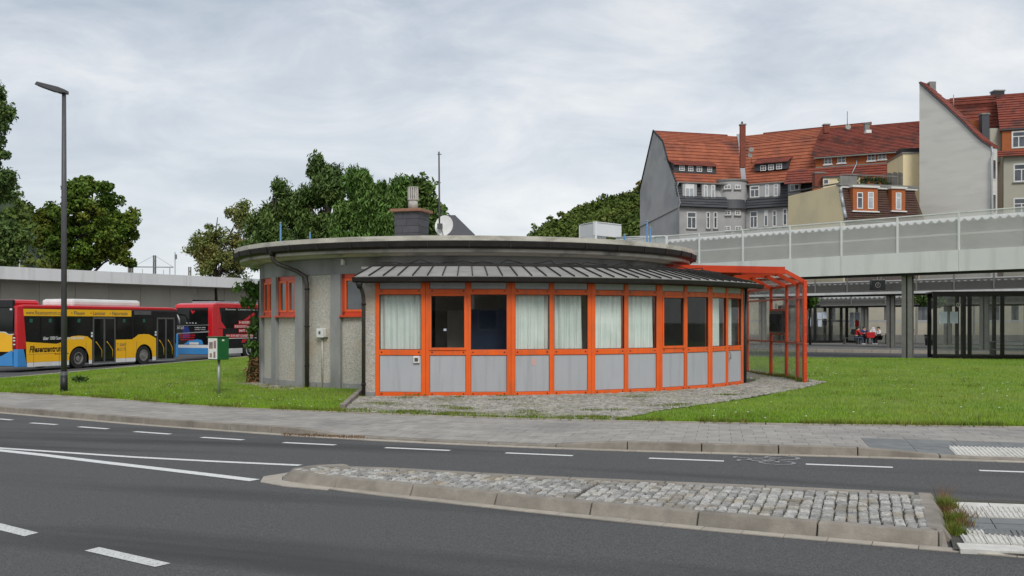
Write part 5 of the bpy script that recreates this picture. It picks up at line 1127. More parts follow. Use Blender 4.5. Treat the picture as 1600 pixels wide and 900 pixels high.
mb = MB(); mb.fbox(NP, nsu, nA, rel(1464), rel(1466), .05, .10, 1.25, 1.5); mb.build('door_handle', 'galv', sA)
def bench(O, u, L, lab, h=.46, back=True, m='galv'):
    n = Vector((u.y, -u.x, 0)); b = thing('bench', lab, 'bench', tuple(O), 0, 'station benches')
    for k in range(4): mb = MB(); mb.fbox(O, u, n, 0, L, -.2 + k * .1, -.12 + k * .1, h - .03, h); mb.build('slat', m, b)
    for a in (.12, L - .18): mb = MB(); mb.fbox(O, u, n, a, a + .06, -.18, .18, 0, h - .03); mb.build('leg', 'busgrey', b)
    return b
bench(tuple(NP + nsu * rel(1550) - nA * .9), nsu, 3.2, 'metal bench inside the near black framed shelter', .75); bench(tuple(NP + nsu * rel(1553) - nA * .9 + Vector((0, 0, -.0))), nsu, 3.0, 'lower metal bench rail inside the near black framed shelter', .40)
fp = HIT(1273.5, 531, (24, 73.5, 0), Vector((0, -1, 0))); FO = Vector((fp.x - 2.2, 73.9, .05)); fu = Vector((1, -.06, 0)).normalized(); frel = lambda px: (HIT(px, 500, FO, Vector((fu.y, -fu.x, 0))) - FO).dot(fu)
sB, OB, nB = dshelter(FO, fu, [0, frel(1273.5), frel(1297), frel(1323), frel(1348)], 2.74, 1.5, 'far waiting shelter with black frame behind the people at the table', z0=.0, wfr=.2)
for a, b, z0, z1, m in ((1277, 1284, 1.75, 2.25, 'paper'), (1285, 1292, 1.8, 2.3, 'paper'), (1278, 1284, 1.2, 1.7, 'paper'), (1286, 1292, 1.3, 1.65, 'busblack'), (1328, 1334, 1.7, 2.25, 'paper'), (1335, 1343, 1.7, 2.25, 'paper'), (1328, 1334, 1.15, 1.65, 'paper'), (1336, 1342, 1.2, 1.65, 'clothred'), (1263, 1267, 1.2, 1.9, 'paper')):
    mb = MB(); mb.fbox(FO, fu, nB, frel(a), frel(b), .01, .02, z0, z1); mb.build('notice', m, sB)
# picnic table, benches and people
tp = G(1362, 538, .05); TZ = .05; TO = Vector((tp[0], tp[1], TZ)); tx_ = Vector((1, 0, 0))
tb = thing('table', 'grey slatted table where the group of young people sits', 'table', tuple(TO))
for k in range(5): mb = MB(); mb.box(TO.x - .9, TO.x + 1.3, TO.y - .05 + k * .15, TO.y + .09 + k * .15, TZ + .72, TZ + .75); mb.build('slat', 'steel', tb)
for a in (-.8, 1.2): mb = MB(); mb.box(TO.x + a - .03, TO.x + a + .03, TO.y, TO.y + .6, TZ, TZ + .72); mb.build('leg', 'busgrey', tb)
bench((TO.x - 2.0, TO.y + .1, TZ), Vector((1, 0, 0)), 1.2, 'low grey bench left of the table', .45, m='busgrey')
def skin_obj(name, pts, edges, rad, m, parent, sub=1):
    me = bpy.data.meshes.new(name); me.from_pydata([tuple(p) for p in pts], edges, []); o = bpy.data.objects.new(name, me); COL.objects.link(o); o.parent = parent; o['_o'] = (0, 0, 0)
    me.materials.append(M[m]); o.modifiers.new('skin', 'SKIN'); me.skin_vertices or None
    for i, r_ in enumerate(rad): me.skin_vertices[0].data[i].radius = (r_, r_)
    me.skin_vertices[0].data[0].use_root = True
    if sub: sm = o.modifiers.new('sub', 'SUBSURF'); sm.levels = sub; sm.render_levels = sub
    return o
def person(label, loc, rz, top, trou, hair, seated=True, hood=False, lean=.12, arm=1):
    p = thing('person', label, 'person', loc, rz, 'people in the bus station', local=True)   # faces local -y
    hz = .47 if seated else .92; hip = Vector((0, 0, hz)); ch = Vector((0, -lean * .5, hz + .33)); nk = Vector((0, -lean, hz + .50)); hd_ = nk + Vector((0, -.02, .13)); ht = nk + Vector((0, -.03, .22))
    P = [hip, ch, nk, hd_, ht]; E = [(0, 1), (1, 2), (2, 3), (3, 4)]; Rr = [.13, .13, .055, .085, .07]; J = {}
    for s_ in (-1, 1):
        i = len(P); sh_ = nk + Vector((s_ * .17, 0, -.04))
        el = sh_ + (Vector((s_ * .06, -.14, -.22)) if seated else Vector((s_ * .05, .03, -.28))); wr = el + (Vector((-s_ * .05, -.22, .04)) if seated else Vector((0, -.08, -.24)))
        P += [sh_, el, wr]; E += [(2, i), (i, i + 1), (i + 1, i + 2)]; Rr += [.055, .042, .028]
        pd = (wr - el).normalized(); hnd = wr + pd * .06; k = len(P); P.append(hnd); E.append((i + 2, k)); Rr.append(.032)
        sd_ = pd.cross(Vector((0, 0, 1))).normalized()
        for f, l in ((-.025, .05), (-.009, .062), (.009, .058), (.025, .045)):
            q = len(P); P += [hnd + sd_ * f + pd * .03, hnd + sd_ * f + pd * (.03 + l) - Vector((0, 0, .015))]; E += [(k, q), (q, q + 1)]; Rr += [.009, .008]
        q = len(P); P.append(hnd - sd_ * .05 * s_ + pd * .01); E.append((k, q)); Rr.append(.01)
        j = len(P); h0 = hip + Vector((s_ * .09, 0, -.03))
        kn, an_ = (h0 + Vector((s_ * .03, -.42, .0)), h0 + Vector((s_ * .02, -.40, -.40))) if seated else (h0 + Vector((0, -.08 * s_ - .02, -.42)), h0 + Vector((0, -.16 * s_ if s_ > 0 else .24, -.80)))
        P += [h0, kn, an_, an_ + Vector((0, -.14, -.03))]; E += [(0, j), (j, j + 1), (j + 1, j + 2), (j + 2, j + 3)]; Rr += [.08, .055, .035, .03]; J[s_] = (sh_, el, wr, h0, kn, an_)
    skin_obj('body', P, E, Rr, 'skin', p)
    P = [ch.lerp(hip, .8), ch, nk - Vector((0, 0, .03))]; E = [(0, 1), (1, 2)]; Rr = [.155, .165, .085]
    for s_ in (-1, 1): i = len(P); P += [J[s_][0], J[s_][1], J[s_][2]]; E += [(2, i), (i, i + 1), (i + 1, i + 2)]; Rr += [.08, .062, .045]
    if hood: i = len(P); P += [hd_ + Vector((0, .03, 0)), ht + Vector((0, .03, .01))]; E += [(2, i), (i, i + 1)]; Rr += [.12, .10]
    skin_obj('jacket', P, E, Rr, top, p)
    P = [hip]; E = []; Rr = [.15]
    for s_ in (-1, 1): i = len(P); P += [J[s_][3], J[s_][4], J[s_][5]]; E += [(0, i), (i, i + 1), (i + 1, i + 2)]; Rr += [.10, .072, .055]
    skin_obj('trousers', P, E, Rr, trou, p)
    for s_ in (-1, 1): a = J[s_][5]; mb = MB(); mb.box(a.x - .045, a.x + .045, a.y - .2, a.y + .06, a.z - .07, a.z + .02); mb.build('shoe', 'shoe', p, bevel=.02)
    if not hood: skin_obj('hair', [hd_ + Vector((0, .035, -.03)), hd_ + Vector((0, .03, .05)), ht + Vector((0, .015, .02)), nk + Vector((0, .06, -.06))], [(0, 1), (1, 2), (0, 3)], [.09, .10, .085, .06], hair, p)
    mb = MB()
    for s_ in (-1, 1): mb.box(s_ * .03 - .008, s_ * .03 + .008, hd_.y - .088, hd_.y - .078, hd_.z + .01, hd_.z + .022)
    mb.box(-.02, .02, hd_.y - .084, hd_.y - .076, hd_.z - .05, hd_.z - .042); mb.build('face_features', 'hair', p)
    return p
def pos(px, Y, z): return ((px - 800) / FPX * Y, Y, z)
TY = TO.y
person('seated person in red jacket with dark backpack, leftmost at the table', pos(1338, TY + .1, .06), R(75), 'clothred', 'jeans', 'hair')
person('seated person with long dark hair and blue jacket, facing out across the table', pos(1349, TY + .9, .06), R(10), 'clothblue', 'jeans', 'hair')
person('seated person in white hooded jacket at the table', pos(1364, TY + .95, .06), R(-10), 'clothwhite', 'paleblue', 'hair', hood=True)
person('seated person in pale top at the right end of the table', pos(1374, TY + .6, .06), R(-60), 'clothwhite', 'clothblack', 'hair')
person('dark dressed person walking past behind the steel post', pos(1422, 74, .05), R(110), 'clothblack', 'clothblack', 'hair', seated=False)
bp = pos(1334, TY + .25, .06); t = thing('backpack', 'dark backpack worn by the person in the red jacket', 'backpack', bp)
mb = MB(); mb.box(bp[0] - .14, bp[0] + .10, bp[1] - .18, bp[1] + .18, .72, 1.12); mb.build('bag', 'clothblack', t, bevel=.06); mb = MB(); mb.box(bp[0] - .2, bp[0] - .13, bp[1] - .12, bp[1] + .12, .74, .92); mb.build('front_pocket', 'dark', t, bevel=.02)
bp = pos(1361, TY - .25, .06); t = thing('shopping_bag', 'red bag hanging before the table between the seated people', 'bag', bp)
mb = MB(); mb.prism([(bp[0] - .28, bp[1], .50), (bp[0] + .26, bp[1], .50), (bp[0] + .30, bp[1], .90), (bp[0] - .33, bp[1], .90)], (0, .2, 0)); mb.build('bag', 'clothred', t, bevel=.03); mb = MB(); mb.tube([(bp[0] - .15, bp[1], .9), (bp[0] - .1, bp[1], 1.03), (bp[0] + .1, bp[1], 1.03), (bp[0] + .15, bp[1], .9)], .012, 6); mb.build('handle', 'clothred', t)
# blue poles rising behind the pavilion
for px, y0, Y, w, lab in ((438.5, 349, 46, .045, 'tall blue pole behind the left end of the pavilion roof'), (484.5, 364, 46, .04, 'short blue pole behind the left part of the pavilion roof'), (1011, 346, 52, .045, 'tall blue pole behind the right end of the pavilion roof'), (1016, 356, 52, .05, 'blue pole just right of the tall one by the roof'), (976, 367, 52, .06, 'short blue pole beside the white tower box')):
    p = AT(px, y0, Y); t = thing('blue_pole', lab, 'pole', (p.x, p.y, 0), 0, 'blue poles behind the pavilion'); mb = MB(); mb.tube([(p.x, p.y, -.2), (p.x, p.y, p.z)], w, 8); mb.build('pole', 'bluepole', t); mb = MB(); mb.tube([(p.x, p.y, p.z), (p.x, p.y, p.z + .05)], w * 1.15, 8); mb.build('cap', 'galv', t)
# white box tower on the deck
wb = thing('white_tower_box', 'small white box structure with open window above the pavilion roof', 'tower', (5.2, 66, 0)); A = AT(907, 350, 64); du2 = Vector((.36, -.933, 0)); 
a, b, c_ = AT(906.5, 350.5, 66), AT(930, 350.5, 64), AT(971, 348.5, 66)
def wallq(p, q, f0, f1, z0, z1, name, th=.15, m='white'):
    d = q - p; d.z = 0; L_ = d.length; u = d.normalized(); n = Vector((u.y, -u.x, 0)); mb = MB(); mb.fbox((p.x, p.y, 0), u, n, L_ * f0, L_ * f1, -th, 0, z0, z1); return mb.build(name, m, wb)
zt = a.z; wallq(a, b, 0, .99, 0, zt - .9, 'wall'); wallq(a, b, 0, .99, zt - .89, zt, 'wall'); wallq(b, c_, 0, 1, zt - .9, zt, 'lintel'); wallq(b, c_, .86, 1, 0, zt - .91, 'pier'); wallq(b, c_, .0, 1, 0, zt - 2.6, 'parapet')
back_c = c_ + (a - b); wallq(a, back_c, 0, .55, 0, zt - .05, 'back_wall', .1); wallq(a, back_c, .55, 1, zt - .9, zt - .05, 'back_wall', .1)
mb = MB(); mb.prism([(v.x, v.y, zt - .12) for v in (a, b, c_, back_c)], (0, 0, .08)); mb.build('roof', 'white', wb)
beam((b.x + .2, b.y, zt - 1.0), (b.x + 1.7, b.y + .9, zt - 2.2), .06, .06, 'brace', 'galv', wb)
dk = thing('white_parapet', 'low white parapet running from the box tower to the canopy', 'parapet', (9, 58, 0)); mb = MB(); p, q = AT(962, 371, 60), AT(1040, 369, 54); d = q - p; d.z = 0; u = d.normalized(); mb.prism([(p.x, p.y, 3.6), (q.x, q.y, 3.6), (q.x, q.y, q.z), (p.x, p.y, p.z)], (.15, .2, 0)); mb.build('panel', 'white', dk); mb = MB(); mb.tube([p, q], .05, 6); mb.build('coping', 'fascia', dk)
# ------------------------------------------------------------ trees
def leaves(name, cl, per, spread, size, m, parent, org, droop=0.0, elong=1.0, kind='stuff'):
    """leaf sized faces gathered in clumps round the given centres"""
    cl = np.array(cl); n = len(cl) * per; c = np.repeat(cl[:, :3], per, 0); sp = np.repeat(cl[:, 3], per) if cl.shape[1] > 3 else np.full(n, spread)
    d = rng.normal(0, 1, (n, 3)); d /= np.linalg.norm(d, axis=1)[:, None]; r = rng.uniform(0, 1, n) ** .45
    p = c + d * (r * sp)[:, None] * np.array([1, 1, .75]); p[:, 2] -= droop * sp * rng.uniform(0, 1.4, n)
    nrm = rng.normal(0, 1, (n, 3)) + d * .6 + np.array([0, 0, .7]); nrm /= np.linalg.norm(nrm, axis=1)[:, None]
    t = rng.normal(0, 1, (n, 3)); t[:, 2] -= droop * 2.5; t -= nrm * (t * nrm).sum(1)[:, None]; t /= np.linalg.norm(t, axis=1)[:, None]; b = np.cross(nrm, t)
    s = size * rng.uniform(.6, 1.35, n); L_ = (s * elong)[:, None]; w = (s * .5 / math.sqrt(elong))[:, None]
    V = np.stack([p - t * L_ * .5, p + b * w - t * L_ * .05, p + t * L_ * .5 - nrm * L_ * .12, p - b * w - t * L_ * .05], 1) - np.array(org)
    me = np_mesh(name, V.reshape(-1, 3), np.arange(4 * n).reshape(-1, 4), m); return place(name, me, m, parent, kind=kind)
def tree(label, px, Y, base_z, blobs, m, leaf, per, nclump, trunk_r, elong=1.6, droop=0, spread=.55, sparse=0.0, seed=1, limbs=16):
    """blobs: crown masses as (px, py, radius_px, vertical radius_px) at depth Y"""
    rr = random.Random(seed); k = Y / FPX; x0 = (px - 800) * k; t = thing('tree', label, 'tree', (x0, Y, base_z), 0, 'trees around the station'); cl = []; tot = sum(b[2] * b[3] for b in blobs)
    for b in blobs:
        c = AT(b[0], b[1], Y); rx, rz = b[2] * k, b[3] * k; n = max(4, int(nclump * b[2] * b[3] / tot))
        for i in range(n):
            while True:
                v = Vector((rr.uniform(-1, 1), rr.uniform(-1, 1), rr.uniform(-1, 1)))
                if v.length <= 1: break
            v = v.normalized() * (v.length ** .55) * (.88 + .42 * mnoise.noise(v.normalized() * 2.2 + Vector((seed, 0, 0)))); q = c + Vector((v.x * rx, v.y * rx * .9, v.z * rz))
            if sparse and mnoise.noise(q * .9) < sparse - .5: continue
            cl.append((q.x, q.y, q.z, spread * rr.uniform(.55, 1.35)))
    leaves('foliage', cl, per, spread, leaf, m, t, (x0, Y, base_z), droop, elong)
    top = max(c[2] for c in cl); lo = min(c[2] for c in cl); mid = lo + (top - lo) * .55; mb = MB(); jit = lambda s: rr.uniform(-s, s)
    mb.tube([(x0, Y, base_z - .2), (x0 + jit(.1), Y, base_z + (lo - base_z) * .6), (x0 + jit(.3), Y + jit(.3), lo + (mid - lo) * .6), (x0 + jit(.5), Y, top - (top - mid) * .4)], [trunk_r * 1.15, trunk_r * .9, trunk_r * .6, trunk_r * .15], 9); mb.build('trunk', 'bark', t)
    for i in range(limbs):
        e = Vector(rr.choice(cl)[:3]); z = base_z + (lo - base_z) * .8 + (min(e.z, mid) - lo) * rr.uniform(.2, .8); s = Vector((x0, Y, max(z, base_z + 1))); mb = MB()
        mb.tube([s, s.lerp(e, .5) + Vector((jit(.3), jit(.3), .3)), e], [trunk_r * .38, trunk_r * .2, trunk_r * .06], 6); mb.build('limb', 'bark', t)
    return t
tree('large leafy tree cut by the left edge of the picture', -30, 72, -.6, [(-48, 215, 62, 70), (-30, 290, 55, 60), (-28, 370, 62, 52), (5, 375, 34, 34), (-10, 165, 32, 34), (8, 260, 14, 40)], 'leaf_dark', .19, 150, 360, .35, droop=.4, spread=.70, sparse=.36, seed=3)
tree('round dark green maple tree with yellowing leaves behind the lamp post', 135, 80, -.6, [(135, 350, 74, 66), (95, 375, 44, 46), (175, 370, 42, 40), (140, 305, 42, 26), (75, 340, 16, 24), (205, 345, 12, 14), (120, 400, 55, 24), (190, 400, 20, 20)], 'leaf_maple', .22, 190, 340, .35, elong=1.15, spread=.62, sparse=.3, seed=5)
tree('thin yellowish tree with gaps left of the pavilion roof', 338, 74, -.5, [(345, 395, 42, 40), (320, 390, 24, 34), (375, 345, 20, 30), (372, 395, 28, 36), (345, 425, 44, 14), (385, 330, 12, 14)], 'leaf_pale', .13, 75, 420, .16, spread=.46, sparse=.40, seed=8, limbs=30)
tree('dark drooping tree above the left end of the roof', 440, 50, -.1, [(440, 340, 36, 40), (415, 360, 32, 34), (440, 300, 16, 24), (470, 350, 30, 36), (405, 385, 24, 26)], 'leaf_dark', .115, 190, 230, .2, droop=.8, elong=2.2, spread=.38, sparse=.40, seed=11)
tree('tallest tree behind the pavilion with a pointed tip', 512, 49, -.1, [(512, 300, 28, 36), (492, 255, 12, 16), (520, 275, 18, 22), (505, 345, 38, 32), (530, 290, 12, 20), (480, 320, 20, 30)], 'leaf_dark', .115, 180, 260, .2, droop=.7, elong=2.2, spread=.36, sparse=.42, seed=12)
tree('light green willow like tree in the middle behind the roof', 572, 47, 0, [(575, 305, 36, 44), (563, 275, 22, 20), (600, 330, 36, 40), (548, 345, 34, 34), (590, 360, 40, 20)], 'leaf_willow', .11, 230, 270, .2, droop=1.0, elong=2.4, spread=.36, sparse=.38, seed=13)
tree('green willow like tree just left of the chimney', 628, 51, 0, [(632, 300, 24, 28), (640, 335, 28, 40), (620, 345, 30, 34), (650, 290, 10, 14)], 'leaf_willow', .11, 220, 180, .18, droop=.9, elong=2.4, spread=.36, sparse=.38, seed=14)
tree('small sparse tree behind the chimney and flue', 668, 44, 0, [(660, 310, 18, 26), (672, 335, 20, 30), (660, 285, 12, 12), (688, 330, 7, 14), (660, 360, 30, 14)], 'leaf_dark', .17, 42, 120, .1, spread=.36, sparse=.25, seed=15)
tree('small tree with dark crown between the shelters in the station', 1452, 66, .05, [(1450, 462, 17, 13), (1462, 470, 8, 9), (1440, 468, 8, 8)], 'leaf_dark', .14, 70, 50, .10, spread=.34, seed=16, limbs=5)
tree('small green tree just right of the red shelter in the station', 1266, 68, .05, [(1264, 468, 12, 12), (1258, 474, 8, 8)], 'leaf_willow', .14, 60, 34, .08, spread=.32, seed=17, limbs=4)
pl = pos(1452, 65.6, .05); t = thing('planter', 'dark tub round the foot of the station tree', 'planter', pl); mb = MB(); mb.tube([(pl[0], pl[1], .05), (pl[0], pl[1], .75)], [.24, .32], 12); mb.build('tub', 'busblack', t); mb = MB(); mb.tube([(pl[0], pl[1], .72), (pl[0], pl[1], .78)], .34, 12); mb.build('rim', 'busgrey', t)
# shrub and overhanging sprays at the left corner of the pavilion
bx1, by1 = (400 - 800) / FPX * 28.6, 28.6
sb = thing('shrub', 'leggy green and brown shrub against the left corner of the pavilion', 'shrub', (bx1, by1, g(bx1)))
o_ = (bx1, by1, g(bx1)); k = 28.6 / FPX
cl = [tuple(AT(px, py, 28.6 + rng.uniform(-.4, .3))) + (s_,) for px, py, s_ in [(rng.normal(399, 5), rng.uniform(440, 600), .16) for _ in range(20)] + [(rng.normal(392, 7), rng.uniform(440, 475), .14) for _ in range(12)]]
leaves('foliage', cl, 40, .2, .085, 'leaf_willow', sb, o_, .5, 2.4)
cl = [tuple(AT(rng.normal(399, 8), rng.uniform(560, 604), 28.2)) + (.16,) for _ in range(14)]; leaves('dry_foliage', cl, 60, .2, .06, 'weed_dry', sb, o_, .3, 1.6)
for k_ in range(6):
    a = Vector(o_) + Vector((rng.normal(0, .15), 0, 0)); b = AT(rng.normal(397, 6), rng.uniform(440, 500), 28.6); mb = MB(); mb.tube([a, a.lerp(b, .5) + Vector((rng.normal(0, .1), 0, 0)), b], [.02, .014, .006], 5); mb.build('stem', 'bark', sb)
for k_, (px, py, L_, lab) in enumerate(((540, 606, .35, 'grass clump beside the downpipe left of the window front'),)):
    x, y = G(px, py, 0); t = thing('weed_tuft', lab, 'weeds', (x, y, g(x))); blades('leaves', [(rng.normal(0, .5), rng.normal(0, .1), 0) for _ in range(700)], .18, .008, 'weed', t, .7)
for px, py in ((125, 598),):
    x, y = G(px, py, 0); t = thing('weed_tuft', 'leafy dark weed in the lawn just right of the lamp post', 'weeds', (x, y, g(x))); leaves('leaves', [(x + rng.normal(0, .12), y, g(x) + .1, .1) for _ in range(6)], 14, .1, .12, 'leaf_dark', t, (x, y, g(x)), 0, 2)
# ------------------------------------------------------------ hills
def ridge(x, y):
    t = x / y * FPX + 800
    return float(np.interp(t, [-900, -100, 0, 45, 75, 160, 240, 300, 640, 760, 818, 850, 880, 935, 965, 1000, 1080, 1300, 2500], [60, 50, 42, 36, 26, 12, 8, 2, 1, 8, 21, 28, 30, 34.5, 36, 39, 46, 52, 60]))
def hill_z(x, y):
    f = min(max((y - 150) / 150, 0), 1); f = f * f * (3 - 2 * f); return -1.5 + ridge(x, max(y, 1)) * f
V = []; nx, ny = 130, 26; ys = np.linspace(140, 420, ny)
for i in range(nx):
    t = -1.0 + 2.2 * i / (nx - 1)
    for y in ys: V.append((t * y, y, hill_z(t * y, y)))
F = [(i * ny + j, (i + 1) * ny + j, (i + 1) * ny + j + 1, i * ny + j + 1) for i in range(nx - 1) for j in range(ny - 1)]
place('hill', np_mesh('hill', np.array(V), np.array(F), 'hillground'), 'hillground', kind='structure')
cl = []
for k_ in range(2200):
    y = rng.uniform(170, 330); px = rng.uniform(800, 1090); x = (px - 800) / FPX * y; h = hill_z(x, y)
    if h < 3: continue
    s_ = rng.uniform(1.4, 2.5); tall = 2.2 if rng.random() < .12 else 1
    for j in range(3 if tall > 1 else 2): cl.append((x + rng.normal(0, .8), y + rng.normal(0, .8), h + s_ * (.5 + j * .9 * (1 if tall == 1 else .9)), s_ * (1 - j * .25)))
leaves('forest', cl, 34, 1, .75, 'leaf_hill', None, (0, 0, 0), 0, 1.2).update_tag()
bpy.data.objects['forest']['label'] = 'wooded hillside with early autumn colours left of the grey gabled house'; bpy.data.objects['forest']['category'] = 'forest'
cl = []
for k_ in range(700):
    y = rng.uniform(200, 330); px = rng.uniform(-60, 330); x = (px - 800) / FPX * y; h = hill_z(x, y); s_ = rng.uniform(1.2, 2.2)
    if h > 1: cl.append((x, y, h + s_ * .5, s_))
o = leaves('far_wood', cl, 22, 1, 1.0, 'leaf_hill', None, (0, 0, 0), 0, 1.2); o['label'] = 'hazy wooded slope low behind the shed and the maple tree'; o['category'] = 'forest'
# ------------------------------------------------------------ railway masts behind the shed
def mast(px, ytop, Y, w, name, label, lattice=True):
    p = AT(px, ytop, Y); t = thing(name, label, 'mast', (p.x, Y, -1)); mb = MB()
    if lattice:
        for a in (-w, w):
            for b in (-w, w): mb.box(p.x + a - .05, p.x + a + .05, Y + b - .05, Y + b + .05, -1, p.z)
        mb.build('frame', 'steel', t); mb = MB(); z = 0
        while z < p.z - .5: mb.box(p.x - w, p.x + w, Y - w - .03, Y - w + .03, z, z + .28); z += 1.0
        mb.build('batten', 'steel', t)
    else: mb.tube([(p.x, Y, -1), (p.x, Y, p.z)], w, 8); mb.build('pole', 'galv', t)
    return t, p
Yc = 140
t, pc = mast(241.5, 399, Yc, .13, 'catenary_mast', 'lattice railway mast carrying a long cross arm')
a, b = AT(208, 417, Yc), AT(271, 417.5, Yc); mb = MB(); mb.tube([a, b], .07, 6); mb.build('cross_arm', 'steel', t); mb = MB(); top = Vector((pc.x, Yc, pc.z)); mb.tube([top, a], .02, 4); mb.tube([top, b], .02, 4); mb.build('stay_wires', 'steel', t)
t, p = mast(265.3, 417, Yc, .07, 'catenary_mast', 'short railway post under the right end of the cross arm', False)
t, p = mast(273.5, 394, 130, .07, 'pole_mast', 'slim grey pole with small lamp beside the railway masts', False); mb = MB(); mb.box(p.x + .02, p.x + .22, 129.9, 130.1, p.z - .9, p.z - .3); mb.build('lamp', 'steel', t)
t, p = mast(296.5, 417, 170, .16, 'catenary_mast', 'small distant lattice mast left of the yellowish tree')
t, p = mast(222.5, 420, 150, .05, 'pole_mast', 'tiny dark pole between the signal box and the lattice mast', False); t, p = mast(255.5, 422, 150, .05, 'pole_mast', 'tiny dark pole right of the lattice mast', False)
p = AT(204, 405, 125); t = thing('tower', 'grey tower block shaped stack beside the maple tree', 'tower', (p.x, 125, -1)); mb = MB(); mb.box(p.x - .28, p.x - .06, 124.8, 125.2, -1, p.z); mb.box(p.x + .06, p.x + .28, 124.8, 125.2, -1, p.z); mb.build('pillar', 'steel', t); mb = MB(); mb.box(p.x - .06, p.x + .06, 124.9, 125.1, -1, p.z - .05); mb.build('core', 'dark', t)
p = AT(30.5, 395, 110); t = thing('pole_mast', 'grey lamp post with slanted arm at the far left behind the shed', 'pole', (p.x, 110, -1)); mb = MB(); mb.tube([(p.x, 110, -1), (p.x, 110, p.z)], .07, 6); mb.build('pole', 'galv', t); mb = MB(); mb.tube([AT(27, 394, 110), AT(44, 403, 110)], .06, 6); mb.build('arm', 'galv', t)
p = AT(22.5, 404, 115); t = thing('pole_mast', 'thin dark post at the far left behind the shed', 'pole', (p.x, 115, -1)); mb = MB(); mb.tube([(p.x, 115, -1), (p.x, 115, p.z)], .04, 6); mb.build('pole', 'dark', t); mb = MB(); mb.tube([AT(18, 407.5, 115), AT(42, 407.5, 115)], .03, 5); mb.build('wire', 'steel', t)
# ------------------------------------------------------------ houses on the right
class Frame:
    """plan frame of a facade: s along it to the right, d back into the house"""
    def __init__(s, o, ang_vec): s.o = Vector((*o, 0)); s.u = Vector((*ang_vec, 0)).normalized(); s.b = Vector((-s.u.y, s.u.x, 0)); s.n = -s.b
    def p(s, a, d, z): return s.o + s.u * a + s.b * d + Vector((0, 0, z))
    def s_of(s, px, d=0): q = HIT(px, 400, s.o + s.b * d, s.n); return (q - s.o).dot(s.u)
    def z_of(s, px, py, d=0): return HIT(px, py, s.o + s.b * d, s.n).z
def extrude(fr, prof, s0, s1, name, m, par): mb = MB(); mb.prism([fr.p(s0, d, z) for d, z in prof], fr.u * (s1 - s0)); return mb.build(name, m, par)
def tiled(fr, prof, s0, s1, m, par, row=.33, name='roof_tiles', tw=None):
    """courses of tiles as overlapping stepped strips up the roof profile (d, z from eaves to ridge)"""
    mb = MB(); L_ = [0]
    for a, b in zip(prof[:-1], prof[1:]): L_.append(L_[-1] + math.hypot(b[0] - a[0], b[1] - a[1]))
    at = lambda t: (np.interp(t, L_, [q[0] for q in prof]), np.interp(t, L_, [q[1] for q in prof])); n = int(L_[-1] / row); row = L_[-1] / n; tw = tw or 1.2; m_ = max(1, int((s1 - s0) / tw))
    for i in range(n):
        (d0, z0), (d1, z1) = at(i * row), at(min((i + 1) * row + .05, L_[-1])); dn = Vector((z1 - z0, d1 - d0)).normalized(); lift = .085
        for j in range(m_):
            a, b = s0 + (s1 - s0) * j / m_, s0 + (s1 - s0) * (j + 1) / m_; e = random.uniform(-.008, .012)
            A = [fr.p(x, d0 - dn.x * (lift + e), z0 + dn.y * (lift + e)) for x in (a, b)]; B = [fr.p(x, d1 - dn.x * .01, z1 + dn.y * .01) for x in (b, a)]; C_ = [fr.p(x, d0, z0) for x in (b, a)]
            mb.add(A + B, [(0, 1, 2, 3)]); mb.add([A[0], A[1], C_[0], C_[1]], [(0, 1, 2, 3)])
    return mb.build(name, m, par, kind='stuff')
def hwin(fr, x0, y0, x1, y1, par, d=0.0, mull='T', fm='whitepaint', glassm='pane', sill='steel', fw=.09, proud=.03, arch_=False, blind=False):
    """window measured in the photograph on the facade plane at depth d"""
    a, b = fr.s_of(x0, d), fr.s_of(x1, d); xm = (x0 + x1) / 2; z1, z0 = fr.z_of(xm, y0, d), fr.z_of(xm, y1, d); O = fr.o + fr.b * d; n = fr.n; u = fr.u
    mb = MB(); f = lambda p, q, r_, t_: mb.fbox(O, u, n, p, q, -.02, proud, r_, t_)
    f(a, a + fw, z0, z1); f(b - fw, b, z0, z1); f(a + fw, b - fw, z0, z0 + fw); f(a + fw, b - fw, z1 - fw, z1)
    if 'T' in mull: zt_ = z0 + (z1 - z0) * .68; f(a + fw, b - fw, zt_ - .04, zt_ + .04); f((a + b) / 2 - .04, (a + b) / 2 + .04, z0 + fw, zt_ - .04)
    if '+' in mull: f((a + b) / 2 - .03, (a + b) / 2 + .03, z0 + fw, z1 - fw); mb.fbox(O, u, n, a + fw, b - fw, -.02, proud - .005, (z0 + z1) / 2 - .025, (z0 + z1) / 2 + .025)
    if '-' in mull: zt_ = z0 + (z1 - z0) * .68; f(a + fw, b - fw, zt_ - .035, zt_ + .035)
    w = mb.build('window', fm, par)
    q = MB(); q.fbox(O, u, n, a + fw * .8, b - fw * .8, -.03, .008, z0 + fw * .8, z1 - fw * .8); q.build('pane', glassm, w)
    if blind: q = MB(); q.fbox(O, u, n, a + fw, b - fw, .008, .014, z0 + (z1 - z0) * .70, z1 - fw); q.build('blind', 'whitepaint', w)
    if sill: q = MB(); q.fbox(O, u, n, a - .08, b + .08, 0, .12, z0 - .12, z0 - .01); q.build('sill', sill, w)
    return w
def chim(px, py0, py1, Y, w, m, par, cap=True, name='chimney'):
    p = AT(px, py0, Y); q = AT(px, py1, Y); mb = MB(); mb.box(p.x - w / 2, p.x + w / 2, Y - w / 2, Y + w / 2, q.z, p.z); c = mb.build(name, m, par)
    if cap: mb = MB(); mb.box(p.x - w / 2 - .06, p.x + w / 2 + .06, Y - w / 2 - .06, Y + w / 2 + .06, p.z, p.z + .12); mb.build('cap', 'steel', c)
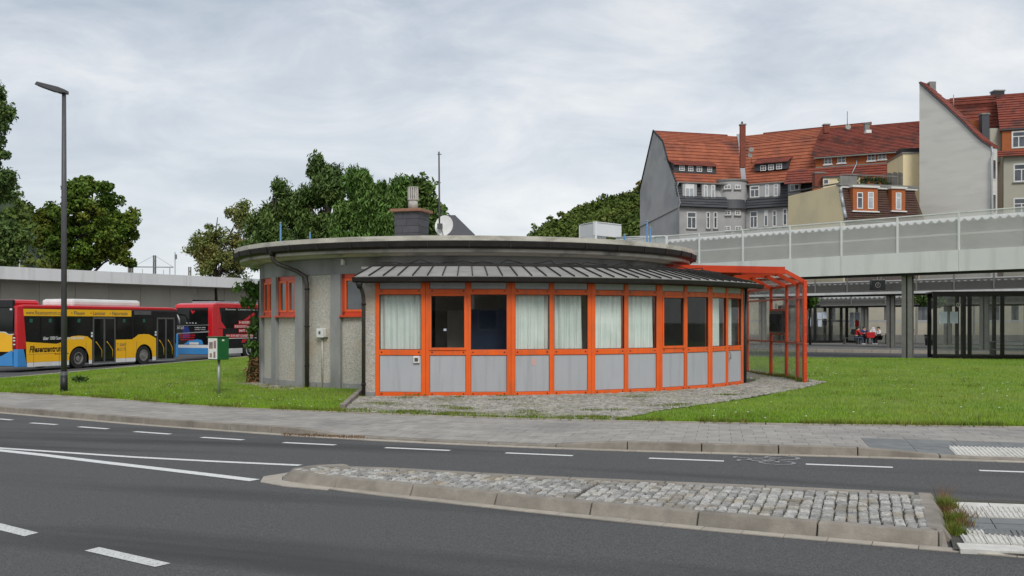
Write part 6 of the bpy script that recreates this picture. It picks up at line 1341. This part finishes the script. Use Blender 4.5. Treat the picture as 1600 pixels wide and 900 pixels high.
# grey house with two wings meeting in a concave corner
hA = thing('gabled_house', 'grey house with steep red tiled roof, slate band and bare gable to the left', 'house', (20, 102, 0))
f1 = Frame((16.8, 100), (7, 2)); f2 = Frame((23.8, 102), (.85, -.527))
pA = [(0, 0), (0, 13.4), (.8, 15.7), (2.5, 17.75), (4.0, 20.3), (6.3, 21.75), (9.9, 16.0), (9.9, 0)]
extrude(f1, pA, 0, 10.2, 'wall', 'plaster', hA)
extrude(f2, [(0, 0), (0, 13.4), (.8, 15.7), (2.5, 17.75), (4.0, 20.3), (6.3, 21.70), (9.9, 16.0), (9.9, 0)], -3.2, 11.2, 'wall', 'plaster', hA)
rp_ = [(.55, 15.55), (2.5, 17.85), (4.0, 20.4), (6.3, 21.85)]
tiled(f1, rp_, .0, 10.2, 'tile', hA, row=.42, tw=.6); tiled(f2, rp_, -2.9, 11.2, 'tile', hA, row=.42, tw=.6)
for f, s1_ in ((f1, 9.5), (f2, 11.2)):
    tiled(f, [(10.1, 15.7), (6.3, 21.85)], 0 if f is f1 else .5, s1_, 'tile', hA, row=.5, name='rear_roof_tiles')
    mb = MB(); mb.fbox(f.p(0, 6.3, 21.8), f.u, f.n, 0, s1_ - .8 * (f is f1), -.13, .13, 0, .16); mb.build('ridge_tiles', 'tile_old', hA)
# slate hung band with flared foot
for f, a, b in ((f1, -.05, 6.9), (f2, .3, 8.4)):
    tiled(f, [(-.42, 13.15), (-.15, 13.7), (.02, 14.3)], a, b, 'slate', hA, row=.28, name='slate_skirt')
    mb = MB(); mb.prism([f.p(a, d, z) for d, z in ((-.40, 13.12), (0, 13.12), (.05, 14.3), (-.02, 14.2), (-.16, 13.66))], f.u * (b - a)); mb.build('skirt_core', 'slate', hA)
def bandpatch(f, x0, x1, y0, y1, m, name, d=.0, th=.12):
    a, b = f.s_of(x0, d), f.s_of(x1, d); z1, z0 = f.z_of(x0, y0, d), f.z_of(x0, y1, d); mb = MB(); mb.fbox(f.o + f.b * d, f.u, f.n, a, b, -.9, th, z0, z1); return mb.build(name, m, hA)
R6 = lambda x, y: (990 + x * .2222, 180 + y * .2222)
def w6(f, x0, y0, x1, y1, **kw): a = R6(x0, y0); b = R6(x1, y1); hwin(f, a[0], a[1], b[0], b[1], hA, **kw)
for f, q in ((f1, ((345, 445), (480, 575))), (f2, ((815, 1030), (1085, 1175)))):
    for a, b in q: xa, xb = R6(a, 0)[0], R6(b, 0)[0]; s0_, s1_ = f.s_of(xa), f.s_of(xb); mb = MB(); mb.fbox(f.o, f.u, f.n, s0_, s1_, -1.0, .0, 14.15, 15.62); mb.build('wall_bay', 'plaster', hA)
for f, q in ((f1, ((300, 345), (445, 480))), (f2, ((1030, 1085), (1175, 1240)))):
    for a, b in q: s0_, s1_ = f.s_of(R6(a, 0)[0]), f.s_of(R6(b, 0)[0]); tiled(f, [(.02, 14.2), (.5, 15.6)], s0_, s1_, 'slate', hA, row=.28, name='slate_cladding')
for f, a, b in ((f1, -.1, 7.0), (f2, .2, 11)): mb = MB(); mb.fbox(f.o, f.u, f.n, a, b, -.6, .12, 15.56, 15.68); mb.build('eaves_gutter', 'steel', hA)
w6(f1, 375, 680, 440, 797, mull='T'); w6(f1, 512, 680, 536, 797, mull='-'); w6(f1, 562, 680, 588, 797, mull='-')
w6(f1, 362, 483, 425, 580, mull='T', blind=True, glassm='pane_lt'); w6(f1, 493, 490, 520, 582, mull='-', glassm='pane_lt'); w6(f1, 545, 490, 573, 585, mull='-', glassm='pane_lt')
w6(f2, 818, 675, 872, 792, mull='T'); w6(f2, 918, 668, 945, 782, mull='-', blind=True); w6(f2, 977, 668, 1006, 782, mull='-'); w6(f2, 1050, 657, 1080, 775, mull='-')
w6(f2, 820, 497, 884, 578, mull='T'); w6(f2, 925, 485, 953, 572, mull='-', glassm='pane_lt'); w6(f2, 985, 482, 1016, 570, mull='-', glassm='pane_lt'); w6(f2, 1100, 468, 1166, 532, mull='T')
# rounded stair bay in the corner
bc_ = Vector((22.55, 102.95, 0)); br = 1.72
def bayarc(r, z0, z1, name, m): mb = MB(); pr = [(r - .5, z0), (r, z0), (r, z1), (r - .5, z1)]; mb.arc(pr, -85, 85, 22, (bc_.x, bc_.y)); return mb.build(name, m, hA)
bayarc(br, 0, 16.0, 'stair_bay', 'plaster'); bayarc(br + .12, 15.98, 16.14, 'bay_roof', 'steel')
mb = MB(); mb.arc([(br - .1, 13.1), (br + .36, 13.1), (br + .18, 13.6), (br + .05, 14.05), (br - .1, 14.05)], -85, 85, 22, (bc_.x, bc_.y)); mb.build('slate_skirt', 'slate', hA)
for x0, y0, x1, y1 in ((635, 490, 684, 520), (710, 490, 752, 520), (635, 670, 684, 704), (712, 670, 750, 704), (630, 782, 683, 812), (712, 782, 757, 812)):
    a = R6((x0 + x1) / 2, y0); b = R6(0, y1); tt = (a[0] - 800) / FPX; qa = 1 + tt * tt; qb = -2 * (tt * bc_.x + bc_.y); qc = bc_.x ** 2 + bc_.y ** 2 - br * br; dsc = max(qb * qb - 4 * qa * qc, 0); Y_ = (-qb - math.sqrt(dsc)) / 2 / qa; X_ = tt * Y_
    nn_ = Vector((X_ - bc_.x, Y_ - bc_.y, 0)).normalized(); fb = Frame((X_, Y_), (-nn_.y, nn_.x)); fb.o = Vector((X_, Y_, 0)); hwin(fb, R6(x0, 0)[0], a[1], R6(x1, 0)[0], b[1], hA, mull='+', proud=.06, d=0)
# dormers
def dormer(f, x0, x1, yt, yb, d, roof_d, par, wins, m='slate', rise=.75):
    a, b = f.s_of(x0, d), f.s_of(x1, d); z1, z0 = f.z_of(x0, yt, d), f.z_of(x0, yb, d); mb = MB(); mb.prism([f.p(a, dd, z) for dd, z in ((d, z0), (d, z1), (roof_d, z1 + rise), (roof_d, z0))], f.u * (b - a)); dm = mb.build('dormer', m, par)
    for w in wins: hwin(f, *w, dm if False else par, d=d - .02, mull='+', sill=None, fw=.07)
    mb = MB(); n_ = 5
    for i in range(n_):
        t0, t1 = i / n_, (i + 1) / n_ + .03; pr = lambda t: (d - .3 + (roof_d + .5 - d + .3) * t, z1 - .02 + (rise + .25) * t); (da_, za), (db, zb) = pr(t0), pr(min(t1, 1)); A = [f.p(x, da_, za + .1) for x in (a - .15, b + .15)]; B = [f.p(x, db, zb + .03) for x in (b + .15, a - .15)]; mb.add(A + B, [(0, 1, 2, 3)]); mb.add([A[0], A[1], f.p(b + .15, da_, za), f.p(a - .15, da_, za)], [(0, 1, 2, 3)])
    mb.build('dormer_roof', 'tile_old', par)
dormer(f1, 1052.5, 1119, 257.5, 269, 1.55, 3.2, hA, [(*R6(321, 355), *R6(358, 391)), (*R6(384, 357), *R6(419, 394)), (*R6(443, 359), *R6(481, 397)), (*R6(519, 362), *R6(551, 399))])
dormer(f2, 1179, 1231, 257, 267.5, 1.55, 3.2, hA, [(*R6(892, 353), *R6(931, 391)), (*R6(947, 347), *R6(986, 386)), (*R6(1003, 341), *R6(1044, 380))])
# valley sheet, tall chimney, small chimney, dish, downpipe
cor = f1.p(7.32, 0, 0); bis = (f1.b + f2.b).normalized(); sdv = (f1.u + f2.u).normalized(); mb = MB(); ka = 1 / math.cos(R(23.8)); vv = [(d, z + .28) for d, z in rp_]
for (d0, z0), (d1, z1) in zip(vv[:-1], vv[1:]): a, b = cor + bis * d0 * ka, cor + bis * d1 * ka; w_ = sdv * .24; mb.hexa([tuple(a - w_ + Vector((0, 0, z0 - .15))), tuple(a + w_ + Vector((0, 0, z0 - .15))), tuple(b + w_ + Vector((0, 0, z1 - .15))), tuple(b - w_ + Vector((0, 0, z1 - .15))), tuple(a - w_ + Vector((0, 0, z0))), tuple(a + w_ + Vector((0, 0, z0))), tuple(b + w_ + Vector((0, 0, z1))), tuple(b - w_ + Vector((0, 0, z1)))])
mb.build('valley_sheet', 'galv', hA)
chim(1160.3, 196, 262, 100.8, .52, 'brick', hA); chim(1291, 196, 208, 99.8, .55, 'brick', hA)
mb = MB(); q = AT(1159.5, 190, 100.8); mb.tube([q, q - Vector((0, 0, .5))], .09, 8); mb.build('chimney_pot', 'dark', hA)
q = AT(1174, 234, 100.9); mb = MB(); mb.disc(q, (-.3, -1, .3), .01, .26, 0, .06, 16); mb.disc(q + Vector((-.15, 0, -.6)), (.3, -1, .3), .01, .26, 0, .06, 16); mb.tube([q, q - Vector((0, 0, 1.5))], .04, 6); mb.build('satellite_dishes', 'steel', hA)
for f, s_ in ((f1, -.12), (f2, .15)): mb = MB(); mb.tube([f.p(s_, -.1, 15.6), f.p(s_, .3, 15.2), f.p(s_, -.45, 13.5), f.p(s_, -.12, 13.0), f.p(s_, -.12, 4)], .07, 6); mb.build('downpipe', 'galv', hA)
mb = MB(); e = [f1.p(-.02, d, z) for d, z in [(.5, 15.5), (2.5, 17.95), (4.0, 20.5), (6.3, 22.0), (10.2, 15.7)]]
for p, q in zip(e[:-1], e[1:]): mb.tube([p, q], .09, 5)
mb.build('verge', 'dark', hA); mb = MB(); mb.tube([f1.p(-.03, 0, 13.1), f1.p(-.03, 10, 12.0)], .06, 5); mb.build('string_course', 'steel', hA)
# red roofed middle house
hC = thing('terraced_house', 'middle house with weathered red roof and small windows in an orange band', 'house', (33, 97, 0)); f3 = Frame((30.4, 98), (.89, -.455))
extrude(f3, [(-1.6, 0), (-1.6, 15.2), (0, 16.75), (0, 17.9), (5, 21.2), (10, 17), (10, 0)], -.5, 10, 'wall', 'tilehang', hC)
tiled(f3, [(-.45, 17.75), (5, 21.35)], -.9, 9.9, 'tile_old', hC, row=.34, tw=.35); tiled(f3, [(10.2, 16.9), (5, 21.35)], -.5, 9.9, 'tile_old', hC, row=.5, name='rear_roof_tiles')
tiled(f3, [(-1.7, 15.1), (0, 16.75)], -3.2, 9.9, 'tile_old', hC, row=.34, tw=.4, name='lower_roof_tiles')
mb = MB(); mb.fbox(f3.p(0, 5, 21.3), f3.u, f3.n, -.8, 9.9, -.13, .13, 0, .15); mb.build('ridge_tiles', 'tile_old', hC); mb = MB(); mb.fbox(f3.p(0, 0, 0), f3.u, f3.n, -.5, 9.9, -.02, .03, 16.7, 16.85); mb.fbox(f3.p(0, 0, 0), f3.u, f3.n, -.6, 9.9, .38, .5, 17.62, 17.74); mb.build('eaves_trim', 'steel', hC)
for x0, y0, x1, y1 in ((1287.5, 247, 1300, 256.5), (1308.5, 245, 1321.5, 254.5), (1355, 240.5, 1368, 251), (1371.5, 239, 1385, 249)): hwin(f3, x0, y0, x1, y1, hC, mull='+', sill='whitepaint', fw=.07)
chim(1354, 194, 206, 97, .45, 'steel', hC); mb = MB(); q = AT(1353, 206, 96); mb.box(q.x - .25, q.x + .25, q.y - .8, q.y - .3, q.z - .25, q.z + .05); mb.build('roof_hatch', 'poster', hC)
q = AT(1324, 174, 98); r_ = AT(1324, 203, 98); mb = MB(); mb.tube([q, r_], .035, 6); mb.disc(AT(1325, 198.5, 98), (0, -1, .2), .01, .27, 0, .05, 14); mb.build('aerial', 'steel', hC)
q, r_ = f3.p(f3.s_of(1338.5), -.05, 0), 0; mb = MB(); mb.tube([q + Vector((0, 0, 17.6)), q + Vector((0, 0, 16.9)), q + f3.n * 1.0 + Vector((-.3, 0, 15.8))], .06, 6); mb.build('downpipe', 'galv', hC)
# cream house with brown mansard
hF = thing('mansard_house', 'cream house with brown tiled mansard, orange framed windows and roof terrace', 'house', (27, 82, 0)); f4 = Frame((26.6, 80), (.968, .25))
prF = [(0, 0), (0, 9.8), (-.12, 9.95), (.2, 10.8), (.55, 12.0), (.62, 12.7), (8.5, 12.75), (8.5, 0)]
extrude(f4, prF, 0, .18, 'gable_wall', 'cream', hF); extrude(f4, [(d, z - .1 if z > 12 else z) for d, z in prF], .18, 7.0, 'wall', 'mansard', hF)
tiled(f4, [(-.16, 9.8), (.14, 10.8), (.5, 12.0), (.58, 12.6)], .25, 7.05, 'mansard', hF, row=.2, name='mansard_tiles', tw=.35)
mb = MB(); mb.prism([f4.p(7, d, z) for d, z in prF], f4.u * .1 + Vector((0, 0, 0))); mb.build('end_wall', 'cream', hF)
mb = MB(); mb.add([f4.p(7.0, -.12, 9.9), f4.p(7.55, -.15, 9.8), f4.p(7.15, .55, 12.0), f4.p(7.05, .62, 12.6), f4.p(7.55, 8, 9.8), f4.p(7.05, 8, 12.6)], [(0, 1, 2, 3), (1, 4, 5, 2), (2, 5, 3)]); mb.build('mansard_hip', 'mansard', hF)
mb = MB(); mb.fbox(f4.p(0, 0, 0), f4.u, f4.n, -.12, 7.3, -.8, -.30, 12.62, 12.80); mb.build('cornice', 'steel', hF); mb = MB(); mb.fbox(f4.p(0, 0, 0), f4.u, f4.n, .1, 7.2, -.8, -.36, 12.44, 12.60); mb.build('cornice_moulding', 'plaster_lt', hF)
mb = MB(); v_ = [f4.p(.1, d - .06, z) for d, z in ((-.15, 9.9), (.14, 10.8), (.5, 12.0), (.58, 12.6))]
for p, q in zip(v_[:-1], v_[1:]): mb.tube([p, q], .15, 6)
mb.build('verge_sheet', 'galv', hF)
for x0, x1, ws in ((1333, 1371.5, ((1339, 300.5, 1348, 326), (1356, 300, 1365, 326.5))), (1393.5, 1414.5, ((1399.5, 301, 1408, 327.5),))):
    a, b = f4.s_of(x0, -.05), f4.s_of(x1, -.05); z0 = f4.z_of(x0, 329, -.05); mb = MB(); mb.fbox(f4.p(0, 0, 0), f4.u, f4.n, a, b, -.7, .05, z0, 12.44); dm = mb.build('dormer', 'tilehang', hF)
    mb = MB(); mb.fbox(f4.p(0, 0, 0), f4.u, f4.n, a - .1, b + .1, -.6, .16, z0 - .1, z0 - .003); mb.build('dormer_sill', 'whitepaint', dm); mb = MB(); mb.fbox(f4.p(0, 0, 0), f4.u, f4.n, a - .12, b + .12, -.6, .18, 12.45, 12.62); mb.build('dormer_cornice', 'plaster_lt', dm)
    for w in ws: hwin(f4, *w, hF, d=-.06, mull='-', sill=None, fw=.07, glassm='pane_lt' if w[0] > 1350 else 'pane')
mb = MB(); q0, q1 = AT(1232.5, 300.5, 88.2), AT(1310, 286.5, 80.8); mb.tube([q0, q0.lerp(q1, .5), q1], .06, 5); mb.build('parapet_sheet', 'slate', hF)
mb = MB(); q0 = f4.p(0, 0, 9.75); mb.fbox(f4.p(0, 0, 0), f4.u, f4.n, .05, 7.3, .05, .2, 9.68, 9.8); mb.build('eaves_gutter', 'steel', hF)
# roof terrace: railing, plants, boarded fence
rt = thing('terrace_railing', 'dark railing with dry climbing plants on the roof terrace', 'railing', tuple(f4.p(0, 1, 12.8))); s0_, s1_ = f4.s_of(1312, 1), f4.s_of(1392, 1)
mb = MB()
for k_ in range(18): a = s0_ + (s1_ - s0_) * k_ / 17; mb.fbox(f4.p(0, 1, 0), f4.u, f4.n, a, a + .03, 0, .03, 12.75, 13.6)
mb.build('balusters', 'dark', rt); mb = MB(); mb.fbox(f4.p(0, 1, 0), f4.u, f4.n, s0_, s1_ + .6, -.02, .05, 13.6, 13.66); mb.fbox(f4.p(0, 1, 0), f4.u, f4.n, s0_, s0_ + 1.6, -.02, .05, 12.8, 13.5); mb.build('rails', 'steel', rt)
cl = [tuple(f4.p(rng.uniform(s0_, s1_), 1.2 + rng.uniform(0, .6), 12.9 + rng.uniform(0, .65))) + (.22,) for _ in range(50)]; leaves('climbing_plant', cl, 40, .2, .10, mat('dry_leaf', (.05, .05, .03), (.09, .08, .05), scale=2, rnd=.4, rough=1), rt, tuple(f4.p(0, 1, 12.8)), .2, 1.5) if False else leaves('climbing_plant', cl, 40, .2, .10, 'leaf_dark', rt, tuple(f4.p(0, 1, 12.8)), .2, 1.5)
tf = thing('board_fence', 'weathered grey board fence on the roof terrace', 'fence', tuple(f4.p(5, 1.5, 12.8))); a, b = f4.s_of(1385.5, 1.5), f4.s_of(1411, 1.5); nb_ = 13
for k_ in range(nb_): p = a + (b - a) * k_ / nb_; mb = MB(); mb.fbox(f4.p(0, 1.5, 0), f4.u, f4.n, p, p + (b - a) / nb_ - .025, 0, .03, 12.75, 14.05 + random.uniform(-.1, .08)); mb.build('board', 'wood', tf)
mb = MB(); 
for z in (13.1, 13.8): mb.fbox(f4.p(0, 1.5, 0), f4.u, f4.n, a, b, -.05, -.002, z, z + .08)
mb.build('rail', 'wood', tf)
# cream side block, small cream extension behind the cream gable
hG = thing('cream_block', 'narrow cream coloured block between the mansard house and the tall pale gable', 'building', (34, 87, 0)); f5 = Frame((AT(1411, 300, 87).x, 87), (1, -.1))
extrude(f5, [(0, 0), (0, f5.z_of(1420, 240)), (5, f5.z_of(1420, 240)), (5, 0)], 0, 3.0, 'wall', 'cream', hG); mb = MB(); z_ = f5.z_of(1420, 240); mb.fbox(f5.p(0, 0, 0), f5.u, f5.n, -.1, 3, -5, .1, z_, z_ + .12); mb.build('coping', 'steel', hG); mb = MB(); mb.fbox(f5.p(0, 0, 0), f5.u, f5.n, .1, 3, -2.5, -1, z_ + .13, z_ + .65); mb.build('roof_lantern', 'dark', hG)
hX = thing('cream_annex', 'small cream annex with low flat roof behind the cream gable', 'building', (30, 91, 0)); f6 = Frame((AT(1286, 280, 91).x, 91), (.97, -.24)); zz = f6.z_of(1300, 277)
extrude(f6, [(0, 0), (0, zz), (3, zz), (3, 0)], 0, 3.2, 'wall', 'cream', hX); mb = MB(); mb.fbox(f6.p(0, 0, 0), f6.u, f6.n, -.1, 3.3, -3, .15, zz, zz + .1); mb.build('roof', 'slate', hX); hwin(f6, 1286.5, 280, 1295, 288, hX, mull='', sill=None, fw=.06)
chim(1279, 272, 292, 92, .9, 'brick', hX, name='brick_pier')
# tall pale party wall house
hD = thing('tall_gable_house', 'tall pale rendered gable wall sloping down to the right under a red roof', 'house', (37, 83, 0)); f7 = Frame((34.97, 85.5), (3.98, -4.5)); 
tp_ = [(1436.6, 130.5), (1450, 143), (1477.5, 167.5), (1502, 190.5), (1522, 211), (1535, 222.6), (1548, 231)]
pts7 = []
for px, py in tp_: s_ = f7.s_of(px); pts7.append((s_, f7.z_of(px, py)))
mb = MB(); mb.prism([f7.p(pts7[0][0], 0, 0)] + [f7.p(s_, 0, z) for s_, z in pts7] + [f7.p(pts7[-1][0], 0, 0)], f7.b * 1.25); mb.build('gable_wall', 'plaster_lt', hD)
mb = MB()
for (sa_, za), (sb_, zb) in zip(pts7[:-1], pts7[1:]):
    q = [f7.p(sa_, -.12, za), f7.p(sb_, -.12, zb), f7.p(sb_, .1, zb), f7.p(sa_, .1, za)]; mb.hexa([tuple(v) for v in q] + [tuple(v + Vector((0, 0, .14))) for v in q])
mb.build('verge_coping', 'slate', hD)
mb = MB()
for (sa_, za), (sb_, zb) in zip(pts7[:-1], pts7[1:]):
    for i in range(4): t0, t1 = i / 4, (i + 1) / 4 + .05; q = [f7.p(sa_ + (sb_ - sa_) * t, d, za + (zb - za) * t + l) for t, l, d in ((t0, .22, 1.6), (t1, .30, 1.6), (t1, .30, .12), (t0, .22, .12))]; mb.hexa([tuple(v - Vector((0, 0, .2))) for v in q] + [tuple(v) for v in q])
mb.build('roof_tiles', 'tile_old', hD)
chim(1455.5, 128.5, 146, 86.2, .55, 'steel', hD, cap=False); chim(1537.5, 180, 224, 83.2, .6, 'slate', hD); 
mb = MB(); v = [AT(1504, 185, 84.6), AT(1532, 190, 83.6), AT(1532, 216, 83.6)]; mb.prism([tuple(q) for q in v], (.3, .5, 0)); mb.build('dormer_cheek', 'tilehang', hD); mb = MB(); mb.tube([AT(1490, 148, 88), AT(1490, 170, 88)], .04, 5); mb.build('vent_pole', 'galv', hD)
mb = MB(); p = f7.p(pts7[-1][0] + .08, -.06, pts7[-1][1]); mb.tube([p + Vector((0, 0, .1)), p + Vector((.12, 0, -.5)), p + Vector((-.05, -.1, -.9)), p + Vector((-.05, -.1, -10))], .085, 8); mb.build('downpipe', 'galv', hD)
for py0, py1 in ((249, 281), (303, 334)):
    fs_ = Frame((f7.p(pts7[-1][0], 0, 0).x, f7.p(pts7[-1][0], 0, 0).y), (f7.b.x, f7.b.y)); z1_ = AT(1552, py0, 81.5).z; z0_ = AT(1552, py1, 81.5).z; mb = MB(); mb.fbox(fs_.o, fs_.u, fs_.n, .35, .95, -.02, .02, z0_, z1_); w = mb.build('window', 'whitepaint', hD); mb = MB(); mb.fbox(fs_.o, fs_.u, fs_.n, .42, .88, .02, .03, z0_ + .08, z1_ - .08); mb.build('pane', 'pane', w)
# right-hand house
hE = thing('beige_house', 'beige house with red tiled roof and orange dormer cut by the right edge', 'house', (46, 90, 0)); f8 = Frame((AT(1568, 300, 89.5).x, 89.5), (.93, -.36)); ze = f8.z_of(1570, 238); zr = AT(1481, 158, 99).z
extrude(f8, [(0, 0), (0, ze), (6, ze + 6), (12, ze), (12, 0)], 0, 14, 'wall', 'beige', hE)
z_e2 = f8.z_of(1570, 204); fE = f8
tiled(f8, [(.0, z_e2 - .1), (3.6, AT(1560, 151, 93).z)], -.3, 14, 'tile_old', hE, row=.34, tw=.35)
fR = Frame((f8.p(-8.2, 0, 0).x, f8.p(-8.2, 0, 0).y), (f8.u.x, f8.u.y)); tiled(fR, [(3.0, z_e2 - 2.6), (4.4, AT(1500, 158, 96).z)], 2.2, 8.6, 'tile_old', hE, row=.34, tw=.35, name='side_roof_tiles')
tiled(f8, [(-.45, ze - .45), (0, ze + .15)], -.5, 14, 'tile_old', hE, row=.2, name='eaves_tiles')
a = f8.s_of(1566, -.05); mb = MB(); mb.fbox(f8.o, f8.u, f8.n, a, 14, -.8, .05, ze - .02, z_e2); mb.build('dormer_front', 'tilehang', hE); mb = MB(); mb.fbox(f8.o, f8.u, f8.n, a - .1, 14, -.8, .25, z_e2 - .02, z_e2 + .12); mb.build('dormer_eaves', 'slate', hE)
hwin(f8, 1580.5, 204.5, 1603, 231.5, hE, d=-.08, mull='T', sill=None, fw=.13)
for y0, y1 in ((255.5, 284), (309, 338)): hwin(f8, 1583.5, y0, 1609, y1, hE, mull='T', sill='steel', fw=.11)
mb = MB(); q = AT(1555, 201, 90.5); r_ = AT(1563, 236, 90.5); mb.box(q.x - .55, r_.x, 90.3, 91.6, r_.z - 1, q.z); mb.build('stair_head', 'beige', hE)
mb = MB(); w0 = AT(1557.5, 236, 91.5); mb.prism([(w0.x, 91.5, 0), (f8.o.x - .02, 89.6, 0), (f8.o.x - .02, 89.6, ze), (w0.x, 91.5, ze)], (.4, .5, 0)); mb.build('side_wall', 'beige', hE)
chim(1558.5, 144, 154, 94, .9, 'dark', hE); mb = MB(); mb.fbox(f8.p(0, 3.6, AT(1560, 151, 93).z), f8.u, f8.n, f8.s_of(1484, 3.6), 14, -.14, .14, -.05, .14); mb.build('ridge_tiles', 'tile_old', hE)
# slate hipped roof behind the antenna
Ys = 95; hS = thing('slate_roofed_house', 'dark slate roofed house just showing behind the antenna dish', 'house', (AT(715, 360, Ys).x, Ys, 0)); a, b, c_, d_ = AT(699, 371, Ys), AT(742.5, 367, Ys), AT(711, 336, Ys + 3), AT(697, 336, Ys + 3)
mb = MB(); mb.add([tuple(a), tuple(b), tuple(b + Vector((-1, 7, 0))), tuple(a + Vector((0, 7, 0))), tuple(d_), tuple(c_)], [(0, 1, 5, 4), (1, 2, 5), (2, 3, 4, 5), (3, 0, 4)]); mb.build('roof', mat('slategrey', (.085, .085, .095), (.065, .065, .075), scale=4, rough=.8, rnd=.1, stretch=(1, 1, 5)), hS); mb = MB(); mb.box(a.x + .2, b.x - .2, Ys + .3, Ys + 6.5, 0, a.z); mb.build('wall', 'beige', hS)
# ------------------------------------------------------------ houses on the near side of the street, behind the camera (the panes mirror them)
for x0, w_, h_, lab, m_ in ((-34, 22, 7.5, 'plain beige house on the near side of the street, behind the viewer to the left', 'beige'), (-9, 20, 6.2, 'plain grey house on the near side of the street, right behind the viewer', 'plaster'), (14, 24, 8, 'plain cream house on the near side of the street, behind the viewer to the right', 'cream')):
    hh = thing('street_house', lab, 'house', (x0, -26, RD)); mb = MB(); mb.box(x0, x0 + w_, -38, -26, -.6, h_); mb.build('wall', m_, hh); mb = MB(); mb.prism([(x0 - .4, -25.6, h_), (x0 - .4, -38.4, h_), (x0 - .4, -32, h_ + 4)], (w_ + .8, 0, 0)); mb.build('roof', 'tile_old', hh)
    for i in range(int(w_ / 3.4)):
        for z_ in (1.0, 3.9): mb = MB(); mb.box(x0 + 1 + i * 3.4, x0 + 2.4 + i * 3.4, -26, -25.95, z_, z_ + 1.5); w = mb.build('window', 'whitepaint', hh); mb = MB(); mb.box(x0 + 1.1 + i * 3.4, x0 + 2.3 + i * 3.4, -25.95, -25.93, z_ + .1, z_ + 1.4); mb.build('pane', 'pane', w)
for o in list(bpy.data.objects):
    for k_ in ('_o', '_m'):
        if k_ in o: del o[k_]
